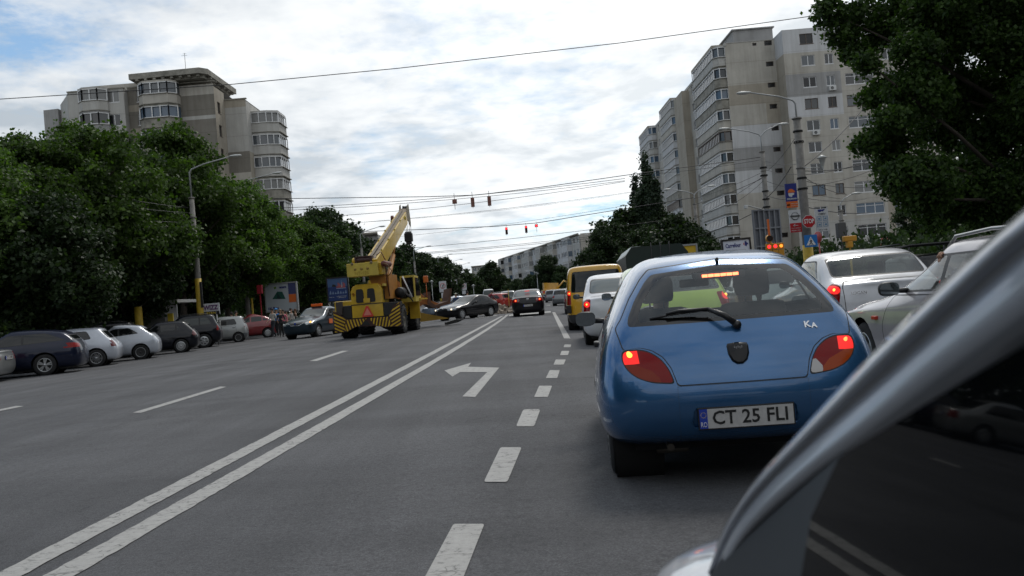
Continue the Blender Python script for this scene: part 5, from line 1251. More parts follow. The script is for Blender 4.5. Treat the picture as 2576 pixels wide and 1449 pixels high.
# taxi
g1, g2 = ground(727, 855), ground(802, 846); mid = (g1 + g2) / 2; h, l = hv(192); p = Vector((mid.x, mid.y)) - h * 2.63
TX, _ = car('taxi', gz(p.x, p.y), 192, 'slate blue taxi saloon with orange roof light facing us beside the crane', None, P_TAXI, kind='sedan', W=1.76, H=1.52, wb=2.63, ro=.85, fo=.80, r=.31, zb=.98, zh=.95, hdrop=.22, zdeck=1.04, yc=1.78, yrf=1.10, yrr=-.05, ytb=-.45, cat='taxi',
    head=([(.44, .80), (.56, .82), (.90, .86), (.90, .70), (.56, .66)], .34), heads=False, fplate='CT 54 DUY', fpz=.48, rims='cover', pill=[.35, 1.05], doors=[[(.38, .35), (1.02, .30), (1.60, .30), (1.60, .96), (.45, .98)]], steer=-4,
    grille=[(-.42, .82), (.42, .82), (.22, .68), (-.22, .68)], mirc=BLACK)
q = nb(); tube(q, [(-.46, 3.42, .80), (-.22, 3.50, .655), (.22, 3.50, .655), (.46, 3.42, .80)], .018, 6); link('grille_trim', q, CHROME, TX)
q = nb(); prism(q, [(-.045, .80), (.045, .80), (.04, .74), (0, .70), (-.04, .74)], 'y', 3.50, 3.53); link('badge', q, mat('badge_blue', (.02, .06, .35), .3), TX)
q = nb(); box(q, (-.30, -.07, 0), (.30, .07, .14), 0, .02); ts = link('taxi_light', q, mat('taxi_orange', (.75, .12, .01), .4), TX, (0, .85, 1.55)); q = nb(); box(q, (-.26, -.05, -.04), (.26, .05, 0)); link('light_base', q, BLACK, ts)
q = nb(); box(q, (.885, 1.02, .62), (.900, 1.45, .86)); link('door_sticker', q, mat('sticker_orange', (.75, .16, .04), .5), TX, (-1.79, 0, .0))
q = nb()
for x in (.10, -.50): tube(q, [(x, 2.02, 1.02), (x + .25, 1.80, 1.13), (x + .48, 1.84, 1.10)], .010, 5)
link('wiper', q, BLACK, TX)
b_ = link('lamp_bulb', sphere((-.72, 3.27, .79), .05), mat('indicator_amber', (.8, .3, .05), .3, emit=(1, .45, .08), estr=1.6), TX)
# black saloon at the rubble
BW, _ = car('car', by_wheel(1162, 803.4, 218, 1, 1.74, 2.72, 'front'), 218, 'black saloon with twin kidney grille turning in beside the rubble', None, P_BLACK, kind='sedan', W=1.74, H=1.42, wb=2.72, ro=.95, fo=.78, r=.315, zb=.91, zh=.86, hdrop=.16, zdeck=.97, yc=1.95, yrf=1.20, yrr=.0, ytb=-.42,
    head=([(.36, .70), (.90, .74), (.90, .60), (.40, .58)], .30), heads=True, fplate='CT 16 MVS', fpz=.46, rims='eight', pill=[.05, .78], doors=[[(.78, .32), (1.80, .32), (1.80, .90), (.82, .92)], [(-.05, .50), (.25, .32), (.74, .32), (.76, .92), (.02, .93)]], tail=([(.55, .92), (1.1, .92), (1.1, .74), (.6, .74)], .2))
for s in (-1, 1):
    q = nb(); P_ = round_poly([(.03 * s, .74), (.30 * s, .74), (.27 * s, .61), (.05 * s, .61)], .04, 3); tube(q, [(x, 3.50 + .02 - abs(x) * .08, z) for x, z in P_ + P_[:1]], .012, 6); g_ = link('grille', q, CHROME, BW)
    q = nb(); q.faces.new([q.verts.new((x, 3.52 - abs(x) * .08, z)) for x, z in P_]); link('grille_slats', q, BLACK, g_)
# dark saloon ahead in the left turn lane
g1, g2 = ground(1294, 797.5), ground(1366.7, 790.9); mid = (g1 + g2) / 2
VW, _ = car('car', gz(mid.x, mid.y), 1.5, 'black saloon with round lit tail lamps waiting alone in the turning lane', None, P_BLACK, kind='sedan', W=1.84, H=1.49, wb=2.71, ro=1.08, fo=.95, r=.33, rw=.22, zb=1.0, zh=.92, zdeck=1.07, yc=1.85, yrf=1.15, yrr=-.10, ytb=-.55,
    tail=([(.44, .98), (1.1, 1.0), (1.1, .80), (.46, .80)], .24), plate='CT 07 REA', pz=.60, rims='cover', lit=True, hotx=.86, hotz=.5, rglass=mat('car_glass_pale', (.10, .12, .12), .05, spec=1))
q = nb(); lathe(q, [(.075, -1.115), (.055, -1.125)], 'y', 16, (0, 0, .93)); lathe(q, [(.018, -1.13), (.001, -1.13)], 'y', 8, (0, 0, .93)); 
for s in (-1, 1): tube(q, [(s * .045, -1.125, .965), (s * .018, -1.125, .885), (0, -1.125, .93)], .009, 5)
link('badge', q, CHROME, VW)
for s in (-1, 1):
    q = nb(); lathe(q, [(.062, -1.09), (.045, -1.115), (.03, -1.09)], 'y', 16, (s * .53, 0, .90)); link('reversing_lamp', q, HEADL, VW)
q = nb(); box(q, (-.13, -.34, 1.385), (.13, -.30, 1.415)); link('brake_light', q, REDON, VW)
# yellow van
VN, _ = car('van', by_wheel(1439, 830, 3.5, 1, 1.90, 3.0), 3.5, 'tall yellow van with a dark rear window and lit brake lamp', None, P_YEL, kind='van', W=1.92, H=1.95, wb=3.0, ro=.95, fo=.92, r=.34, rw=.22, zb=1.12, zh=1.08, yc=2.9, yrf=2.2, yrr=-.80, ytb=-.89, ztb=1.14, wt=.84, cat='van',
    rwin=[(-.78, 1.16), (.78, 1.16), (.70, 1.78), (-.70, 1.78)], tail=([(.79, 1.22), (1.2, 1.22), (1.2, .80), (.79, .80)], .30), lit=True, hotz=.82, hotx=.9, trim='black', rims='steel', b0=.03, dlo=[(1.9, 1.20), (2.75, 1.18), (2.3, 1.72), (1.95, 1.74)], bumpm=mat('bumper_grey', (.035, .035, .04), .6), seams=False)
q = nb(); box(q, (-.20, -.80, 1.865), (.20, -.74, 1.89)); link('brake_light', q, REDON, VN); q = nb(); tube(q, [(-.62, -.985, 1.02), (.62, -.985, 1.02)], .012, 6); link('handle_strip', q, CHROME, VN)
for s in (-1, 1): q = nb(); box(q, (s * .80, -1.00, .55), (s * .955, -.9, .795), 0, .02); link('corner_guard', q, BLACK, VN); 
# white saloon behind the van
car('car', by_wheel(1483, 866.5, 4, 1, 1.74, 2.63), 4, 'white saloon between the yellow van and the lime hatchback, red lamp lit', None, P_WHITE, kind='sedan', W=1.74, H=1.53, wb=2.63, ro=.88, fo=.78, r=.31, zb=1.0, zh=.95, zdeck=1.06, yc=1.80, yrf=1.15, yrr=-.02, ytb=-.45,
    tail=([(.66, 1.01), (1.1, 1.02), (1.1, .60), (.72, .60)], .26), lit=True, rims='steel', rglass=mat('car_glass_pale', (.10, .12, .12), .05, spec=1))
# lime hatchback right in front of the blue one
LM, _ = car('car', gz(2.38, 12.9), 5, 'lime green hatchback directly ahead of the blue one, seen through its windows', None, P_LIME, kind='hatch', W=1.72, H=1.50, wb=2.5, ro=.68, fo=.80, r=.30, zb=1.0, zh=.92, yc=1.85, yrf=1.1, yrr=-.05, ytb=-.48, ztb=1.05, rdrop=.05,
    tail=([(.60, 1.04), (1.1, 1.04), (1.1, .84), (.64, .84)], .24), lit=True, glass=CLEAR2, rglass=CLEAR2, fglass=CLEAR, pill=[.1, .9], rims='steel', trim='black')
for s in (-1, 1):
    q = nb(); box(q, (s * .36 - .22, .75, .45), (s * .36 + .22, .92, 1.08), 0, .05); link('seat', q, SEATC, LM)
# grey car beyond it in the right hand lane, seen through the blue car's glass
car('car', gz(6.2, 20.5), 3, 'grey green hatchback ahead of the white saloon, glimpsed through the blue car', None, paint('paint_sage', (.24, .28, .27), .45, .36), kind='hatch', W=1.74, H=1.50, wb=2.6, ro=.75, fo=.8, r=.31, zb=.98, zh=.92, yc=1.85, yrf=1.1, yrr=-.2, ytb=-.5, ztb=1.02, tail=([(.62, 1.3), (1.1, 1.3), (1.1, .85), (.66, .85)], .3), pill=[.1, .9], rims='cover')
# white saloon on the right
WL, wsh = car('car', gz(5.47, 13.1), 4, 'white saloon right of the blue hatchback with tall red tail lamp', None, P_WHITE, kind='sedan', W=1.76, H=1.54, wb=2.63, ro=.88, fo=.78, r=.31, zb=1.0, zh=.95, zdeck=1.07, yc=1.80, yrf=1.12, yrr=-.04, ytb=-.42, wt=.80,
    tail=([(.675, 1.02), (.73, 1.06), (1.1, 1.06), (1.1, .64), (.76, .62)], .30), lit=True, hotz=.78, hotx=.88, plate='CT 12 LGN', pz=.52, rims='steel', rglass=CLEAR2, fglass=CLEAR, glass=CLEAR2, hatchdoor=[(-.66, .60), (.66, .60), (.665, 1.02), (.60, 1.075), (-.60, 1.075), (-.665, 1.02)])
q = nb(); box(q, (-.075, -.97, .915), (.075, -.925, .945), 0, .006); box(q, (-.055, -.97, .885), (.055, -.925, .908), 0, .006); link('badge', q, CHROME, WL)
text('LOGAN', .045, CHROME, WL, (-.48, surf_y(wsh, -.48, .88) - .96 if False else -.945, .90), name='badge_lettering', extrude=.004)
for s in (-1, 1):
    q = nb(); box(q, (s * .36 - .23, .70, .45), (s * .36 + .23, .86, 1.12), 0, .05); box(q, (s * .36 - .12, .70, 1.16), (s * .36 + .12, .80, 1.34), 0, .04); link('seat', q, SEATC, WL)
q = nb(); box(q, (-.6, -.1, .7), (.6, .02, 1.12), 0, .05); link('rear_seat', q, SEATC, WL)
# dark car with a roof rack beyond the white saloon
RK, _ = car('car', gz(9.6, 19.4), 2, 'dark car carrying black roof bars beyond the white saloon', None, P_BLACK, kind='estate', W=1.8, H=1.50, wb=2.7, ro=.95, fo=.85, r=.33, zb=1.0, zh=.95, yc=1.85, yrf=1.1, yrr=-.6, ytb=-.85, ztb=1.04, tail=([(.7, 1.1), (1.1, 1.1), (1.1, .8), (.74, .8)], .12), rims='steel')
q = nb()
for yy in (-.2, .8): tube(q, [(-1.05, yy, 1.64), (-.6, yy, 1.72), (.9, yy, 1.72), (1.15, yy, 1.60)], .028, 8)
for xx in (-.9, .9): tube(q, [(xx, -.4, 1.76), (xx, 1.1, 1.76)], .02, 6)
for xx in (-.62, .62):
    for yy in (-.2, .8): tube(q, [(xx, yy, 1.44), (xx, yy, 1.72)], .02, 6)
link('roof_rack', q, BLACK, RK)
# silver estate on the right, close
ES, _ = car('car', gz(4.66, 6.95), 1.0, 'silver estate car on the right with black mirror and roof rails', None, paint('paint_silver_estate', (.42, .395, .41), .10, .32, back=True), kind='estate', W=1.72, H=1.43, wb=2.62, ro=1.0, fo=.88, r=.315, rw=.2, zb=.94, zh=.86, yc=1.98, yrf=1.05, yrr=-.62, ytb=-.88, ztb=1.02, wt=.73,
    pill=[-.02, .82], dlo=[(-.70, 1.0), (1.78, .96), (1.02, 1.31), (-.48, 1.325)], glass=CLEAR2, fglass=CLEAR, rglass=CLEAR2, rims='five', rails=P_SILV, doors=[[(.82, .30), (1.98, .30), (2.03, .62), (1.86, .94), (.84, .95)]], handm=BLACK, msc=1.15, mirc=BLACK, tail=([(.66, 1.0), (1.1, 1.0), (1.1, .7), (.7, .7)], .12), crown=.025)
q = nb(); box(q, (-.885, 2.12, .68), (-.845, 2.22, .72), 0, .008); link('side_repeater', q, mat('repeater_red', (.5, .04, .02), .3), ES)
for s in (-1, 1): q = nb(); box(q, (s * .38 - .23, .72, .40), (s * .38 + .23, .88, 1.02), 0, .05); box(q, (s * .38 - .12, .72, 1.04), (s * .38 + .12, .82, 1.22), 0, .04); link('seat', q, SEATC, ES)
q = nb(); box(q, (-.74, 1.5, .6), (.74, 2.0, .88), 0, .06); link('dashboard', q, SEATC, ES)
q = nb(); tube(q, [(-.62, 1.42, .92), (-.50, 1.42, 1.08), (-.20, 1.42, 1.08), (-.10, 1.42, .92)], .016, 8); link('steering_wheel', q, BLACK, ES)
# --- small traffic in the distance --------------------------------------------------------
def far_car(px, Y, b, label, pm, grp='distant traffic around the roadworks', **k):
    p = at(px, 741 - .082 * (px - 1328), Y); d = dict(kind='hatch', W=1.72, H=1.5, wb=2.6, ro=.75, fo=.8, r=.31, zb=.95, zh=.9, yc=1.85, yrf=1.1, yrr=-.15, ytb=-.5, ztb=1.0, tail=([(.6, .98), (1.1, .98), (1.1, .75), (.64, .75)], .2), pill=[.9], rims='cover', mir=False); d.update(k)
    return car('car', gz(p.x, Y), b, label, grp, pm, **d)
far_car(1262, 80, -60, 'orange red hatchback standing across the roadworks behind the rubble', P_REDO, kind='estate', yrr=-.35, ytb=-.62)
far_car(1281, 88, 186, 'silver off road car with a bright headlamp right of the red hatchback', P_SILV, H=1.7, head=([(.4, .85), (.9, .88), (.9, .68), (.45, .68)], .3), heads=True)
far_car(1386, 112, 3, 'silver grey people carrier driving away through the junction', P_GREYM, H=1.62, zb=1.0)
far_car(1456, 46, 3, 'wine red hatchback just left of the yellow van', P_DRED)
far_car(1411, 78, 4, 'dark grey hatchback further ahead of the wine red one', P_GREYM)
far_car(1166, 68, 240, 'pale blue saloon roof showing behind the black saloon bonnet', P_LBLUE, kind='sedan', zdeck=1.0, ytb=-.45, yrr=0)
far_car(1252, 104, 183, 'dark off road car behind the silver one', P_BLACK, H=1.75, zb=1.05)
far_car(1300, 120, 182, 'white car facing us left of the lone dark saloon roof', P_WHITE)
far_car(1215, 112, 181, 'dark blue saloon under the far trees', P_NAVY)
far_car(1190, 100, 200, 'silver car under the far trees by the lamp posts', P_SILV)
vn, _ = far_car(1231, 125, 182, 'white van facing us beyond the man in the red shirt', P_WHITE, H=2.4, zb=1.2, zh=1.25, kind='van', yrr=-.7, ytb=-.74, ztb=1.3, yc=2.7, yrf=2.2, dlo=[(1.8, 1.3), (2.5, 1.3), (2.2, 2.0), (1.8, 2.0)], rwin=[(-.7, 1.4), (.7, 1.4), (.6, 2.1), (-.6, 2.1)], cat='van')

# ---------------------------------------------------------------- the yellow mobile crane
CYEL = mat('crane_yellow', (.50, .315, .010), .5, var=.22, vscale=2.2, coat=.3); CYELP = mat('crane_pale_yellow', (.50, .38, .06), .6, var=.22, vscale=2.5); CORG = mat('crane_orange', (.34, .135, .010), .55, var=.3, vscale=3)
CBLK = mat('crane_black', (.010, .010, .010), .5); CMAR = mat('crane_maroon', (.035, .010, .008), .55); CBRN = mat('boom_worn', (.20, .155, .105), .7, var=.4, vscale=3); CRUS = mat('rusty_maroon', (.12, .03, .02), .6, var=.3)
gl, gr = ground(878, 851), ground(1010, 839); cc = (gl + gr) / 2
CR = empty('mobile_crane', gz(cc.x, cc.y), 4, 'yellow mobile crane with striped rear plate and raised boom, back towards us', 'crane')
def cp(name, f, m, parent=None, **k): q = nb(); f(q); return link(name, q, m, parent or CR, **k)
BY = -.95
# chassis and superstructure
cp('chassis', lambda q: box(q, (-.72, BY + .05, .62), (.72, 4.3, 1.05)), CBLK)
hs = cp('engine_cover', lambda q: (prism(q, [(-.64, .82), (.64, .82), (.64, 1.98), (.52, 2.16), (-.50, 2.16), (-.64, 1.98)], 'y', BY + .02, BY + 1.25), box(q, (-.66, BY, 1.335), (.66, BY + 1.27, 1.365), 1)), [CYEL, CBLK])
bm_ = bmesh.new(); bm_.from_mesh(hs.data); bmesh.ops.bevel(bm_, geom=[e for e in bm_.edges if e.calc_length() > .12 and all(v.co.z > 1.9 for v in e.verts)], offset=.06, segments=3, affect='EDGES'); bm_.to_mesh(hs.data); bm_.free()
for x0, x1 in ((-.44, -.10), (.02, .36)):
    cp('grille_window', lambda q: prism(q, round_poly([(x0, 1.42), (x1, 1.42), (x1 - .03, 1.97), (x0 + .03, 1.97)], .08, 3), 'y', BY - .012, BY + .03), CBLK, hs)
for y0, y1 in ((BY + .28, BY + .62), (BY + .72, BY + 1.06)):
    cp('grille_window', lambda q: prism(q, round_poly([(y0, 1.48), (y1, 1.48), (y1, 1.90), (y0, 1.90)], .05, 3), 'x', .62, .652), CBLK, hs)
cp('lamp', lambda q: lathe(q, [(.05, BY - .05), (.055, BY + .03)], 'y', 12, (-.53, 0, 1.78)), mat('lamp_orange', (.5, .12, .02), .3), hs)
cp('plate_holder', lambda q: box(q, (-.13, BY - .03, 1.40), (.14, BY - .014, 1.58), 0, .01), CYEL, hs)
cp('hinge_box', lambda q: box(q, (.66, BY + .1, 2.02), (.76, BY + .9, 2.12), 0, .02), CYELP, hs)
tri = cp('warning_triangle', lambda q: prism(q, round_poly([(-.25, .83), (.25, .83), (.04, 1.27), (-.04, 1.27)], .03, 2), 'y', BY - .035, BY - .022), mat('triangle_red', (.55, .05, .03), .4))
cp('triangle_face', lambda q: prism(q, [(-.155, .895), (.155, .895), (0, 1.19)], 'y', BY - .042, BY - .036), mat('triangle_pink', (.62, .20, .16), .45), tri)
for s in (-1, 1):
    cp('tank', lambda q: box(q, (min(s * .66, s * 1.25), BY - .0, .80), (max(s * .66, s * 1.25), BY + 1.0, 1.34), 0, .02), CBLK)
cp('outrigger_post', lambda q: box(q, (-1.26, BY - .1, 1.0), (-1.02, BY + .1, 1.52)), mat('post_brown', (.045, .035, .03), .7))
# striped rear plate: wings and centre boards, every stripe a piece of its own
PL = [(-1.38, .29), (-.85, .30), (-.48, .47), (.28, .44), (.72, .36), (1.38, .34), (1.38, 1.36), (1.08, 1.18), (.86, .78), (-.86, .80), (-1.12, 1.02), (-1.38, 1.22)]
cp('striped_plate', lambda q: prism(q, PL, 'y', BY - .16, BY - .10), CMAR)
def clip(poly, n, d):
    out = []
    for i in range(len(poly)):
        p, q = poly[i - 1], poly[i]; a, c = p[0] * n[0] + p[1] * n[1] - d, q[0] * n[0] + q[1] * n[1] - d
        if (a >= 0) != (c >= 0): t = a / (a - c); out.append((p[0] + (q[0] - p[0]) * t, p[1] + (q[1] - p[1]) * t))
        if c >= 0: out.append(q)
    return out
def stripes(region, ang, step=.125, wd=.058, m=CYEL):
    n = (math.cos(R(ang)), math.sin(R(ang))); k = -30
    while k < 30:
        d = k * step; pg = clip(clip(region, n, d), (-n[0], -n[1]), -(d + wd)); k += 1
        if len(pg) > 2 and abs(sum(pg[i - 1][0] * pg[i][1] - pg[i][0] * pg[i - 1][1] for i in range(len(pg)))) > .002:
            cp('stripe', lambda q: prism(q, pg, 'y', BY - .175, BY - .161), m)
stripes([(-.95, .44), (-.86, .31), (-.50, .47), (-.30, .49), (-.02, .77), (-.84, .77)], 15)
stripes([(-1.36, .30), (-.88, .31), (-.98, .46), (-.88, .78), (-1.12, .98), (-1.36, 1.18)], 62)
stripes([(.96, .50), (.86, .38), (.72, .38), (.28, .47), (.08, .77), (.86, .77)], 165)
stripes([(1.36, .36), (.90, .37), (1.0, .50), (.90, .78), (1.09, 1.12), (1.36, 1.32)], 118)
cp('plate_gap', lambda q: prism(q, [(-.14, .66), (.0, .66), (.10, .50), (-.26, .50)], 'y', BY - .18, BY - .162), CBLK)
# turntable, pedestal, counterweight, winch
cp('pedestal', lambda q: (prism(q, [(.20, 2.1), (.74, 2.0), (.80, 2.46), (.10, 2.46)], 'y', BY + .25, BY + 2.4), box(q, (.62, BY + .5, 1.5), (.86, BY + 2.2, 2.5))), CORG)
cp('turntable', lambda q: lathe(q, [(.62, 1.05), (.66, 1.3), (.60, 1.5), (.01, 1.5)], 'z', 24, (.1, 1.2, 0)), CBLK)
cw = cp('counterweight', lambda q: box(q, (-.66, BY - .25, 2.48), (.62, BY + .55, 3.02), 0, .02), CYELP)
for x in (-.31, -.05, .20): cp('boss', lambda q: lathe(q, [(.055, BY - .252), (.055, BY - .27), (.03, BY - .285), (.001, BY - .285)], 'y', 14, (x, 0, 2.78)), mat('boss_brown', (.28, .19, .04), .6), cw)
text('NT-125', .13, mat('faint_print', (.36, .25, .02), .6), cw, (-.05, BY - .256, 2.60), name='counterweight_lettering', extrude=.004)
cp('counterweight_cheek', lambda q: box(q, (.621, BY - .1, 2.50), (.74, BY + .55, 2.98), 0, .015), CYEL)
cp('winch', lambda q: (lathe(q, [(.13, -.27), (.13, .27)], 'x', 16, (.0, BY + .10, 3.14)), box(q, (-.36, BY - .05, 3.021), (-.28, BY + .3, 3.29)), box(q, (.28, BY - .05, 3.021), (.36, BY + .3, 3.29)), box(q, (-.30, BY - .02, 3.25), (.30, BY + .3, 3.30))), CMAR)
cp('winch_motor', lambda q: (lathe(q, [(.10, -.5), (.13, -.46), (.13, -.37)], 'x', 14, (.02, BY + .1, 3.13))), CYEL)
for x in (-.42, .36): cp('lifting_eye', lambda q: lathe(q, [(.055, BY - .22), (.055, BY - .27), (.02, BY - .28)], 'y', 10, (x, 0, 3.0)), CBRN)
cp('hydraulic_cylinder', lambda q: lathe(q, [(.02, BY - .3), (.10, BY - .28), (.12, BY - .1), (.12, BY + .8)], 'y', 16, (.86, 0, 2.92)), CRUS)
cp('hose', lambda q: tube(q, [(.86, BY - .28, 2.92), (1.05, BY - .45, 2.86), (1.18, BY - .3, 2.6), (1.0, BY + .1, 2.45), (.75, BY + .3, 2.42)], .018, 6), mat('hose', (.14, .08, .02), .6))
cp('hose', lambda q: tube(q, [(.5, BY + .2, 3.3), (.72, BY + .1, 3.42), (.84, BY + .2, 3.1), (.8, BY + .4, 2.4), (.85, BY + .5, 1.6)], .022, 6), CRUS)
# boom: box section with a worn top plate
bb0, bb1 = Vector((.30, BY + .15, 3.18)), Vector((.22, 7.6, 6.05)); ax = (bb1 - bb0).normalized(); upv = Vector((0, -ax.z, ax.y)); rx = ax.cross(upv).normalized()
def sect(t, w, h0): c = bb0.lerp(bb1, t); return [c - rx * w + upv * .0, c + rx * w, c + rx * w - upv * h0, c - rx * w - upv * h0]
def boomf(q, a, c_, wa, ha, wc, hc):
    A = [q.verts.new(p) for p in sect(a, wa, ha)]; C = [q.verts.new(p) for p in sect(c_, wc, hc)]
    for i, j in ((0, 1), (1, 2), (2, 3), (3, 0)): q.faces.new((A[i], A[j], C[j], C[i]))
    q.faces.new(A[::-1]); q.faces.new(C); bmesh.ops.recalc_face_normals(q, faces=q.faces)
BM = cp('boom', lambda q: boomf(q, -.02, .90, .255, .70, .23, .58), CYEL)
def plate(q):
    A = [bb0 - rx * .17 + upv * .012, bb0 + rx * .17 + upv * .012]; C = [bb0.lerp(bb1, .97) - rx * .15 + upv * .012, bb0.lerp(bb1, .97) + rx * .15 + upv * .012]
    q.faces.new([q.verts.new(p) for p in (A[0], A[1], C[1], C[0])])
    tube(q, [bb0 + upv * .03, bb0.lerp(bb1, .93) + upv * .03], .018, 5, 1)
cp('boom_top_plate', plate, [CBRN, CBLK], BM)
for k in range(9):
    for s in (-1, 1):
        p = bb0.lerp(bb1, .03 + .095 * k) + rx * s * .22 + upv * .02
        if k % 2: cp('boom_rib', lambda q: box(q, (p.x - .03, p.y - .05, p.z - .02), (p.x + .03, p.y + .05, p.z + .03)), CYELP, BM)
cp('boom_head', lambda q: (boomf(q, .905, 1.0, .21, .52, .18, .36)), CBRN, BM)
hd = bb1
for s in (-1, 1): cp('head_plate', lambda q: prism(q, [(hd.y - .6, hd.z - .55), (hd.y + .25, hd.z - .95), (hd.y + .35, hd.z - .70), (hd.y + .05, hd.z + .22), (hd.y - .25, hd.z + .10)], 'x', hd.x + s * .20 - .015, hd.x + s * .20 + .015), mat('head_plate', (.25, .22, .16), .6, var=.3), BM)
cp('sheave', lambda q: lathe(q, [(.02, -.10), (.17, -.10), (.14, 0), (.17, .10), (.02, .10)], 'x', 16, (hd.x, hd.y + .12, hd.z - .02)), CBLK, BM)
cp('cable_reel', lambda q: lathe(q, [(.02, -.06), (.13, -.06), (.13, .06), (.02, .06)], 'x', 14, (hd.x - .31, bb0.lerp(bb1, .80).y, bb0.lerp(bb1, .80).z - .04)), CRUS, BM)
cp('boom_pin', lambda q: lathe(q, [(.11, .0), (.11, .07), (.05, .09)], 'x', 14, (hd.x + .20, bb0.lerp(bb1, .84).y, bb0.lerp(bb1, .84).z - .16)), CYELP, BM)
cp('lift_cylinder', lambda q: (tube(q, [(.30, 1.2, 1.7), (.28, 3.6, 3.5)], .11, 12), tube(q, [(.28, 3.6, 3.5), (.27, 4.4, 4.15)], .06, 10)), CORG)
hk = cp('hook_block', lambda q: (box(q, (-.20, -.16, -.32), (.20, .16, .12), 0, .04), box(q, (-.14, -.12, -.46), (.14, .12, -.322), 0, .03), lathe(q, [(.02, -.15), (.15, -.15), (.15, .15), (.02, .15)], 'x', 14, (0, 0, .06))), CBLK, None, loc=(hd.x + .02, hd.y + .42, hd.z - 1.35))
cp('rope', lambda q: [tube(q, [(x, 0, .1), (x, 0, .72)], .012, 5) for x in (-.09, -.02, .07, .15)], CBLK, hk)
cp('hook', lambda q: tube(q, [(0, 0, -.45), (.10, 0, -.60), (.04, 0, -.74), (-.08, 0, -.72), (-.12, 0, -.62)], [.03, .04, .04, .03, .012], 8), CBLK, hk)
# cab on the right front, black air cleaner, mudguard, steps
cb = cp('cab', lambda q: prism(q, [(1.55, 1.30), (2.85, 1.30), (2.85, 1.75), (2.45, 2.42), (1.55, 2.45)], 'x', .92, 1.55), CYELP)
cp('cab_window', lambda q: prism(q, [(1.65, 1.55), (2.70, 1.55), (2.70, 1.75), (2.38, 2.32), (1.65, 2.34)], 'x', 1.552, 1.572), GLASS, cb)
cp('cab_window', lambda q: prism(q, [(.98, 1.5), (1.49, 1.5), (1.49, 2.36), (.98, 2.36)], 'y', 1.53, 1.548), GLASS, cb)
cp('grab_rail', lambda q: tube(q, [(1.05, 1.50, 2.42), (1.42, 1.40, 1.5)], .035, 6), mat('rail_white', (.6, .6, .6), .5), cb)
cp('air_cleaner', lambda q: lathe(q, [(.02, .55), (.20, .55), (.23, .65), (.23, 1.15), (.18, 1.22), (.02, 1.22)], 'y', 18, (1.05, 0, 1.72)), CBLK)
cp('mudguard', lambda q: (prism(q, [(1.0, .75), (3.9, .75), (3.9, 1.42), (2.2, 1.42), (1.1, 1.3)], 'x', .96, 1.0), box(q, (.98, 2.35, 1.37), (1.62, 4.2, 1.44)), box(q, (1.10, 2.30, .55), (1.55, 2.38, 1.42))), CYEL)
cp('beacon', lambda q: (box(q, (1.75, 2.6, 2.10), (1.95, 2.8, 2.40), 0, .03), tube(q, [(1.85, 2.7, 1.4), (1.85, 2.7, 2.1)], .02, 6)), mat('lamp_orange', (.5, .12, .02), .3))
cp('valve_hoses', lambda q: [tube(q, [(1.0 + .06 * k, .9, 1.45), (1.15 + .07 * k, .75, 1.72 - .03 * k), (1.4 + .03 * k, .9, 1.50 - .04 * k), (1.45, 1.4, 1.3)], .022, 6) for k in range(5)], CBLK)
def big_wheel(x, y, r=.62, w=.56, parent=None):
    q = nb(); lathe(q, [(r * .52, -w / 2 + .05), (r * .62, -w / 2), (r * .88, -w / 2 + .02), (r * .95, -w / 2 + .08), (r * .955, w / 2 - .08), (r * .88, w / 2 - .02), (r * .62, w / 2), (r * .52, w / 2 - .05)], 'x', 30)
    for k in range(20):
        a = 2 * math.pi * k / 20
        for s in (-1, 1):
            a2 = a + (math.pi / 20 if s > 0 else 0); M = Matrix.Rotation(a2, 3, 'X') @ Matrix.Rotation(R(28 * s), 3, 'Y')
            c = Matrix.Rotation(a2, 3, 'X') @ Vector((s * w * .25, 0, r * .965)); bmesh.ops.create_cube(q, size=1, matrix=Matrix.Translation(c) @ (Matrix.Rotation(a2, 3, 'X') @ Matrix.Rotation(R(25 * s), 3, 'Z')).to_4x4() @ Matrix.Diagonal((w * .50, .06, .06, 1)))
    o = link('wheel', q, TYRE, parent or CR, (x, y, r)); q = nb(); s = 1 if x > 0 else -1
    lathe(q, [(r * .54, s * (w / 2 - .04)), (r * .50, s * (w / 2 - .06)), (r * .30, s * (w / 2 - .16)), (.10, s * (w / 2 - .14)), (.08, s * (w / 2 - .02)), (.001, s * (w / 2 - .02))], 'x', 20); link('rim', q, mat('crane_rim', (.10, .09, .07), .7), o); return o
for x in (-1.04, 1.04):
    for y in (0, 3.0): big_wheel(x, y)
# ---------------------------------------------------------------- orange loader beyond the crane
LO = empty('wheel_loader', gz(-3.9, 42.0), 78, 'orange loader with lifted rusty bucket, right of the crane', 'loader')
LORG = mat('loader_orange', (.36, .13, .03), .6, var=.35, vscale=3); LRUS = mat('bucket_rust', (.11, .055, .035), .75, var=.4, vscale=3)
def lp(name, f, m, parent=None, **k):
    q = nb(); f(q)
    for v in q.verts: v.co.y -= 1.35
    return link(name, q, m, parent or LO, **k)
lp('body', lambda q: (box(q, (-.6, -2.9, .6), (.6, -.5, 1.4), 0, .05), prism(q, [(-1.5, 1.4), (-.4, 1.4), (-.5, 2.2), (-1.4, 2.2)], 'x', -.5, .5)), CYEL)
for x in (-.62, .62):
    ar = lp('loader_arm', lambda q: prism(q, [(-.6, 1.45), (.5, 1.15), (1.5, .75), (1.62, .92), (.55, 1.42), (-.55, 1.72)], 'x', x - .05, x + .05), LORG)
    lp('lift_cylinder', lambda q: tube(q, [(x * .8, -.3, .9), (x * .8, .9, 1.30)], .05, 8), LORG, ar)
    lp('bucket_link', lambda q: prism(q, [(-.35, 2.10), (-.22, 2.14), (.85, 1.0), (.70, .92)], 'x', x - .03, x + .03), LORG, ar)
    lp('bucket_link', lambda q: prism(q, [(.10, 2.12), (.24, 2.12), (1.05, 1.12), (.92, 1.05)], 'x', x - .10, x - .05), LORG, ar)
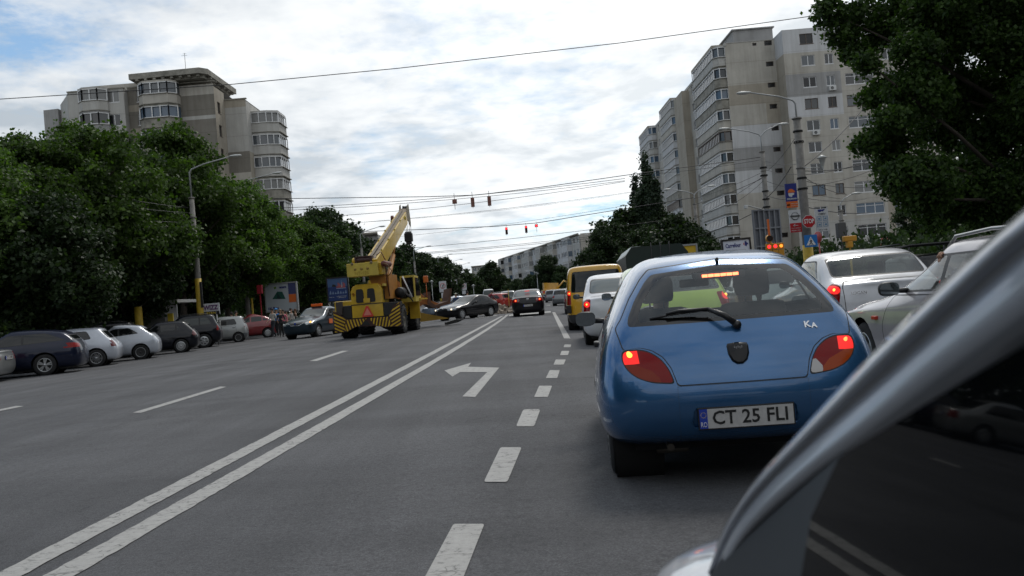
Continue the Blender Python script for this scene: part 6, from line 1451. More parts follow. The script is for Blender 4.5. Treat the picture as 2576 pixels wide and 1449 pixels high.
lp('tilt_cylinder', lambda q: (tube(q, [(.1, .2, 2.0), (.1, 1.1, 1.1)], .05, 8), tube(q, [(.1, .55, 1.65), (.1, .95, 1.25)], .065, 8, 1)), [CHROME, LORG])
bk = lp('bucket', lambda q: (prism(q, [(1.00, .95), (1.22, .78), (1.95, .92), (2.06, 1.58), (1.98, 1.58), (1.86, 1.05), (1.30, .92), (1.12, 1.05), (1.12, 1.50), (1.04, 1.50)], 'x', -1.05, 1.05)), LRUS)
lp('blade', lambda q: prism(q, [(-.2, .22), (1.9, .30), (.2, .78), (-.2, .74)], 'x', .75, .85), mat('blade_yellow', (.32, .19, .02), .6, var=.3))
lp('foot_pad', lambda q: prism(q, [(1.7, .03), (2.2, .10), (2.5, .22), (2.1, .24), (1.7, .14)], 'x', .5, 1.1), CBLK)
for y in (-3.3, -1.9):
    for x in (-.85, .85): big_wheel(x, y, .55, .40, LO)
LO.scale = (1.12, 1.12, 1.12)
# far yellow digger
p = at(1388, 736, 150); DG = empty('excavator', gz(p.x, 150), 80, 'yellow digger cab roof far down the street above the barriers', 'digger')
q = nb(); box(q, (-1.2, -1.6, 1.0), (1.2, 1.4, 1.9), 0, .1); prism(q, [(-1.3, 1.9), (1.2, 1.9), (1.3, 2.9), (-1.3, 3.1)], 'x', -1.1, .2); link('body', q, P_YEL, DG)
q = nb(); tube(q, [(.5, .8, 1.8), (.5, 2.2, 3.2), (.5, 3.6, 2.4)], .16, 6); link('digging_arm', q, P_YEL, DG)
for s in (-1, 1): q = nb(); box(q, (s * 1.0 - .25, -1.9, .0), (s * 1.0 + .25, 1.9, .85), 0, .2); link('track', q, CBLK, DG)
# ---------------------------------------------------------------- street furniture
CONC = mat('pole_concrete', (.20, .19, .175), .9, var=.3, vscale=4); YELP_ = mat('pole_yellow', (.50, .34, .03), .6, var=.3, vscale=3); GALV = mat('galvanised', (.32, .33, .33), .45, metal=.4); LHEAD = mat('lamp_housing', (.45, .46, .45), .4); LGL = mat('lamp_lens', (.5, .5, .48), .2, coat=1)
def top(name, f, m, label, cat, loc=(0, 0, 0), group=None, yaw=0, smooth=None):
    q = nb(); f(q); o = link(name, q, m, None, loc, smooth); o.rotation_euler = (0, 0, -R(yaw)); return tag(o, label, cat, group)
def street_lamp(X_, Y, hp, H, arm, label, group, yellow=0, pr=.13, thin=False, double=0, armz=.55):
    r = empty('street_lamp', (X_, Y, zg(X_) - .02), 0, label, 'street lamp', group)
    q = nb()
    if not thin: tube(q, [(0, 0, 0), (0, 0, hp)], [pr * 1.25, pr * .85], 12); [tube(q, [(0, 0, z), (0, 0, z + .06)], pr * 1.15, 12) for z in (hp * .72, hp * .86, hp - .08)]
    else: tube(q, [(0, 0, 0), (0, 0, hp)], [pr, pr * .7], 10)
    link('pole', q, CONC if not thin else GALV, r)
    if yellow: q = nb(); tube(q, [(0, 0, .02), (0, 0, yellow)], [pr * 1.27, pr * 1.16], 12); link('yellow_base', q, YELP_, r)
    for s in ([arm] if not double else [arm, double]):
        q = nb(); d = 1 if s > 0 else -1; tube(q, [(.0, 0, hp - .6), (0, 0, H - armz - .15), (d * .12, 0, H - armz + .02), (s * .35, 0, H - armz * .55), (s, 0, H)], [.05, .045, .042, .036, .03], 8); a = link('lamp_arm', q, GALV, r)
        q = nb(); lathe(q, [(.02, 0), (.085, .08), (.13, .35), (.12, .60), (.03, .72)], 'x', 14)
        for v in q.verts: v.co.z *= .62; v.co.z = max(v.co.z, -.035); v.co.x *= d
        link('lamp_head', q, LHEAD, a, (s - d * .1, 0, H), smooth=True); q = nb(); lathe(q, [(.03, .12), (.10, .30), (.105, .52), (.03, .64)], 'x', 12)
        for v in q.verts: v.co.z = v.co.z * .5 - .03; v.co.x *= d
        link('lamp_lens', q, LGL, a, (s - d * .1, 0, H), smooth=True)
    return r
def lantern(parent, z, s=-1):
    q = nb(); tube(q, [(0, 0, z - .35), (s * .12, 0, z - .12), (s * 1.0, 0, z - .08)], .03, 8); a = link('lantern_arm', q, GALV, parent)
    q = nb(); lathe(q, [(.03, -.2), (.07, -.10), (.05, -.02), (.17, .32), (.16, .33)], 'z', 14, (s * 1.05, 0, z)); link('lantern', q, mat('lantern_glass', (.30, .31, .30), .2), a, smooth=True)
    q = nb(); lathe(q, [(.24, .32), (.20, .42), (.04, .50), (.001, .50)], 'z', 14, (s * 1.05, 0, z)); link('lantern_cap', q, LHEAD, a)
GLL = 'tall street lamps along the left kerb'
L1 = street_lamp(-17.0, 46.5, 8.15, 10.2, 2.3, 'tall street lamp with a lantern and yellow base, standing behind the parked black cars', GLL, 3.7, .15); lantern(L1, 4.6, -1.05)
q = nb(); box(q, (.14, -.24, 2.1), (.26, -.17, 3.5)); link('notice_plate', q, mat('notice_black', (.02, .02, .02), .5), L1)
street_lamp(-18.9, 61, 9.0, 11.5, 2.6, 'street lamp whose head shows against the tower, pole hidden in leaves', GLL, 0)
street_lamp(-19.6, 80, 7.0, 9.0, 1.0, 'street lamp with thick yellow base beside the white price billboard', GLL, 3.7, .17)
for (yy, xx, lab) in ((86, -14.8, 'street lamp hidden behind the crane body'), (122, -13.6, 'first tall lamp right of the crane hook'), (148, -12.4, 'second tall lamp right of the crane'), (170, -11.9, 'third tall lamp right of the crane'), (190, -11.4, 'fourth and smallest lamp right of the crane')):
    street_lamp(xx, yy, 7.4, 9.4, 2.0, lab, GLL, 3.2 if yy < 160 else 0, .14)
def lamp_px(pxb, pyt, Y, arm, label, thin, pr, hpf=.8, **k):
    p = at(pxb, pyt, Y); return street_lamp(p.x, Y, p.z * hpf, p.z + k.pop('up', .5), arm, label, 'street lamps on the right side', thin=thin, pr=pr, **k)
SP = lamp_px(2003, 285, 40, -2.1, 'thick concrete lamp pole carrying the stop sign and advertising boards', False, .20, 1.0, up=1.35, yellow=2.6)
P2 = lamp_px(1916, 372, 54, -2.0, 'concrete cable pole with two lamp arms in front of the blank end wall', False, .17, 1.0, up=1.6, double=1.2)
P3 = lamp_px(1745, 480, 74, -2.0, 'concrete pole with two lamp arms in front of the balcony stacks', False, .16, .9, double=1.3)
P4 = lamp_px(1568, 560, 95, -1.8, 'slim lamp among the trees left of the poplars', True, .07)
P5 = lamp_px(1508, 592, 140, -1.8, 'distant lamp above the yellow van', True, .08)
P6 = lamp_px(1350, 684, 165, -1.8, 'distant lamp in front of the dark central trees', True, .08)
P7 = lamp_px(2112, 500, 62, 1.0, 'grey pole with a transformer box in front of the shops', False, .17, .9)
q = nb(); box(q, (-.38, -.3, 3.6), (.2, .3, 4.7), 0, .05); box(q, (-.1, -.25, 2.6), (.4, .25, 3.2), 0, .05); link('transformer_box', q, mat('box_grey', (.07, .07, .07), .7), P7)
for P_, z0, n in ((SP, 5.2, 2), (SP, 7.4, 2), (P2, 5.6, 3), (P2, 7.6, 2)):
    for k in range(n):
        q = nb(); tube(q, [(0, 0, z0 + k * .5), (0, 0, z0 + k * .5 + .09)], .235 - .012 * k, 10); link('pole_clamp', q, UNDER, P_)
q = nb(); tube(q, [(0, -.2, 6.2), (.8, -.2, 6.15)], .02, 6); lathe(q, [(.03, 6.1), (.16, 6.55), (.26, 6.58), (.05, 6.72), (.001, 6.72)], 'z', 14, (.95, -.2, 0)); SPl = link('lantern', q, LHEAD, SP)
# ---- signs on that pole
GOR = 'advertising boards on the thick lamp pole'
BLU = mat('sign_navy', (.012, .022, .17), .5); ORA = mat('sign_orange', (.62, .13, .02), .5); WHI = mat('sign_white', (.52, .53, .55), .5); REDS = mat('sign_red', (.42, .012, .018), .45); BLS = mat('sign_blue', (.02, .17, .50), .45); STEEL_G = mat('sign_grey', (.22, .23, .24), .4, metal=.5); BSQ = mat('sign_steel_blue', (.10, .22, .36), .5)
def board(name, x0, y0, x1, y1, Y, m, label, cat='advertising board', group=None, frame=None, th=.06):
    a, c = at(x0, y0, Y), at(x1, y1, Y); w = abs(c.x - a.x); h_ = abs(a.z - c.z); cx, cz = (a.x + c.x) / 2, (a.z + c.z) / 2
    r = empty(name, (cx, Y, cz), 0, label, cat, group); q = nb(); box(q, (-w / 2, 0, -h_ / 2), (w / 2, th, h_ / 2)); link('panel', q, m, r)
    if frame: q = nb(); t = .09; [box(q, lo, hi) for lo, hi in (((-w / 2 - t, -.05, -h_ / 2 - t), (w / 2 + t, th + .05, -h_ / 2)), ((-w / 2 - t, -.05, h_ / 2), (w / 2 + t, th + .05, h_ / 2 + t)), ((-w / 2 - t, -.048, -h_ / 2), (-w / 2, th + .05, h_ / 2)), ((w / 2, -.048, -h_ / 2), (w / 2 + t, th + .05, h_ / 2)))]; link('frame', q, frame, r)
    return r, w, h_
def patch(r, poly, m, name='print', y=-.006): q = nb(); prism(q, poly, 'y', y, y + .005); return link(name, q, m, r)
D1, w, h_ = board('advertising_board', 1974, 463, 2008, 521, 39.6, BLU, 'navy board reading DEDEMAN with an orange strip below', group=GOR)
patch(D1, [(-w / 2, -h_ / 2), (w / 2, -h_ / 2), (w / 2, -h_ * .24), (-w / 2, -h_ * .24)], ORA)
patch(D1, round_poly([(-.17, .14), (.20, .14), (.14, .24), (0, .33), (-.13, .27)], .06, 3), ORA); patch(D1, round_poly([(-.15, .12), (.13, .12), (.13, .04), (.02, .0), (.04, -.07), (-.12, -.03)], .04, 3), WHI, y=-.008)
text('DEDEMAN', .075, WHI, D1, (0, -.012, -.155), width=w * .82, bold=.003); text('MAGAZIN', .04, WHI, D1, (.10, -.012, -h_ * .34), width=.32); text('CONSTANTA', .035, WHI, D1, (.10, -.012, -h_ * .43), width=.32)
patch(D1, [(-.26, -h_ * .36), (-.17, -h_ * .36), (-.17, -h_ * .31), (-.10, -h_ * .385), (-.17, -h_ * .46), (-.17, -h_ * .41), (-.26, -h_ * .41)], WHI)
D2, w, h_ = board('advertising_board', 1984, 529, 2018, 583, 39.6, WHI, 'white board with a round steel car emblem above a red strip with arrow', group=GOR)
patch(D2, [(-w / 2, -h_ / 2), (w / 2, -h_ / 2), (w / 2, -h_ * .09), (-w / 2, -h_ * .09)], REDS)
q = nb(); lathe(q, [(.15, -.012), (.19, -.014), (.19, -.008)], 'y', 28, (0, 0, h_ * .22)); box(q, (-.24, -.02, h_ * .22 - .032), (.24, -.008, h_ * .22 + .032)); link('emblem', q, STEEL_G, D2)
text('NISSAN', .045, PINK, D2, (0, -.022, h_ * .22), width=.36, bold=.002); text('TOTAL SERVICE', .05, WHI, D2, (0, -.012, -h_ * .32), width=w * .8); text('INTERNATIONAL', .05, WHI, D2, (0, -.012, -h_ * .42), width=w * .8)
q = nb(); tube(q, [(.12, -.012, -h_ * .20), (-.11, -.012, -h_ * .20)], .012, 5); tube(q, [(-.03, -.012, -h_ * .14), (-.12, -.012, -h_ * .20), (-.03, -.012, -h_ * .26)], .012, 5); link('arrow', q, WHI, D2)
D3, w, h_ = board('advertising_board', 2050, 526, 2087, 580, 39.5, WHI, 'white board reading OMV with four blue pictogram squares', group=GOR)
text('OMV', .09, STEEL_G, D3, (0, -.012, h_ * .26), width=.34, bold=.002); patch(D3, round_poly([(-.17, h_ * .36), (-.05, h_ * .36), (0, h_ * .40), (.05, h_ * .36), (.17, h_ * .47), (.02, h_ * .46), (-.17, h_ * .47)], .03, 2), BLU)
for sx in (-1, 1):
    for k, zz in enumerate((.06, -.20)):
        cx, cz = sx * .145, h_ * zz; q = nb(); s_ = .105; t = .018
        for lo, hi in (((-s_, -s_), (s_, -s_ + t)), ((-s_, s_ - t), (s_, s_)), ((-s_, -s_ + t), (-s_ + t, s_ - t)), ((s_ - t, -s_ + t), (s_, s_ - t))): box(q, (cx + lo[0], -.010, cz + lo[1]), (cx + hi[0], -.003, cz + hi[1]))
        box(q, (cx - .04, -.010, cz - .04), (cx + .05, -.003, cz + .03)); link('pictogram', q, BSQ, D3)
text('500 m', .045, PINK, D3, (-.10, -.012, -h_ * .43), width=.20); patch(D3, [(.05, -h_ * .44), (.15, -h_ * .44), (.15, -h_ * .46), (.20, -h_ * .43), (.15, -h_ * .40), (.15, -h_ * .42), (.05, -h_ * .42)], PINK)
p = at(2035, 557, 39.3); SG = empty('stop_sign', (p.x, 39.3, p.z), 0, 'red octagonal STOP sign on the thick lamp pole', 'road sign')
q = nb(); o8 = lambda r: [(r * math.cos(R(22.5 + 45 * k)), r * math.sin(R(22.5 + 45 * k))) for k in range(8)]; prism(q, o8(.315), 'y', .0, .02); link('panel', q, WHI, SG); q = nb(); prism(q, o8(.29), 'y', -.008, -.001); link('sign_face', q, REDS, SG); text('STOP', .20, WHITE, SG, (0, -.014, 0), width=.46, bold=.006)
p = at(2040, 606, 39.3); PG = empty('crossing_sign', (p.x, 39.3, p.z), 0, 'blue square pedestrian crossing sign below the stop sign', 'road sign')
q = nb(); box(q, (-.30, 0, -.28), (.30, .02, .28), 0, .004); link('panel', q, BLS, PG); patch(PG, [(-.22, -.20), (.22, -.20), (0, .20)], WHITE, 'sign_face')
q = nb(); prism(q, [(-.02, .04), (.03, .05), (.05, .0), (.10, -.03), (.03, -.02), (.02, -.07), (.09, -.17), (.05, -.17), (0, -.10), (-.06, -.17), (-.10, -.17), (-.03, -.08), (-.03, -.02), (-.09, -.04)], 'y', -.012, -.007); lathe(q, [(.025, -.012), (.001, -.013)], 'y', 10, (0, 0, .09)); [box(q, (-.18 + k * .085, -.0115, -.195), (-.14 + k * .085, -.0075, -.178)) for k in range(5)]; link('pictogram', q, PINK, PG)
p = at(2058, 597, 41); top('round_sign', lambda q: (lathe(q, [(.001, -.02), (.28, -.02), (.28, .0)], 'y', 20), tube(q, [(0, .03, -.3), (0, .03, -2.6)], .03, 6)), mat('sign_red_pale', (.45, .08, .08), .5), 'round red and white sign seen from the side behind the crossing sign', 'road sign', tuple(p), yaw=70)
# ---- hoarding seen from behind, supermarket board, yellow board, truck cover
a, c = at(1893, 530, 50), at(1976, 660, 50); HB_ = empty('hoarding', (a.x, 50, 0), -18, 'grey metal back of a large hoarding with ribs and a lamp bracket', 'hoarding'); ww = (c.x - a.x) * 1.08; zt_, zb_ = a.z, max(1.5, c.z)
HG = mat('hoarding_grey', (.105, .115, .135), .6, var=.2); q = nb(); box(q, (0, .05, zb_), (ww, .12, zt_ - .03)); link('back_sheet', q, HG, HB_)
for k in range(6): q = nb(); box(q, (ww * k / 5 - .04, -.05, zb_ - .3), (ww * k / 5 + .04, .045, zt_)); link('rib', q, mat('rib_grey', (.15, .16, .18), .5), HB_)
for k in range(4): z = zb_ + (zt_ - zb_) * k / 3; q = nb(); box(q, (-.05, -.055 - .001 * k, z - .05), (ww + .05, .04, z + .04)); link('rib', q, mat('rib_grey', (.15, .16, .18), .5), HB_)
q = nb(); tube(q, [(ww * .45, 0, zt_), (-1.0, -.9, zt_ + .25)], .035, 6); q2 = link('lamp_bracket', q, GALV, HB_); q = nb(); box(q, (-1.12, -1.0, zt_ + .05), (-.95, -.82, zt_ + .25), 0, .03); link('lamp', q, LHEAD, q2)
for x in (.5, ww - .5): q = nb(); tube(q, [(x, .2, 0), (x, .2, zt_)], .10, 8); link('post', q, STEEL_G, HB_)
C1, w, h_ = board('shop_sign', 1818, 607, 1888, 648, 46, mat('sign_bluish_white', (.62, .66, .76), .4), 'pale board reading Carrefour with red and blue arrow emblem', 'shop sign', frame=PINK)  # panel in one even bluish white, without emission
for v_ in (C1,): v_.rotation_euler = (0, R(-1), 0)
text('Carrefour', .22, BLU, C1, (-w * .12, -.012, h_ * .22), width=w * .58, bold=.006); patch(C1, [(w * .27, h_ * .26), (w * .31, h_ * .36), (w * .31, h_ * .16)], REDS, 'emblem'); patch(C1, [(w * .33, h_ * .16), (w * .33, h_ * .40), (w * .40, h_ * .40), (w * .40, h_ * .34), (w * .47, h_ * .26), (w * .40, h_ * .18), (w * .40, h_ * .12)], BLU, 'emblem')
text('650 m', .12, PINK, C1, (w * .33, -.012, -h_ * .10), width=.5); q = nb(); tube(q, [(-w * .3, -.015, -h_ * .14), (w * .10, -.015, -h_ * .06)], .02, 5); tube(q, [(w * .10, -.015, -h_ * .06), (w * .10, -.015, -h_ * .3)], .02, 5); link('arrow', q, PINK, C1)
Y1, w, h_ = board('shop_sign', 1684, 622, 1752, 645, 44, mat('sign_yellow', (.55, .36, .02), .5), 'yellow board with small black letters behind the blue roof', 'shop sign', frame=GALV); text('mm', .17, PINK, Y1, (-.25, -.012, h_ * .12), width=.4, bold=.008)
a = at(1560, 632, 33); TK = empty('truck', (a.x + 1.4, 33.0, zg(6)), 4, 'truck with a dark green cover rising behind the van', 'truck'); zt_ = at(1620, 612, 33).z
q = nb(); prism(q, [(-1.2, 1.1), (1.2, 1.1), (1.2, zt_ - .35), (.95, zt_), (-.95, zt_), (-1.2, zt_ - .30)], 'y', 0, 6.5); link('cover', q, mat('tarpaulin', (.008, .022, .018), .4, var=.2), TK)
q = nb(); prism(q, [(-1.22, zt_ - .33), (-.96, zt_ + .01), (-.6, zt_ + .012), (-.6, zt_ + .002), (-.95, zt_ - .008), (-1.205, zt_ - .34)], 'y', -.03, 6.4); link('cover_edge', q, mat('cover_pale', (.40, .45, .44), .5), TK)
q = nb(); box(q, (-1.1, .1, .55), (1.1, 8.2, 1.09)); link('chassis', q, UNDER, TK); q = nb(); box(q, (-1.1, 6.7, .8), (1.1, 8.4, 2.6), 0, .12); link('cab', q, P_WHITE, TK)
for x in (-.95, .95):
    for y in (1.2, 2.4, 7.2): add_wheel(TK, x, y, .5, .28, 'steel')
for k in range(3): q = nb(); tube(q, [(-.2 + .35 * k, -.03, 1.2), (-.2 + .35 * k, -.03, zt_ + .12)], .02, 5); link('cover_pole', q, BLACK, TK)
# pharmacy sign and wall sign
p = at(2237, 606, 90); PH, w, h_ = board('shop_sign', 2196, 597, 2272, 618, 93, mat('sign_pale', (.50, .50, .49), .5), 'long pale shop sign reading APTEKA MARGARITAR in red', 'shop sign')
text('APTEKA', .30, REDS, PH, (-w * .05, -.02, h_ * .22), width=w * .45, bold=.02); text('MARGARITAR', .30, REDS, PH, (.1, -.02, -h_ * .22), width=w * .8, bold=.02)
# ---- traffic lights
TLB = mat('signal_back', (.20, .085, .065), .6, var=.3); TLY = mat('signal_amber_body', (.50, .24, .02), .5); TLR = mat('signal_red_lit', (.8, .02, .02), .3, emit=(1, .02, .03), estr=2.5); TLD = mat('signal_dark_lens', (.02, .012, .01), .3)
def signal(px, py, Y, n, label, front, up=.35, down=.3, h=.24):
    p = at(px, py, Y); r = empty('traffic_light', tuple(p), 0, label, 'traffic light', 'traffic lights hung on cables across the street')
    q = nb(); box(q, (-.11 if n > 1 else -.14, 0, -h * n), (.11 if n > 1 else .14, .10, 0), 0, .012); link('housing', q, TLB, r)
    q = nb(); tube(q, [(0, .02, up), (0, .02, -h * n - down)], .016, 6); link('hanger', q, PINK, r)
    for k in range(n):
        q = nb(); lathe(q, [(.085, -.02), (.001, -.025)], 'y', 14, (0, 0, -h * (k + .5))); link('lamp_lens', q, (TLR if (k == 0 and front) else (TLD if front else TLB)), r)
        if front: q = nb(); lathe(q, [(.10, -.0), (.095, -.14)], 'y', 12, (0, 0, -h * (k + .5))); bmesh.ops.delete(q, geom=[f for f in q.faces if f.calc_center_median().z < -h * (k + .5) - .02], context='FACES'); link('visor', q, PINK, r)
    return r
signal(1143, 501, 52, 1, 'single square signal on the upper cable, seen from behind', False, down=.35, h=.28); signal(1188, 497, 52, 3, 'three lamp signal in the middle of the upper cable, seen from behind', False, down=.08, h=.19); signal(1230, 494, 52, 3, 'three lamp signal on the right of the upper cable, seen from behind', False, down=.08, h=.19)
signal(1273.5, 572, 76, 3, 'left signal of the lower cable showing red', True, .25, .1, .21); signal(1323, 568, 76, 3, 'middle signal of the lower cable showing red', True, .25, .1, .21); signal(1349, 564, 76, 1, 'single red signal on the lower cable', True, .25, .45, .26)
p = at(1936, 600, 44); TP = empty('traffic_light', (p.x, 44, p.z), 0, 'amber cased signal cluster with red lamps above the blue roof', 'traffic light')
q = nb(); lathe(q, [(.17, -.05), (.20, .1), (.05, .16)], 'y', 16); link('housing', q, TLY, TP, (0, 0, .0)); q = nb(); lathe(q, [(.15, -.052), (.001, -.055)], 'y', 16); link('lamp_lens', q, TLD, TP)
q = nb(); box(q, (-.05, -.0, .12), (.05, .05, 1.0)); link('marker', q, ORA, TP)
for k, dx in enumerate((-.06, .26, .56)):
    q = nb(); box(q, (dx - .15, .0, -.58), (dx + .15, .18, -.26), 0, .02); box(q, (dx - .14, .0, -1.2), (dx + .14, .18, -.60), 0, .02); hh_ = link('housing', q, TLY, TP); q = nb(); lathe(q, [(.085, -.02), (.001, -.025)], 'y', 14, (dx, 0, -.42)); link('lamp_lens', q, TLR if k < 2 else HOT_ if False else (TLR if k < 2 else mat('signal_amber_lit', (.8, .2, .02), .3, emit=(1, .25, .03), estr=1.6)), hh_)
q = nb(); tube(q, [(.1, .12, -3.6), (.1, .12, -.2)], .05, 8); link('post', q, YELP_, TP)
p = at(2138, 600, 47); TP2 = empty('traffic_light', tuple(p), 0, 'amber signal turned sideways above the white saloon roof', 'traffic light'); q = nb(); box(q, (-.35, -.1, -.15), (.35, .25, .15), 0, .05); box(q, (-.2, -.15, -.5), (.1, .2, -.16), 0, .04); link('housing', q, TLY, TP2); q = nb(); tube(q, [(0, .1, -3.5), (0, .1, -.4)], .06, 8); link('post', q, YELP_, TP2)
p = at(1029, 726, 60); top('traffic_light', lambda q: (box(q, (-.10, -.1, -.15), (.10, .1, .35), 0, .02), box(q, (-.1, -.08, -.55), (.45, .1, -.18), 0, .05), tube(q, [(.3, 0, -2.6), (.3, 0, -.2)], .05, 8)), TLY, 'small amber signal cluster behind the crane cab', 'traffic light', tuple(p))
# ---- wires
WIRE = mat('cable_black', (.015, .015, .016), .6)
def wire(pts, rad, label, sag=0, grp='cables strung across the street', m=None):
    P = [at(x, y, Y) for x, y, Y in pts]; Q = []
    for i in range(len(P) - 1):
        for k in range(10): t = k / 10; p = P[i].lerp(P[i + 1], t); p.z -= sag * 4 * t * (1 - t); Q.append(p)
    Q.append(P[-1]); b = nb(); tube(b, Q, rad, 5); o = link('cable', b, m or WIRE); return tag(o, label, 'cable', grp)
wire([(-40, 252, 26), (580, 212.5, 26), (1000, 172, 26), (1560, 108, 26), (2060, 38, 26), (2500, -40, 26)], .013, 'thick black cable crossing the whole sky near the top')
wire([(690, 500, 53), (1069, 495, 52), (1143, 492.6, 52), (1188, 491, 52), (1230, 487, 52), (1401, 465.7, 52), (1572, 441, 52), (1916, 395, 54)], .022, 'cable that carries the upper traffic lights')
wire([(900, 583, 77), (1069, 577, 76), (1245, 569.5, 76), (1349, 561, 76), (1572, 525, 75), (1745, 497, 74)], .030, 'cable that carries the lower traffic lights')
for k, (a0, a1, Y) in enumerate((((690, 524), (1572, 449), 54), ((700, 530), (1572, 454.5), 55), ((820, 545), (1572, 456.5), 56), ((900, 560), (1600, 483), 66), ((830, 565), (1600, 481), 68), ((950, 600), (1600, 512), 70))):
    wire([(*a0, Y), (*a1, Y)], (.017, .015, .015, .009, .014, .011)[k], 'thin cable %s of the upper traffic lights' % ('just above', 'just below the first one', 'low', 'faint one below', 'sagging one below', 'long one far below')[k][:30], .25)
for k, (a0, a1, Y) in enumerate((((1000, 627), (1700, 550), 85), ((1050, 637), (1745, 563), 90), ((1060, 639), (1745, 568), 92), ((1130, 640), (1500, 603), 110))):
    wire([(*a0, Y), (*a1, Y)], .022, ('upper long thin cable above the far block', 'double thin cable above the far block, upper strand', 'double thin cable above the far block, lower strand', 'shortest thin cable close to the far roofs')[k], .2)
for k, (y0, y1) in enumerate(((400, 522), (432, 535), (470, 560), (505, 570), (530, 590), (560, 640), (600, 655))):
    wire([(-30, y0, 36), (474, y1, 46.3)], .011, ('first', 'second', 'third', 'fourth', 'fifth', 'sixth', 'seventh')[k] + ' thin cable from the top, running from the left edge to the first lamp post', .35, 'cables in front of the left trees', mat('cable_grey', (.06, .065, .06), .5))
RW_ = 'tangle of cables between the poles on the right'
rc = [((2022, 430, 40), (2190, 408, 46)), ((2022, 440, 40), (2200, 398, 46)), ((2022, 455, 40), (2190, 470, 46)), ((2022, 420, 40), (2170, 275, 46)), ((2022, 470, 40), (2200, 425, 46)), ((1925, 425, 54), (2015, 437, 40)), ((1925, 490, 54), (2015, 500, 40)), ((1925, 440, 54), (1720, 565, 56)), ((1925, 450, 54), (1830, 520, 52)), ((1990, 420, 40), (1925, 500, 54)), ((2005, 340, 40), (1930, 430, 54)), ((1925, 400, 54), (1600, 440, 70)), ((1925, 520, 54), (1740, 600, 60)), ((1925, 455, 54), (2115, 500, 62)), ((2022, 498, 40), (2180, 500, 50)), ((2025, 520, 40), (2190, 535, 50)), ((1925, 405, 54), (2022, 410, 40)), ((1745, 500, 74), (1925, 430, 54)), ((1745, 515, 74), (1925, 445, 54)), ((2022, 445, 40), (2130, 490, 44))]
nm = 'one two three four five six seven eight nine ten eleven twelve thirteen fourteen fifteen sixteen seventeen eighteen nineteen twenty'.split()
for k, (a0, a1) in enumerate(rc): o = wire([a0, a1], .014 if k % 3 else .022, '%s cable from %s %s %s, %s' % (('fine', 'thick')[k % 3 == 0], 'stop sign pole' if a0[2] == 40 else ('balcony side pole' if a0[2] == 74 else 'two armed pole'), 'up to' if a1[1] < a0[1] - 30 else ('down to' if a1[1] > a0[1] + 30 else 'straight to'), 'leaning tree' if a1[0] > 2125 else ('transformer pole' if a1[0] > 2100 else ('stop sign pole' if a1[2] == 40 else ('two armed pole' if a1[2] == 54 else 'trees beyond'))), 'at ' + ('fourth floor level' if a0[1] > 480 else ('seventh floor level' if a0[1] < 415 else ('fifth floor level' if a0[1] > 446 else 'sixth floor level')))), .15, RW_)
# ---- left side: kiosk, billboards, banner, red cabinets, small signs
p0, p1 = at(392, 770, 47), at(352, 806, 47); KI = empty('kiosk', (at(385, 790, 47).x, 47, 0), 0, 'small pale kiosk with a flat white canopy under the trees', 'kiosk')
q = nb(); box(q, (-.55, 0, 0), (.65, 1.8, at(385, 768, 47).z - .05)); link('wall', q, mat('kiosk_grey', (.22, .22, .22), .7), KI); zt_ = at(390, 765, 47).z; q = nb(); box(q, (-.6, -.8, zt_ - .02), (1.7, 2, zt_ + .14)); link('canopy', q, mat('canopy_white', (.42, .42, .40), .6), KI); q = nb(); tube(q, [(1.6, -.7, 0), (1.6, -.7, zt_)], .03, 6); link('post', q, GALV, KI)
q = nb(); box(q, (.70, .2, 1.2), (1.0, .3, 1.75)); link('notice', q, YELS, KI)
for px, Y, zz, lab in ((349, 45, 1.9, 'short thick yellow post beside the kiosk'), (637, 60, 2.2, 'thin yellow post behind the silver city car'), (548, 62, 2.0, 'thin yellow post behind the red banner people')):
    p = at(px, 800, Y); top('post', lambda q: tube(q, [(0, 0, 0), (0, 0, zz + .3)], .2 if Y < 50 else .07, 10), YELP_, lab, 'post', (p.x, Y, 0))
WZ, w, h_ = board('banner', 508, 765, 553, 790, 46.5, WHI, 'white banner with dark letters WIZZ and yellow RYAN below', 'banner')
text('WIZZ', h_ * .38, mat('wiz_violet', (.10, .02, .12), .5), WZ, (0, -.012, h_ * .12), width=w * .85, bold=.012); patch(WZ, [(-w / 2, -h_ * .5), (w / 2, -h_ * .5), (w / 2, -h_ * .2), (-w / 2, -h_ * .2)], PINK); text('RYAN', h_ * .2, YELS, WZ, (0, -.014, -h_ * .36), width=w * .5); q = nb(); tube(q, [(-w * .3, .03, -2), (-w * .3, .03, 0)], .04, 6); tube(q, [(w * .3, .03, -2), (w * .3, .03, 0)], .04, 6); link('post', q, GALV, WZ)
OB, w, h_ = board('billboard', 667, 717, 748, 778, 61, mat('board_white', (.40, .44, .47), .4), 'white billboard with a green tent picture, orange panel and price 139.90 lei', 'billboard', frame=GALV, th=.2)
patch(OB, [(w * .25, -h_ * .22), (w / 2, -h_ * .22), (w / 2, h_ * .08), (w * .25, h_ * .08)], ORA); patch(OB, [(w * .25, h_ * .085), (w / 2, h_ * .085), (w / 2, h_ * .5), (w * .25, h_ * .5)], mat('board_violet', (.05, .06, .16), .5)); patch(OB, [(-w * .30, -.05 * h_), (-w * .12, h_ * .22), (.05 * w, h_ * .2), (w * .14, -.08 * h_)], mat('tent_green', (.01, .08, .06), .6)); patch(OB, [(-w * .14, -.06 * h_), (-w * .12, h_ * .18), (.02 * w, -.07 * h_)], mat('tent_dark', (.006, .03, .03), .6), y=-.011)
text('139.90 lei', h_ * .085, BLU, OB, (-w * .29, -.014, -h_ * .40), width=w * .34, bold=.01); text('terasare.', h_ * .085, BLU, OB, (w * .08, -.014, h_ * .37), width=w * .24, bold=.01); q = nb(); tube(q, [(0, .1, -4), (0, .1, -h_ / 2)], .1, 8); link('post', q, GALV, OB)
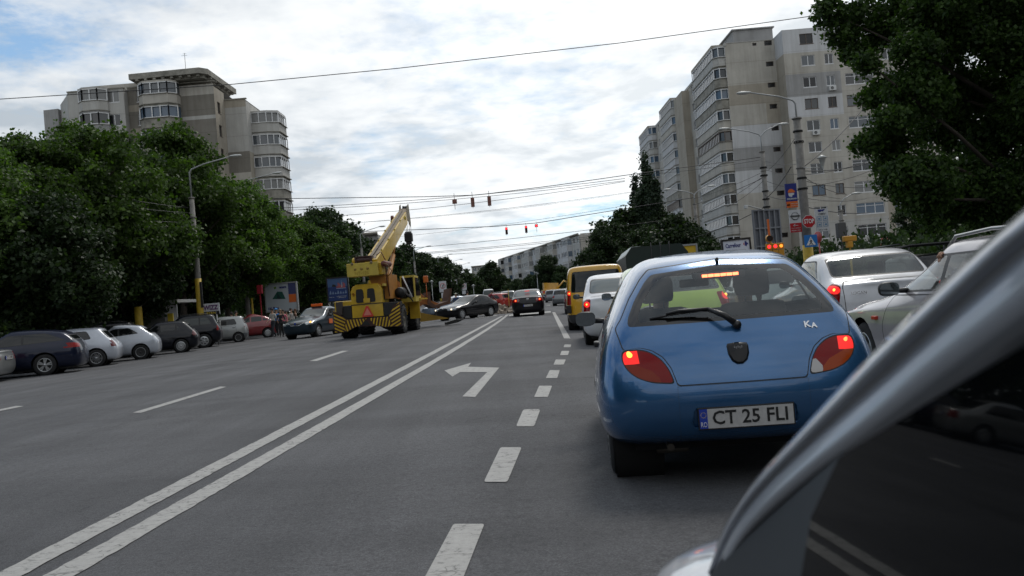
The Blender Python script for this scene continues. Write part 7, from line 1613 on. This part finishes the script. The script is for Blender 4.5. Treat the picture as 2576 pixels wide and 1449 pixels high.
SB, w, h_ = board('billboard', 823, 702, 877, 754, 63, mat('poster_blue', (.012, .035, .14), .4), 'blue poster of a rig with orange parts above sea waves, beside the crane', 'billboard', frame=PINK, th=.2)
patch(SB, [(-w / 2, h_ * .12), (w / 2, h_ * .12), (w / 2, h_ * .5), (-w / 2, h_ * .5)], mat('poster_sky', (.05, .10, .22), .4))
for k in range(7): patch(SB, round_poly([(-w * .45 + k * w * .13, -h_ * .20), (-w * .33 + k * w * .13, -h_ * .20), (-w * .38 + k * w * .13, -h_ * (.02 + .04 * (k % 3)))], .05, 2), mat('poster_foam', (.16, .22, .34), .4), y=-.009)
for k in range(7): patch(SB, [(-w * .05 + k * w * .065, h_ * .06), (-w * .01 + k * w * .065, h_ * .06), (-w * .01 + k * w * .065, h_ * (.14 + .05 * ((k * 3) % 4))), (-w * .05 + k * w * .065, h_ * (.16 + .05 * ((k * 3) % 4)))], mat('poster_orange', (.40, .07, .04), .5), y=-.013)
patch(SB, [(-w * .08, h_ * .02), (w * .42, h_ * .02), (w * .42, h_ * .06), (-w * .08, h_ * .06)], mat('poster_foam', (.16, .22, .34), .4), y=-.014); patch(SB, [(-w * .3, h_ * .13), (-w * .24, h_ * .24), (-w * .12, h_ * .21), (-w * .06, h_ * .13)], PINK, y=-.012); patch(SB, [(w * .2, h_ * .1), (w * .23, h_ * .1), (w * .22, h_ * .4)], WHI, y=-.015)
for k in range(3): text(('scufundari si lucrari', 'marine', 'offshore')[k], .07, WHI, SB, ((.25, -.5, .25)[k], -.012, -h_ * (.31, .33, .37)[k]), width=(.75, .35, .6)[k])
q = nb(); box(q, (-.15, .05, -3), (.15, .2, -h_ / 2)); link('post', q, PINK, SB)
for px, py, Y, lab in ((1045, 728, 60, 'red cabinet on a stand beside the lamp post base'), (652, 728, 58, 'narrow red panel left of the price billboard')):
    p = at(px, py, Y); top('cabinet', lambda q: (box(q, (-.17, 0, -.30), (.17, .3, .30), 0, .02), box(q, (-.03, .1, -2.2), (.03, .16, -.31))), mat('cabinet_red', (.35, .015, .03), .5), lab, 'cabinet', tuple(p))
def small_sign(px, py, Y, label, w_=.5, h2=.75, low=True):
    p = at(px, py, Y); r = empty('road_sign', (p.x, Y, p.z), 0, label, 'road sign', 'small signs along the left kerb'); q = nb(); box(q, (-w_, 0, -h2), (w_, .03, h2)); link('panel', q, WHI, r)
    q = nb(); lathe(q, [(w_ * .62, -.01), (w_ * .75, -.012), (w_ * .75, -.004)], 'y', 18, (0, 0, .1)); link('ring', q, REDS, r); q = nb(); tube(q, [(0, -.015, -.12), (0, -.015, .2), (.12, -.015, .3), (.2, -.015, .15)], .05, 5); link('pictogram', q, PINK, r)
    q = nb(); tube(q, [(0, .06, h2), (0, .06, -p.z)], .05, 6); link('post', q, GALV, r)
    if low: q = nb(); box(q, (-w_ * .6, 0, -h2 * 2.1), (w_ * .6, .03, -h2 * 1.15)); link('lower_panel', q, WHI, r)
small_sign(1114, 721, 118, 'white sign with black arrow beside the second lamp post'); small_sign(1142, 713, 145, 'white sign further along under the third lamp post', .55, .6, False); small_sign(1166, 721, 170, 'farthest white sign under the trees', .6, .7)
p = at(1101, 719, 105); 
for px, py, Y, lab in ((1086, 712, 110, 'small white park lantern between the lamp posts'), (1191, 722, 120, 'small white park lantern near the far sign')):
    p = at(px, py, Y); top('park_lantern', lambda q: (lathe(q, [(.03, -.2), (.15, .15), (.28, .2), (.02, .38)], 'z', 12), tube(q, [(0, 0, -p.z), (0, 0, -.2)], .04, 6)), LHEAD, lab, 'lantern', tuple(p))
# ---- rubble heap, stake, barriers
rh = Vector(ground(1258, 789)); q = nb(); rg = random.Random(3)
for k in range(150):
    a, d = rg.uniform(0, 6.28), abs(rg.gauss(0, .75)); hh_ = max(.05, .62 - d * .42); s_ = rg.uniform(.08, .20)
    M = Matrix.Translation((math.cos(a) * d * 1.1, math.sin(a) * d * .8, rg.uniform(0, hh_))) @ Matrix.Rotation(rg.uniform(0, 6), 4, Vector((rg.random(), rg.random(), rg.random() + .1))) @ Matrix.Diagonal((s_ * rg.uniform(.8, 1.6), s_, s_ * rg.uniform(.5, 1), 1)); bmesh.ops.create_cube(q, size=1.3, matrix=M)
o = link('rubble', q, mat('rubble', (.30, .25, .20), .9, var=.35, vscale=5), None, rh); tag(o, 'heap of broken stone and earth behind the black saloon', 'rubble', kind='stuff')
p = ground(1282, 782); top('stake', lambda q: tube(q, [(0, 0, 0), (.02, 0, 1.7)], .03, 6), mat('stake_yellow', (.45, .30, .05), .6), 'thin yellow stake standing in the rubble heap', 'stake', p)
RWB = mat('barrier_red', (.55, .05, .03), .5)
for k, (px, Y, lab) in enumerate(((1372, 122, 'left red and white barrier board across the roadworks'), (1393, 118, 'middle red and white barrier board'), (1412, 114, 'right red and white barrier board near the van'))):
    p = at(px, 742, Y); r = empty('barrier', (p.x, Y, zg(5)), 0, lab, 'barrier', 'red and white barriers at the roadworks')
    for j in range(2):
        for i in range(6): q = nb(); box(q, (-1.1 + i * .37, 0, .75 + j * .55), (-.73 + i * .37 - .004, .04, 1.0 + j * .55)); link('board', q, RWB if (i + j) % 2 else WHI, r)
    for x in (-1, 1): q = nb(); tube(q, [(x, .06, 0), (x, .06, 1.6)], .03, 5); link('post', q, GALV, r)

# ---------------------------------------------------------------- people
SKIN = mat('skin', (.36, .20, .13), .55); HAIRD = mat('hair_dark', (.015, .011, .009), .7)
def cloth(n, c): return mat('cloth_' + n, c, .85, var=.12, vscale=8)
def person(loc, yaw, label, shirt, trous, H=1.72, pose='stand', group=None, hair=HAIRD, cap=None, fem=0, parent_seat=False, name='person'):
    k = H / 1.75; st = dict(pel=(0, 0, .95), waist=(0, 0, 1.10), chest=(0, .01, 1.32), neck=(0, 0, 1.50), head=(0, .02, 1.60), crown=(0, .015, 1.72),
        ls=(-.17, 0, 1.42), le=(-.24, -.02, 1.14), lw=(-.24, .08, .90), lh=(-.24, .12, .80), rs=(.17, 0, 1.42), re=(.24, -.02, 1.14), rw=(.24, .08, .90), rh=(.24, .12, .80),
        lhip=(-.09, 0, .90), lk=(-.10, .03, .50), la=(-.10, -.02, .09), lt=(-.11, .14, .04), rhip=(.09, 0, .90), rk=(.10, .03, .50), ra=(.10, -.02, .09), rt=(.11, .14, .04))
    if pose == 'walk': st.update(lk=(-.09, .18, .52), la=(-.09, .22, .12), lt=(-.10, .38, .08), rk=(.09, -.02, .50), ra=(.09, -.30, .14), rt=(.10, -.16, .05), lw=(-.25, -.12, .92), lh=(-.25, -.18, .83), rw=(.25, .22, .96), rh=(.25, .30, .90))
    if pose == 'lean': st.update(waist=(0, .08, 1.09), chest=(0, .24, 1.27), neck=(0, .36, 1.40), head=(0, .43, 1.47), crown=(0, .47, 1.58), ls=(-.18, .30, 1.34), rs=(.18, .30, 1.34), le=(-.24, .42, 1.08), re=(.24, .42, 1.08), lw=(-.18, .60, .98), rw=(.18, .60, .98), lh=(-.16, .70, .95), rh=(.16, .70, .95))
    if pose == 'hold': st.update(lw=(-.10, .26, 1.12), lh=(-.05, .32, 1.18), rw=(.14, .28, 1.16), rh=(.08, .33, 1.22))
    if pose == 'sit':
        st = {a: (b_[0], b_[1], b_[2] - .50) for a, b_ in st.items()}
        st.update(lk=(-.13, .45, .48), la=(-.13, .62, .10), lt=(-.13, .78, .06), rk=(.13, .45, .48), ra=(.13, .62, .10), rt=(.13, .78, .06), le=(-.24, .12, .66), lw=(-.20, .36, .70), lh=(-.18, .46, .72), re=(.24, .12, .66), rw=(.20, .36, .70), rh=(.18, .46, .72))
    rad = dict(pel=.125, waist=.115 - .015 * fem, chest=.135, neck=.055, head=.078, crown=.055, ls=.058, le=.043, lw=.030, lh=.030, rs=.058, re=.043, rw=.030, rh=.030, lhip=.088, lk=.062, la=.042, lt=.036, rhip=.088, rk=.062, ra=.042, rt=.036)
    names = list(st); E = [('pel', 'waist'), ('waist', 'chest'), ('chest', 'neck'), ('neck', 'head'), ('head', 'crown'), ('chest', 'ls'), ('ls', 'le'), ('le', 'lw'), ('lw', 'lh'), ('chest', 'rs'), ('rs', 're'), ('re', 'rw'), ('rw', 'rh'), ('pel', 'lhip'), ('lhip', 'lk'), ('lk', 'la'), ('la', 'lt'), ('pel', 'rhip'), ('rhip', 'rk'), ('rk', 'ra'), ('ra', 'rt')]
    me = bpy.data.meshes.new('p'); me.from_pydata([st[n] for n in names], [(names.index(a), names.index(c)) for a, c in E], [])
    o = bpy.data.objects.new('p', me); COL.objects.link(o); m = o.modifiers.new('s', 'SKIN'); 
    for i, n in enumerate(names): v = me.skin_vertices[0].data[i]; v.radius = (rad[n], rad[n] * (.78 if n in ('pel', 'waist', 'chest') else 1)); v.use_root = (n == 'pel')
    u = o.modifiers.new('u', 'SUBSURF'); u.levels = 1
    nm_ = bpy.data.meshes.new_from_object(o.evaluated_get(bpy.context.evaluated_depsgraph_get())); bpy.data.objects.remove(o)
    V = {n: Vector(st[n]) for n in names}; nz = V['neck'].z - .02
    reg = [('lw', 0), ('rw', 0), ('lh', 0), ('rh', 0), ('head', 0), ('crown', 0), ('neck', 0), ('chest', 1), ('ls', 1), ('rs', 1), ('le', 1), ('re', 1), ('waist', 1), ('pel', 2), ('lhip', 2), ('rhip', 2), ('lk', 2), ('rk', 2), ('la', 2), ('ra', 2), ('lt', 3), ('rt', 3)]
    for mm in (SKIN, shirt, trous, PINK): nm_.materials.append(mm)
    for f in nm_.polygons: f.use_smooth = True; c = f.center; f.material_index = min(reg, key=lambda r: (V[r[0]] - c).length - .4 * rad[r[0]])[1]
    b = bpy.data.objects.new(name, nm_); COL.objects.link(b); b.location = loc; b.rotation_euler = (0, 0, -R(yaw)); b.scale = (k, k, k); tag(b, label, 'person', group)
    hd_ = (V['head'] + V['crown']) / 2; hb_ = sphere(hd_ + Vector((0, -.018, .022)), .100, 14, 10, (.88, 1.0, 1.10)); bmesh.ops.delete(hb_, geom=[f for f in hb_.faces if f.calc_center_median().y > hd_.y + .035 and f.calc_center_median().z < hd_.z + .055 or f.calc_center_median().z < hd_.z - (.07 + .10 * fem)], context='FACES'); link('hair', hb_, hair, b)
    nz_ = sphere(hd_ + Vector((0, .088, -.03)), .016, 8, 6, (.7, 1.1, 1.3)); link('nose', nz_, SKIN, b)
    for s in (-1, 1): ey = sphere(hd_ + Vector((s * .030, .076, -.002)), .009, 6, 4); link('eye', ey, PINK, b); er = sphere(hd_ + Vector((s * .082, -.005, -.02)), .020, 6, 5, (.5, .8, 1.3)); link('ear', er, SKIN, b)
    if cap: q = sphere(hd_ + Vector((0, -.01, .045)), .104, 14, 8, (.95, 1.05, .85)); bmesh.ops.delete(q, geom=[f for f in q.faces if f.calc_center_median().z < hd_.z + .03], context='FACES'); prism(q, [(-.08, .07), (-.05, .17), (.05, .17), (.08, .07)], 'z', hd_.z + .035, hd_.z + .045); [setattr(v.co, 'y', v.co.y) for v in q.verts]; link('cap', q, cap, b)
    return b
GPP = 'people walking between the red car and the taxi'
def pp(px, Y, yaw, label, sh, tr, H=1.7, **k): p = at(px, 800, Y); return person((p.x, Y, zg(p.x)), yaw, label, sh, tr, H, group=GPP, **k)
pp(686, 50.5, 200, 'person in a pale jacket and dark cap at the tail of the red car', cloth('pale', (.42, .40, .37)), cloth('navy', (.02, .022, .03)), 1.74, pose='walk', cap=mat('cap_dark', (.02, .022, .04), .8))
pp(696, 51.5, 190, 'person in a blue shirt and blue cap behind the pale jacket', cloth('blue', (.02, .16, .42)), cloth('black', (.012, .012, .014)), 1.72, pose='walk', cap=mat('cap_blue', (.05, .22, .5), .8))
pp(706, 50, 170, 'woman in a black top with blond hair near the blue cap', cloth('black', (.012, .012, .014)), cloth('black', (.012, .012, .014)), 1.62, fem=1, pose='hold', hair=mat('hair_fair', (.22, .13, .06), .7))
pp(713, 51, 185, 'woman in a pink top standing beside the taxi', cloth('pink', (.55, .12, .18)), cloth('navy', (.02, .022, .03)), 1.6, fem=1)
pp(721, 53, 160, 'girl in a beige top just left of the taxi bonnet', cloth('beige', (.34, .27, .22)), cloth('black', (.012, .012, .014)), 1.5, fem=1, pose='walk')
pp(733, 55, 110, 'dark haired woman in a grey top above the taxi bonnet', cloth('grey', (.30, .28, .26)), cloth('navy', (.02, .022, .03)), 1.68, fem=1)
pp(744, 56, 250, 'person with brown hair rightmost of the group above the taxi', cloth('brown', (.22, .13, .09)), cloth('black', (.012, .012, .014)), 1.62, hair=mat('hair_brown', (.08, .04, .02), .7))
pp(594, 50, 90, 'person in a red shirt seen above the roof of the red car', cloth('red', (.42, .04, .05)), cloth('black', (.012, .012, .014)), 1.76)
pp(583, 52, 300, 'person in a dark red shirt left of the brighter red shirt', cloth('crimson', (.30, .02, .03)), cloth('black', (.012, .012, .014)), 1.74)
pp(530, 49, 20, 'brown haired person behind the silver city car by the banner', cloth('brown', (.22, .13, .09)), cloth('black', (.012, .012, .014)), 1.6, fem=1)
GP2 = 'men at the roadworks behind the black saloon'
for px, Y, yaw, lab, sh, ho, cp_, ps in ((1226, 60, 60, 'man in a wine red shirt leaning over behind the black saloon', cloth('wine', (.16, .02, .03)), 1.80, None, 'lean'), (1148, 64, 200, 'man in a blue shirt with a pale cap left of the black saloon', cloth('dblue', (.03, .06, .14)), 1.70, mat('cap_pale', (.42, .44, .36), .8), 'stand'), (1177, 64, 10, 'dark haired man in a pale shirt behind the black saloon roof', cloth('pale2', (.36, .38, .46)), 1.78, None, 'stand')):
    p = at(px, 760, Y); person((p.x, Y, zg(p.x)), yaw, lab, sh, cloth('navy', (.02, .022, .03)), ho, ps, GP2, hair=mat('hair_grey', (.07, .07, .07), .7) if px == 1226 else HAIRD, cap=cp_)
def in_car(root, x, y, z, yaw, label, sh, **k):
    a = R(-0); b_ = root.rotation_euler.z; c, s = math.cos(b_), math.sin(b_); p = (root.location.x + x * c - y * s, root.location.y + x * s + y * c, root.location.z + z)
    return person(p, yaw, label, sh, cloth('navy', (.02, .022, .03)), pose='sit', **k)
in_car(KA, .345, 1.06, .06, -10, 'passenger with full dark hair, right seat of the blue hatchback', cloth('black', (.012, .012, .014)), H=1.66, fem=1)
in_car(KA, -.30, 1.06, .04, 45, 'driver looking right from the left seat of the blue hatchback', cloth('black', (.012, .012, .014)), H=1.62)
ED = in_car(ES, -.38, .98, .02, 0, 'driver of the silver estate resting a hand by the window top', cloth('brown', (.22, .13, .09)), H=1.75)
# hand of that driver: palm, four fingers and a thumb holding the top of the door frame
hp = Vector((-.655, 1.00, 1.235)); q = nb(); 
tube(q, [hp + Vector((.10, -.10, -.24)), hp + Vector((.05, -.05, -.10)), hp + Vector((.01, -.01, -.02))], [.036, .032, .030], 10)
tube(q, [hp + Vector((.01, -.03, -.03)), hp + Vector((.0, 0, .0)), hp + Vector((-.012, .02, .03))], [.030, .040, .034], 10)
for k in range(4):
    o0 = hp + Vector((-.012, -.025 + .021 * k, .03)); L_ = (.058, .070, .066, .050)[k]; tube(q, [o0, o0 + Vector((-.018, .002, L_ * .5)), o0 + Vector((-.002, .004, L_ * .85)), o0 + Vector((.022, .005, L_ * .80))], [.0105, .0100, .0095, .0075], 8)
tube(q, [hp + Vector((.0, -.03, -.01)), hp + Vector((-.01, -.062, .012)), hp + Vector((.004, -.070, .038))], [.013, .012, .009], 8)
M_ = Matrix.Translation(ES.location) @ Matrix.Rotation(ES.rotation_euler.z, 4, 'Z'); q.transform(ED.matrix_basis.inverted() @ M_); link('hand', q, SKIN, ED, smooth=True)

# ---------------------------------------------------------------- our own car: pillar, side window, bonnet
OWN = paint('paint_own_silver', (.42, .44, .48), .40, .34, dirt=.06)
OC = empty('own_car', (0, 0, 0), 0, 'silver pillar, bonnet corner and dark side window filling the lower right corner', 'car')
U_ = [(1640, 1640, .70), (1715, 1545, .65), (1776, 1449, .61), (1824, 1330, .58), (1890, 1228, .55), (2008, 1100, .51), (2200, 900, .45), (2440, 665, .385), (2576, 545, .35), (2800, 350, .31), (3100, 100, .27)]
L_ = [(1740, 1700, .66), (1782, 1560, .62), (1826, 1449, .58), (1908, 1362, .55), (2005, 1290, .52), (2150, 1200, .48), (2395, 1095, .43), (2635, 965, .375), (2780, 870, .345), (3030, 700, .30), (3380, 470, .26)]
def own_strip(name, A, C, prof, m, seg=None):
    q = nb(); rows = []
    P = []
    for a, c in zip(A, C): P.append((at(*a), at(*c)))
    # refine with Catmull-Rom
    def cr(p0, p1, p2, p3, t): return .5 * ((2 * p1) + (p2 - p0) * t + (2 * p0 - 5 * p1 + 4 * p2 - p3) * t * t + (3 * p1 - p0 - 3 * p2 + p3) * t ** 3)
    R2 = []
    for i in range(len(P) - 1):
        for k in range(5):
            t = k / 5; g = lambda j: P[max(0, min(len(P) - 1, j))]; R2.append(tuple(cr(g(i - 1)[s], g(i)[s], g(i + 1)[s], g(i + 2)[s], t) for s in (0, 1)))
    R2.append(P[-1])
    for a, c in R2:
        row = []; ctr = (a + c) / 2; tocam = (Vector((0, 0, CAM_H)) - ctr).normalized()
        for t, hgt in prof: row.append(q.verts.new(a.lerp(c, t) + tocam * hgt))
        rows.append(row)
    for i in range(len(rows) - 1):
        for j in range(len(prof) - 1): q.faces.new((rows[i][j], rows[i + 1][j], rows[i + 1][j + 1], rows[i][j + 1]))
    bmesh.ops.recalc_face_normals(q, faces=q.faces); return link(name, q, m, OC, smooth=True)
prof = [(-.10, -.045), (-.03, -.012), (.0, .0), (.05, .0045), (.10, .004), (.13, .0), (.16, -.003), (.19, -.001), (.23, .004), (.30, .010), (.38, .014), (.48, .016), (.60, .014), (.72, .006), (.84, -.008), (.92, -.020)]
prof2 = [(-.35, -.030), (.1, -.030), (.5, -.034), (1.0, -.044)]
own_strip('door_pillar', U_, L_, prof, OWN)
own_strip('window_seal', L_, [(x + 42, y + 56, d) for x, y, d in L_], prof2, RUBBER)
A_ = at(1822, 1449, .575); B_ = at(2560, 890, .372); C_ = A_ + Vector((.015, -.55, -.10)); PN = (B_ - A_).cross(C_ - A_).normalized()
if PN.x > 0: PN = -PN
def onpl(px, py, off=0.0):
    d = ray(px, py); o = Vector((0, 0, CAM_H)); t = (A_ + PN * off - o).dot(PN) / d.dot(PN); return o + d * t
def pl_poly(name, pts, m, off):
    q = nb(); q.faces.new([q.verts.new(onpl(x, y, off)) for x, y in pts]); return link(name, q, m, OC)
PN2 = (PN * .35 + Vector((-.65, 0, 0))).normalized()
def onpl2(px, py, off): d = ray(px, py); o = Vector((0, 0, CAM_H)); return o + d * ((A_ + PN2 * off - o).dot(PN2) / d.dot(PN2))
pl_poly('quarter_panel', [(1750, 1700), (1785, 1449), (1862, 1330), (1950, 1235), (2070, 1125), (2140, 1085), (2090, 1240), (2035, 1380), (2015, 1449), (1995, 1700)], mat('quarter_grey', (.028, .030, .034), .35), .006)
def pl_tube(name, pts, r_, m, off): q = nb(); tube(q, [onpl(x, y, off) for x, y in pts], r_, 8); return link(name, q, m, OC)
pl_tube('panel_gap', [(1964, 1285), (1927, 1370), (1894, 1449), (1850, 1600)], .0016, RUBBER, -.004)
pl_tube('window_seal', [(2140, 1120), (2090, 1240), (2045, 1360), (2022, 1449), (1995, 1600)], .0065, RUBBER, -.002)
pl_tube('window_seal', [(2000, 1265), (2120, 1160), (2350, 1050), (2590, 915), (2760, 815), (3000, 660)], .0100, RUBBER, -.012)
q = nb(); q.faces.new([q.verts.new(onpl2(x, y, -.006)) for x, y in [(1990, 1700), (2015, 1449), (2040, 1300), (2110, 1150), (2330, 1015), (2560, 880), (2700, 790), (2950, 630), (3400, 900), (3600, 1700)]]); link('side_window', q, mat('own_glass', (.003, .0035, .004), .03, spec=.25), OC)
pl_tube('window_divider', [(2700, 1000), (2520, 1200), (2440, 1449), (2400, 1700)], .014, mat('pillar_grey', (.012, .013, .015), .5), -.014)
for nm2, x0, x1, y0, y1, z0, z1, m2 in (('door', .16, .20, -1.0, .55, .20, .62, OWN), ('floor_pan', .25, 1.7, -2.6, .9, .18, .32, UNDER)):
    q = nb(); box(q, (x0, y0, z0), (x1, y1, z1)); link(nm2, q, m2, OC)
q = nb(); rows = []
for (yy, xl, z, zs) in ((.56, .058, .960, .55), (.66, .069, .952, .55), (.74, .093, .938, .55), (.83, .135, .915, .55), (.93, .205, .880, .52), (1.05, .33, .82, .50), (1.17, .52, .77, .46), (1.25, .80, .71, .42)):
    rows.append([q.verts.new(p) for p in ((xl + .03, yy - .02, .25), (xl, yy, zs), (xl - .004, yy, z - .07), (xl + .012, yy, z - .015), (xl + .05, yy, z), (xl + .25, yy + .02, z + .02), (1.0, yy + .05, z + .04), (1.9, yy, z - .02))])
for i in range(len(rows) - 1):
    for j in range(7): q.faces.new((rows[i][j], rows[i][j + 1], rows[i + 1][j + 1], rows[i + 1][j]))
bmesh.ops.recalc_face_normals(q, faces=q.faces); BN = subsurf(q, 2); link('bonnet', BN, OWN, OC)
q = nb(); q.faces.new([q.verts.new(p) for p in ((.24, .58, .96), (1.7, .62, .96), (1.5, .02, 1.50), (.46, -.02, 1.50))]); link('windscreen', q, GLASS, OC)
q = nb(); box(q, (.44, -2.0, 1.49), (1.5, .05, 1.54), 0, .02); link('roof', q, OWN, OC)
# ---------------------------------------------------------------- unseen trees and blocks added behind us to darken car reflections
GB = 'street behind the viewpoint'
for i, (x, y, k) in enumerate(((-24, -2, 0), (-22, -13, 2), (-21, -27, 1), (-22, -42, 0), (-21, -60, 2), (-23, -80, 0), (23, 2, 0), (23, -6, 0), (22, -13, 1), (22, -20, 2), (22, -28, 0), (23, -36, 1), (22, -54, 0), (22, -74, 2), (-9, -95, 2), (4, -100, 1), (15, -92, 0), (-32, -8, 2), (-30, -20, 1), (31, -14, 1), (30, 4, 2))):
    tree(k, x, y, 1.35 + .15 * (i % 3), i * 67, 'leafy tree %s, behind the viewpoint' % ('on the left pavement' if x < -15 else ('on the right pavement' if x > 15 else 'at the far end of the street')), GB)
for x, y, w_, d_, h2 in ((-45, -30, 18, 60, 26), (44, -25, 18, 80, 30), (0, -125, 90, 14, 26)):
    BB = Bld('apartment_building', (x, y, 0), 'apartment block on the street behind the viewpoint', 'apartment block', GB); q = nb(); box(q, (x - w_ / 2, y - d_ / 2, 0), (x + w_ / 2, y + d_ / 2, h2)); BB.part('wall', q, W_TAN)
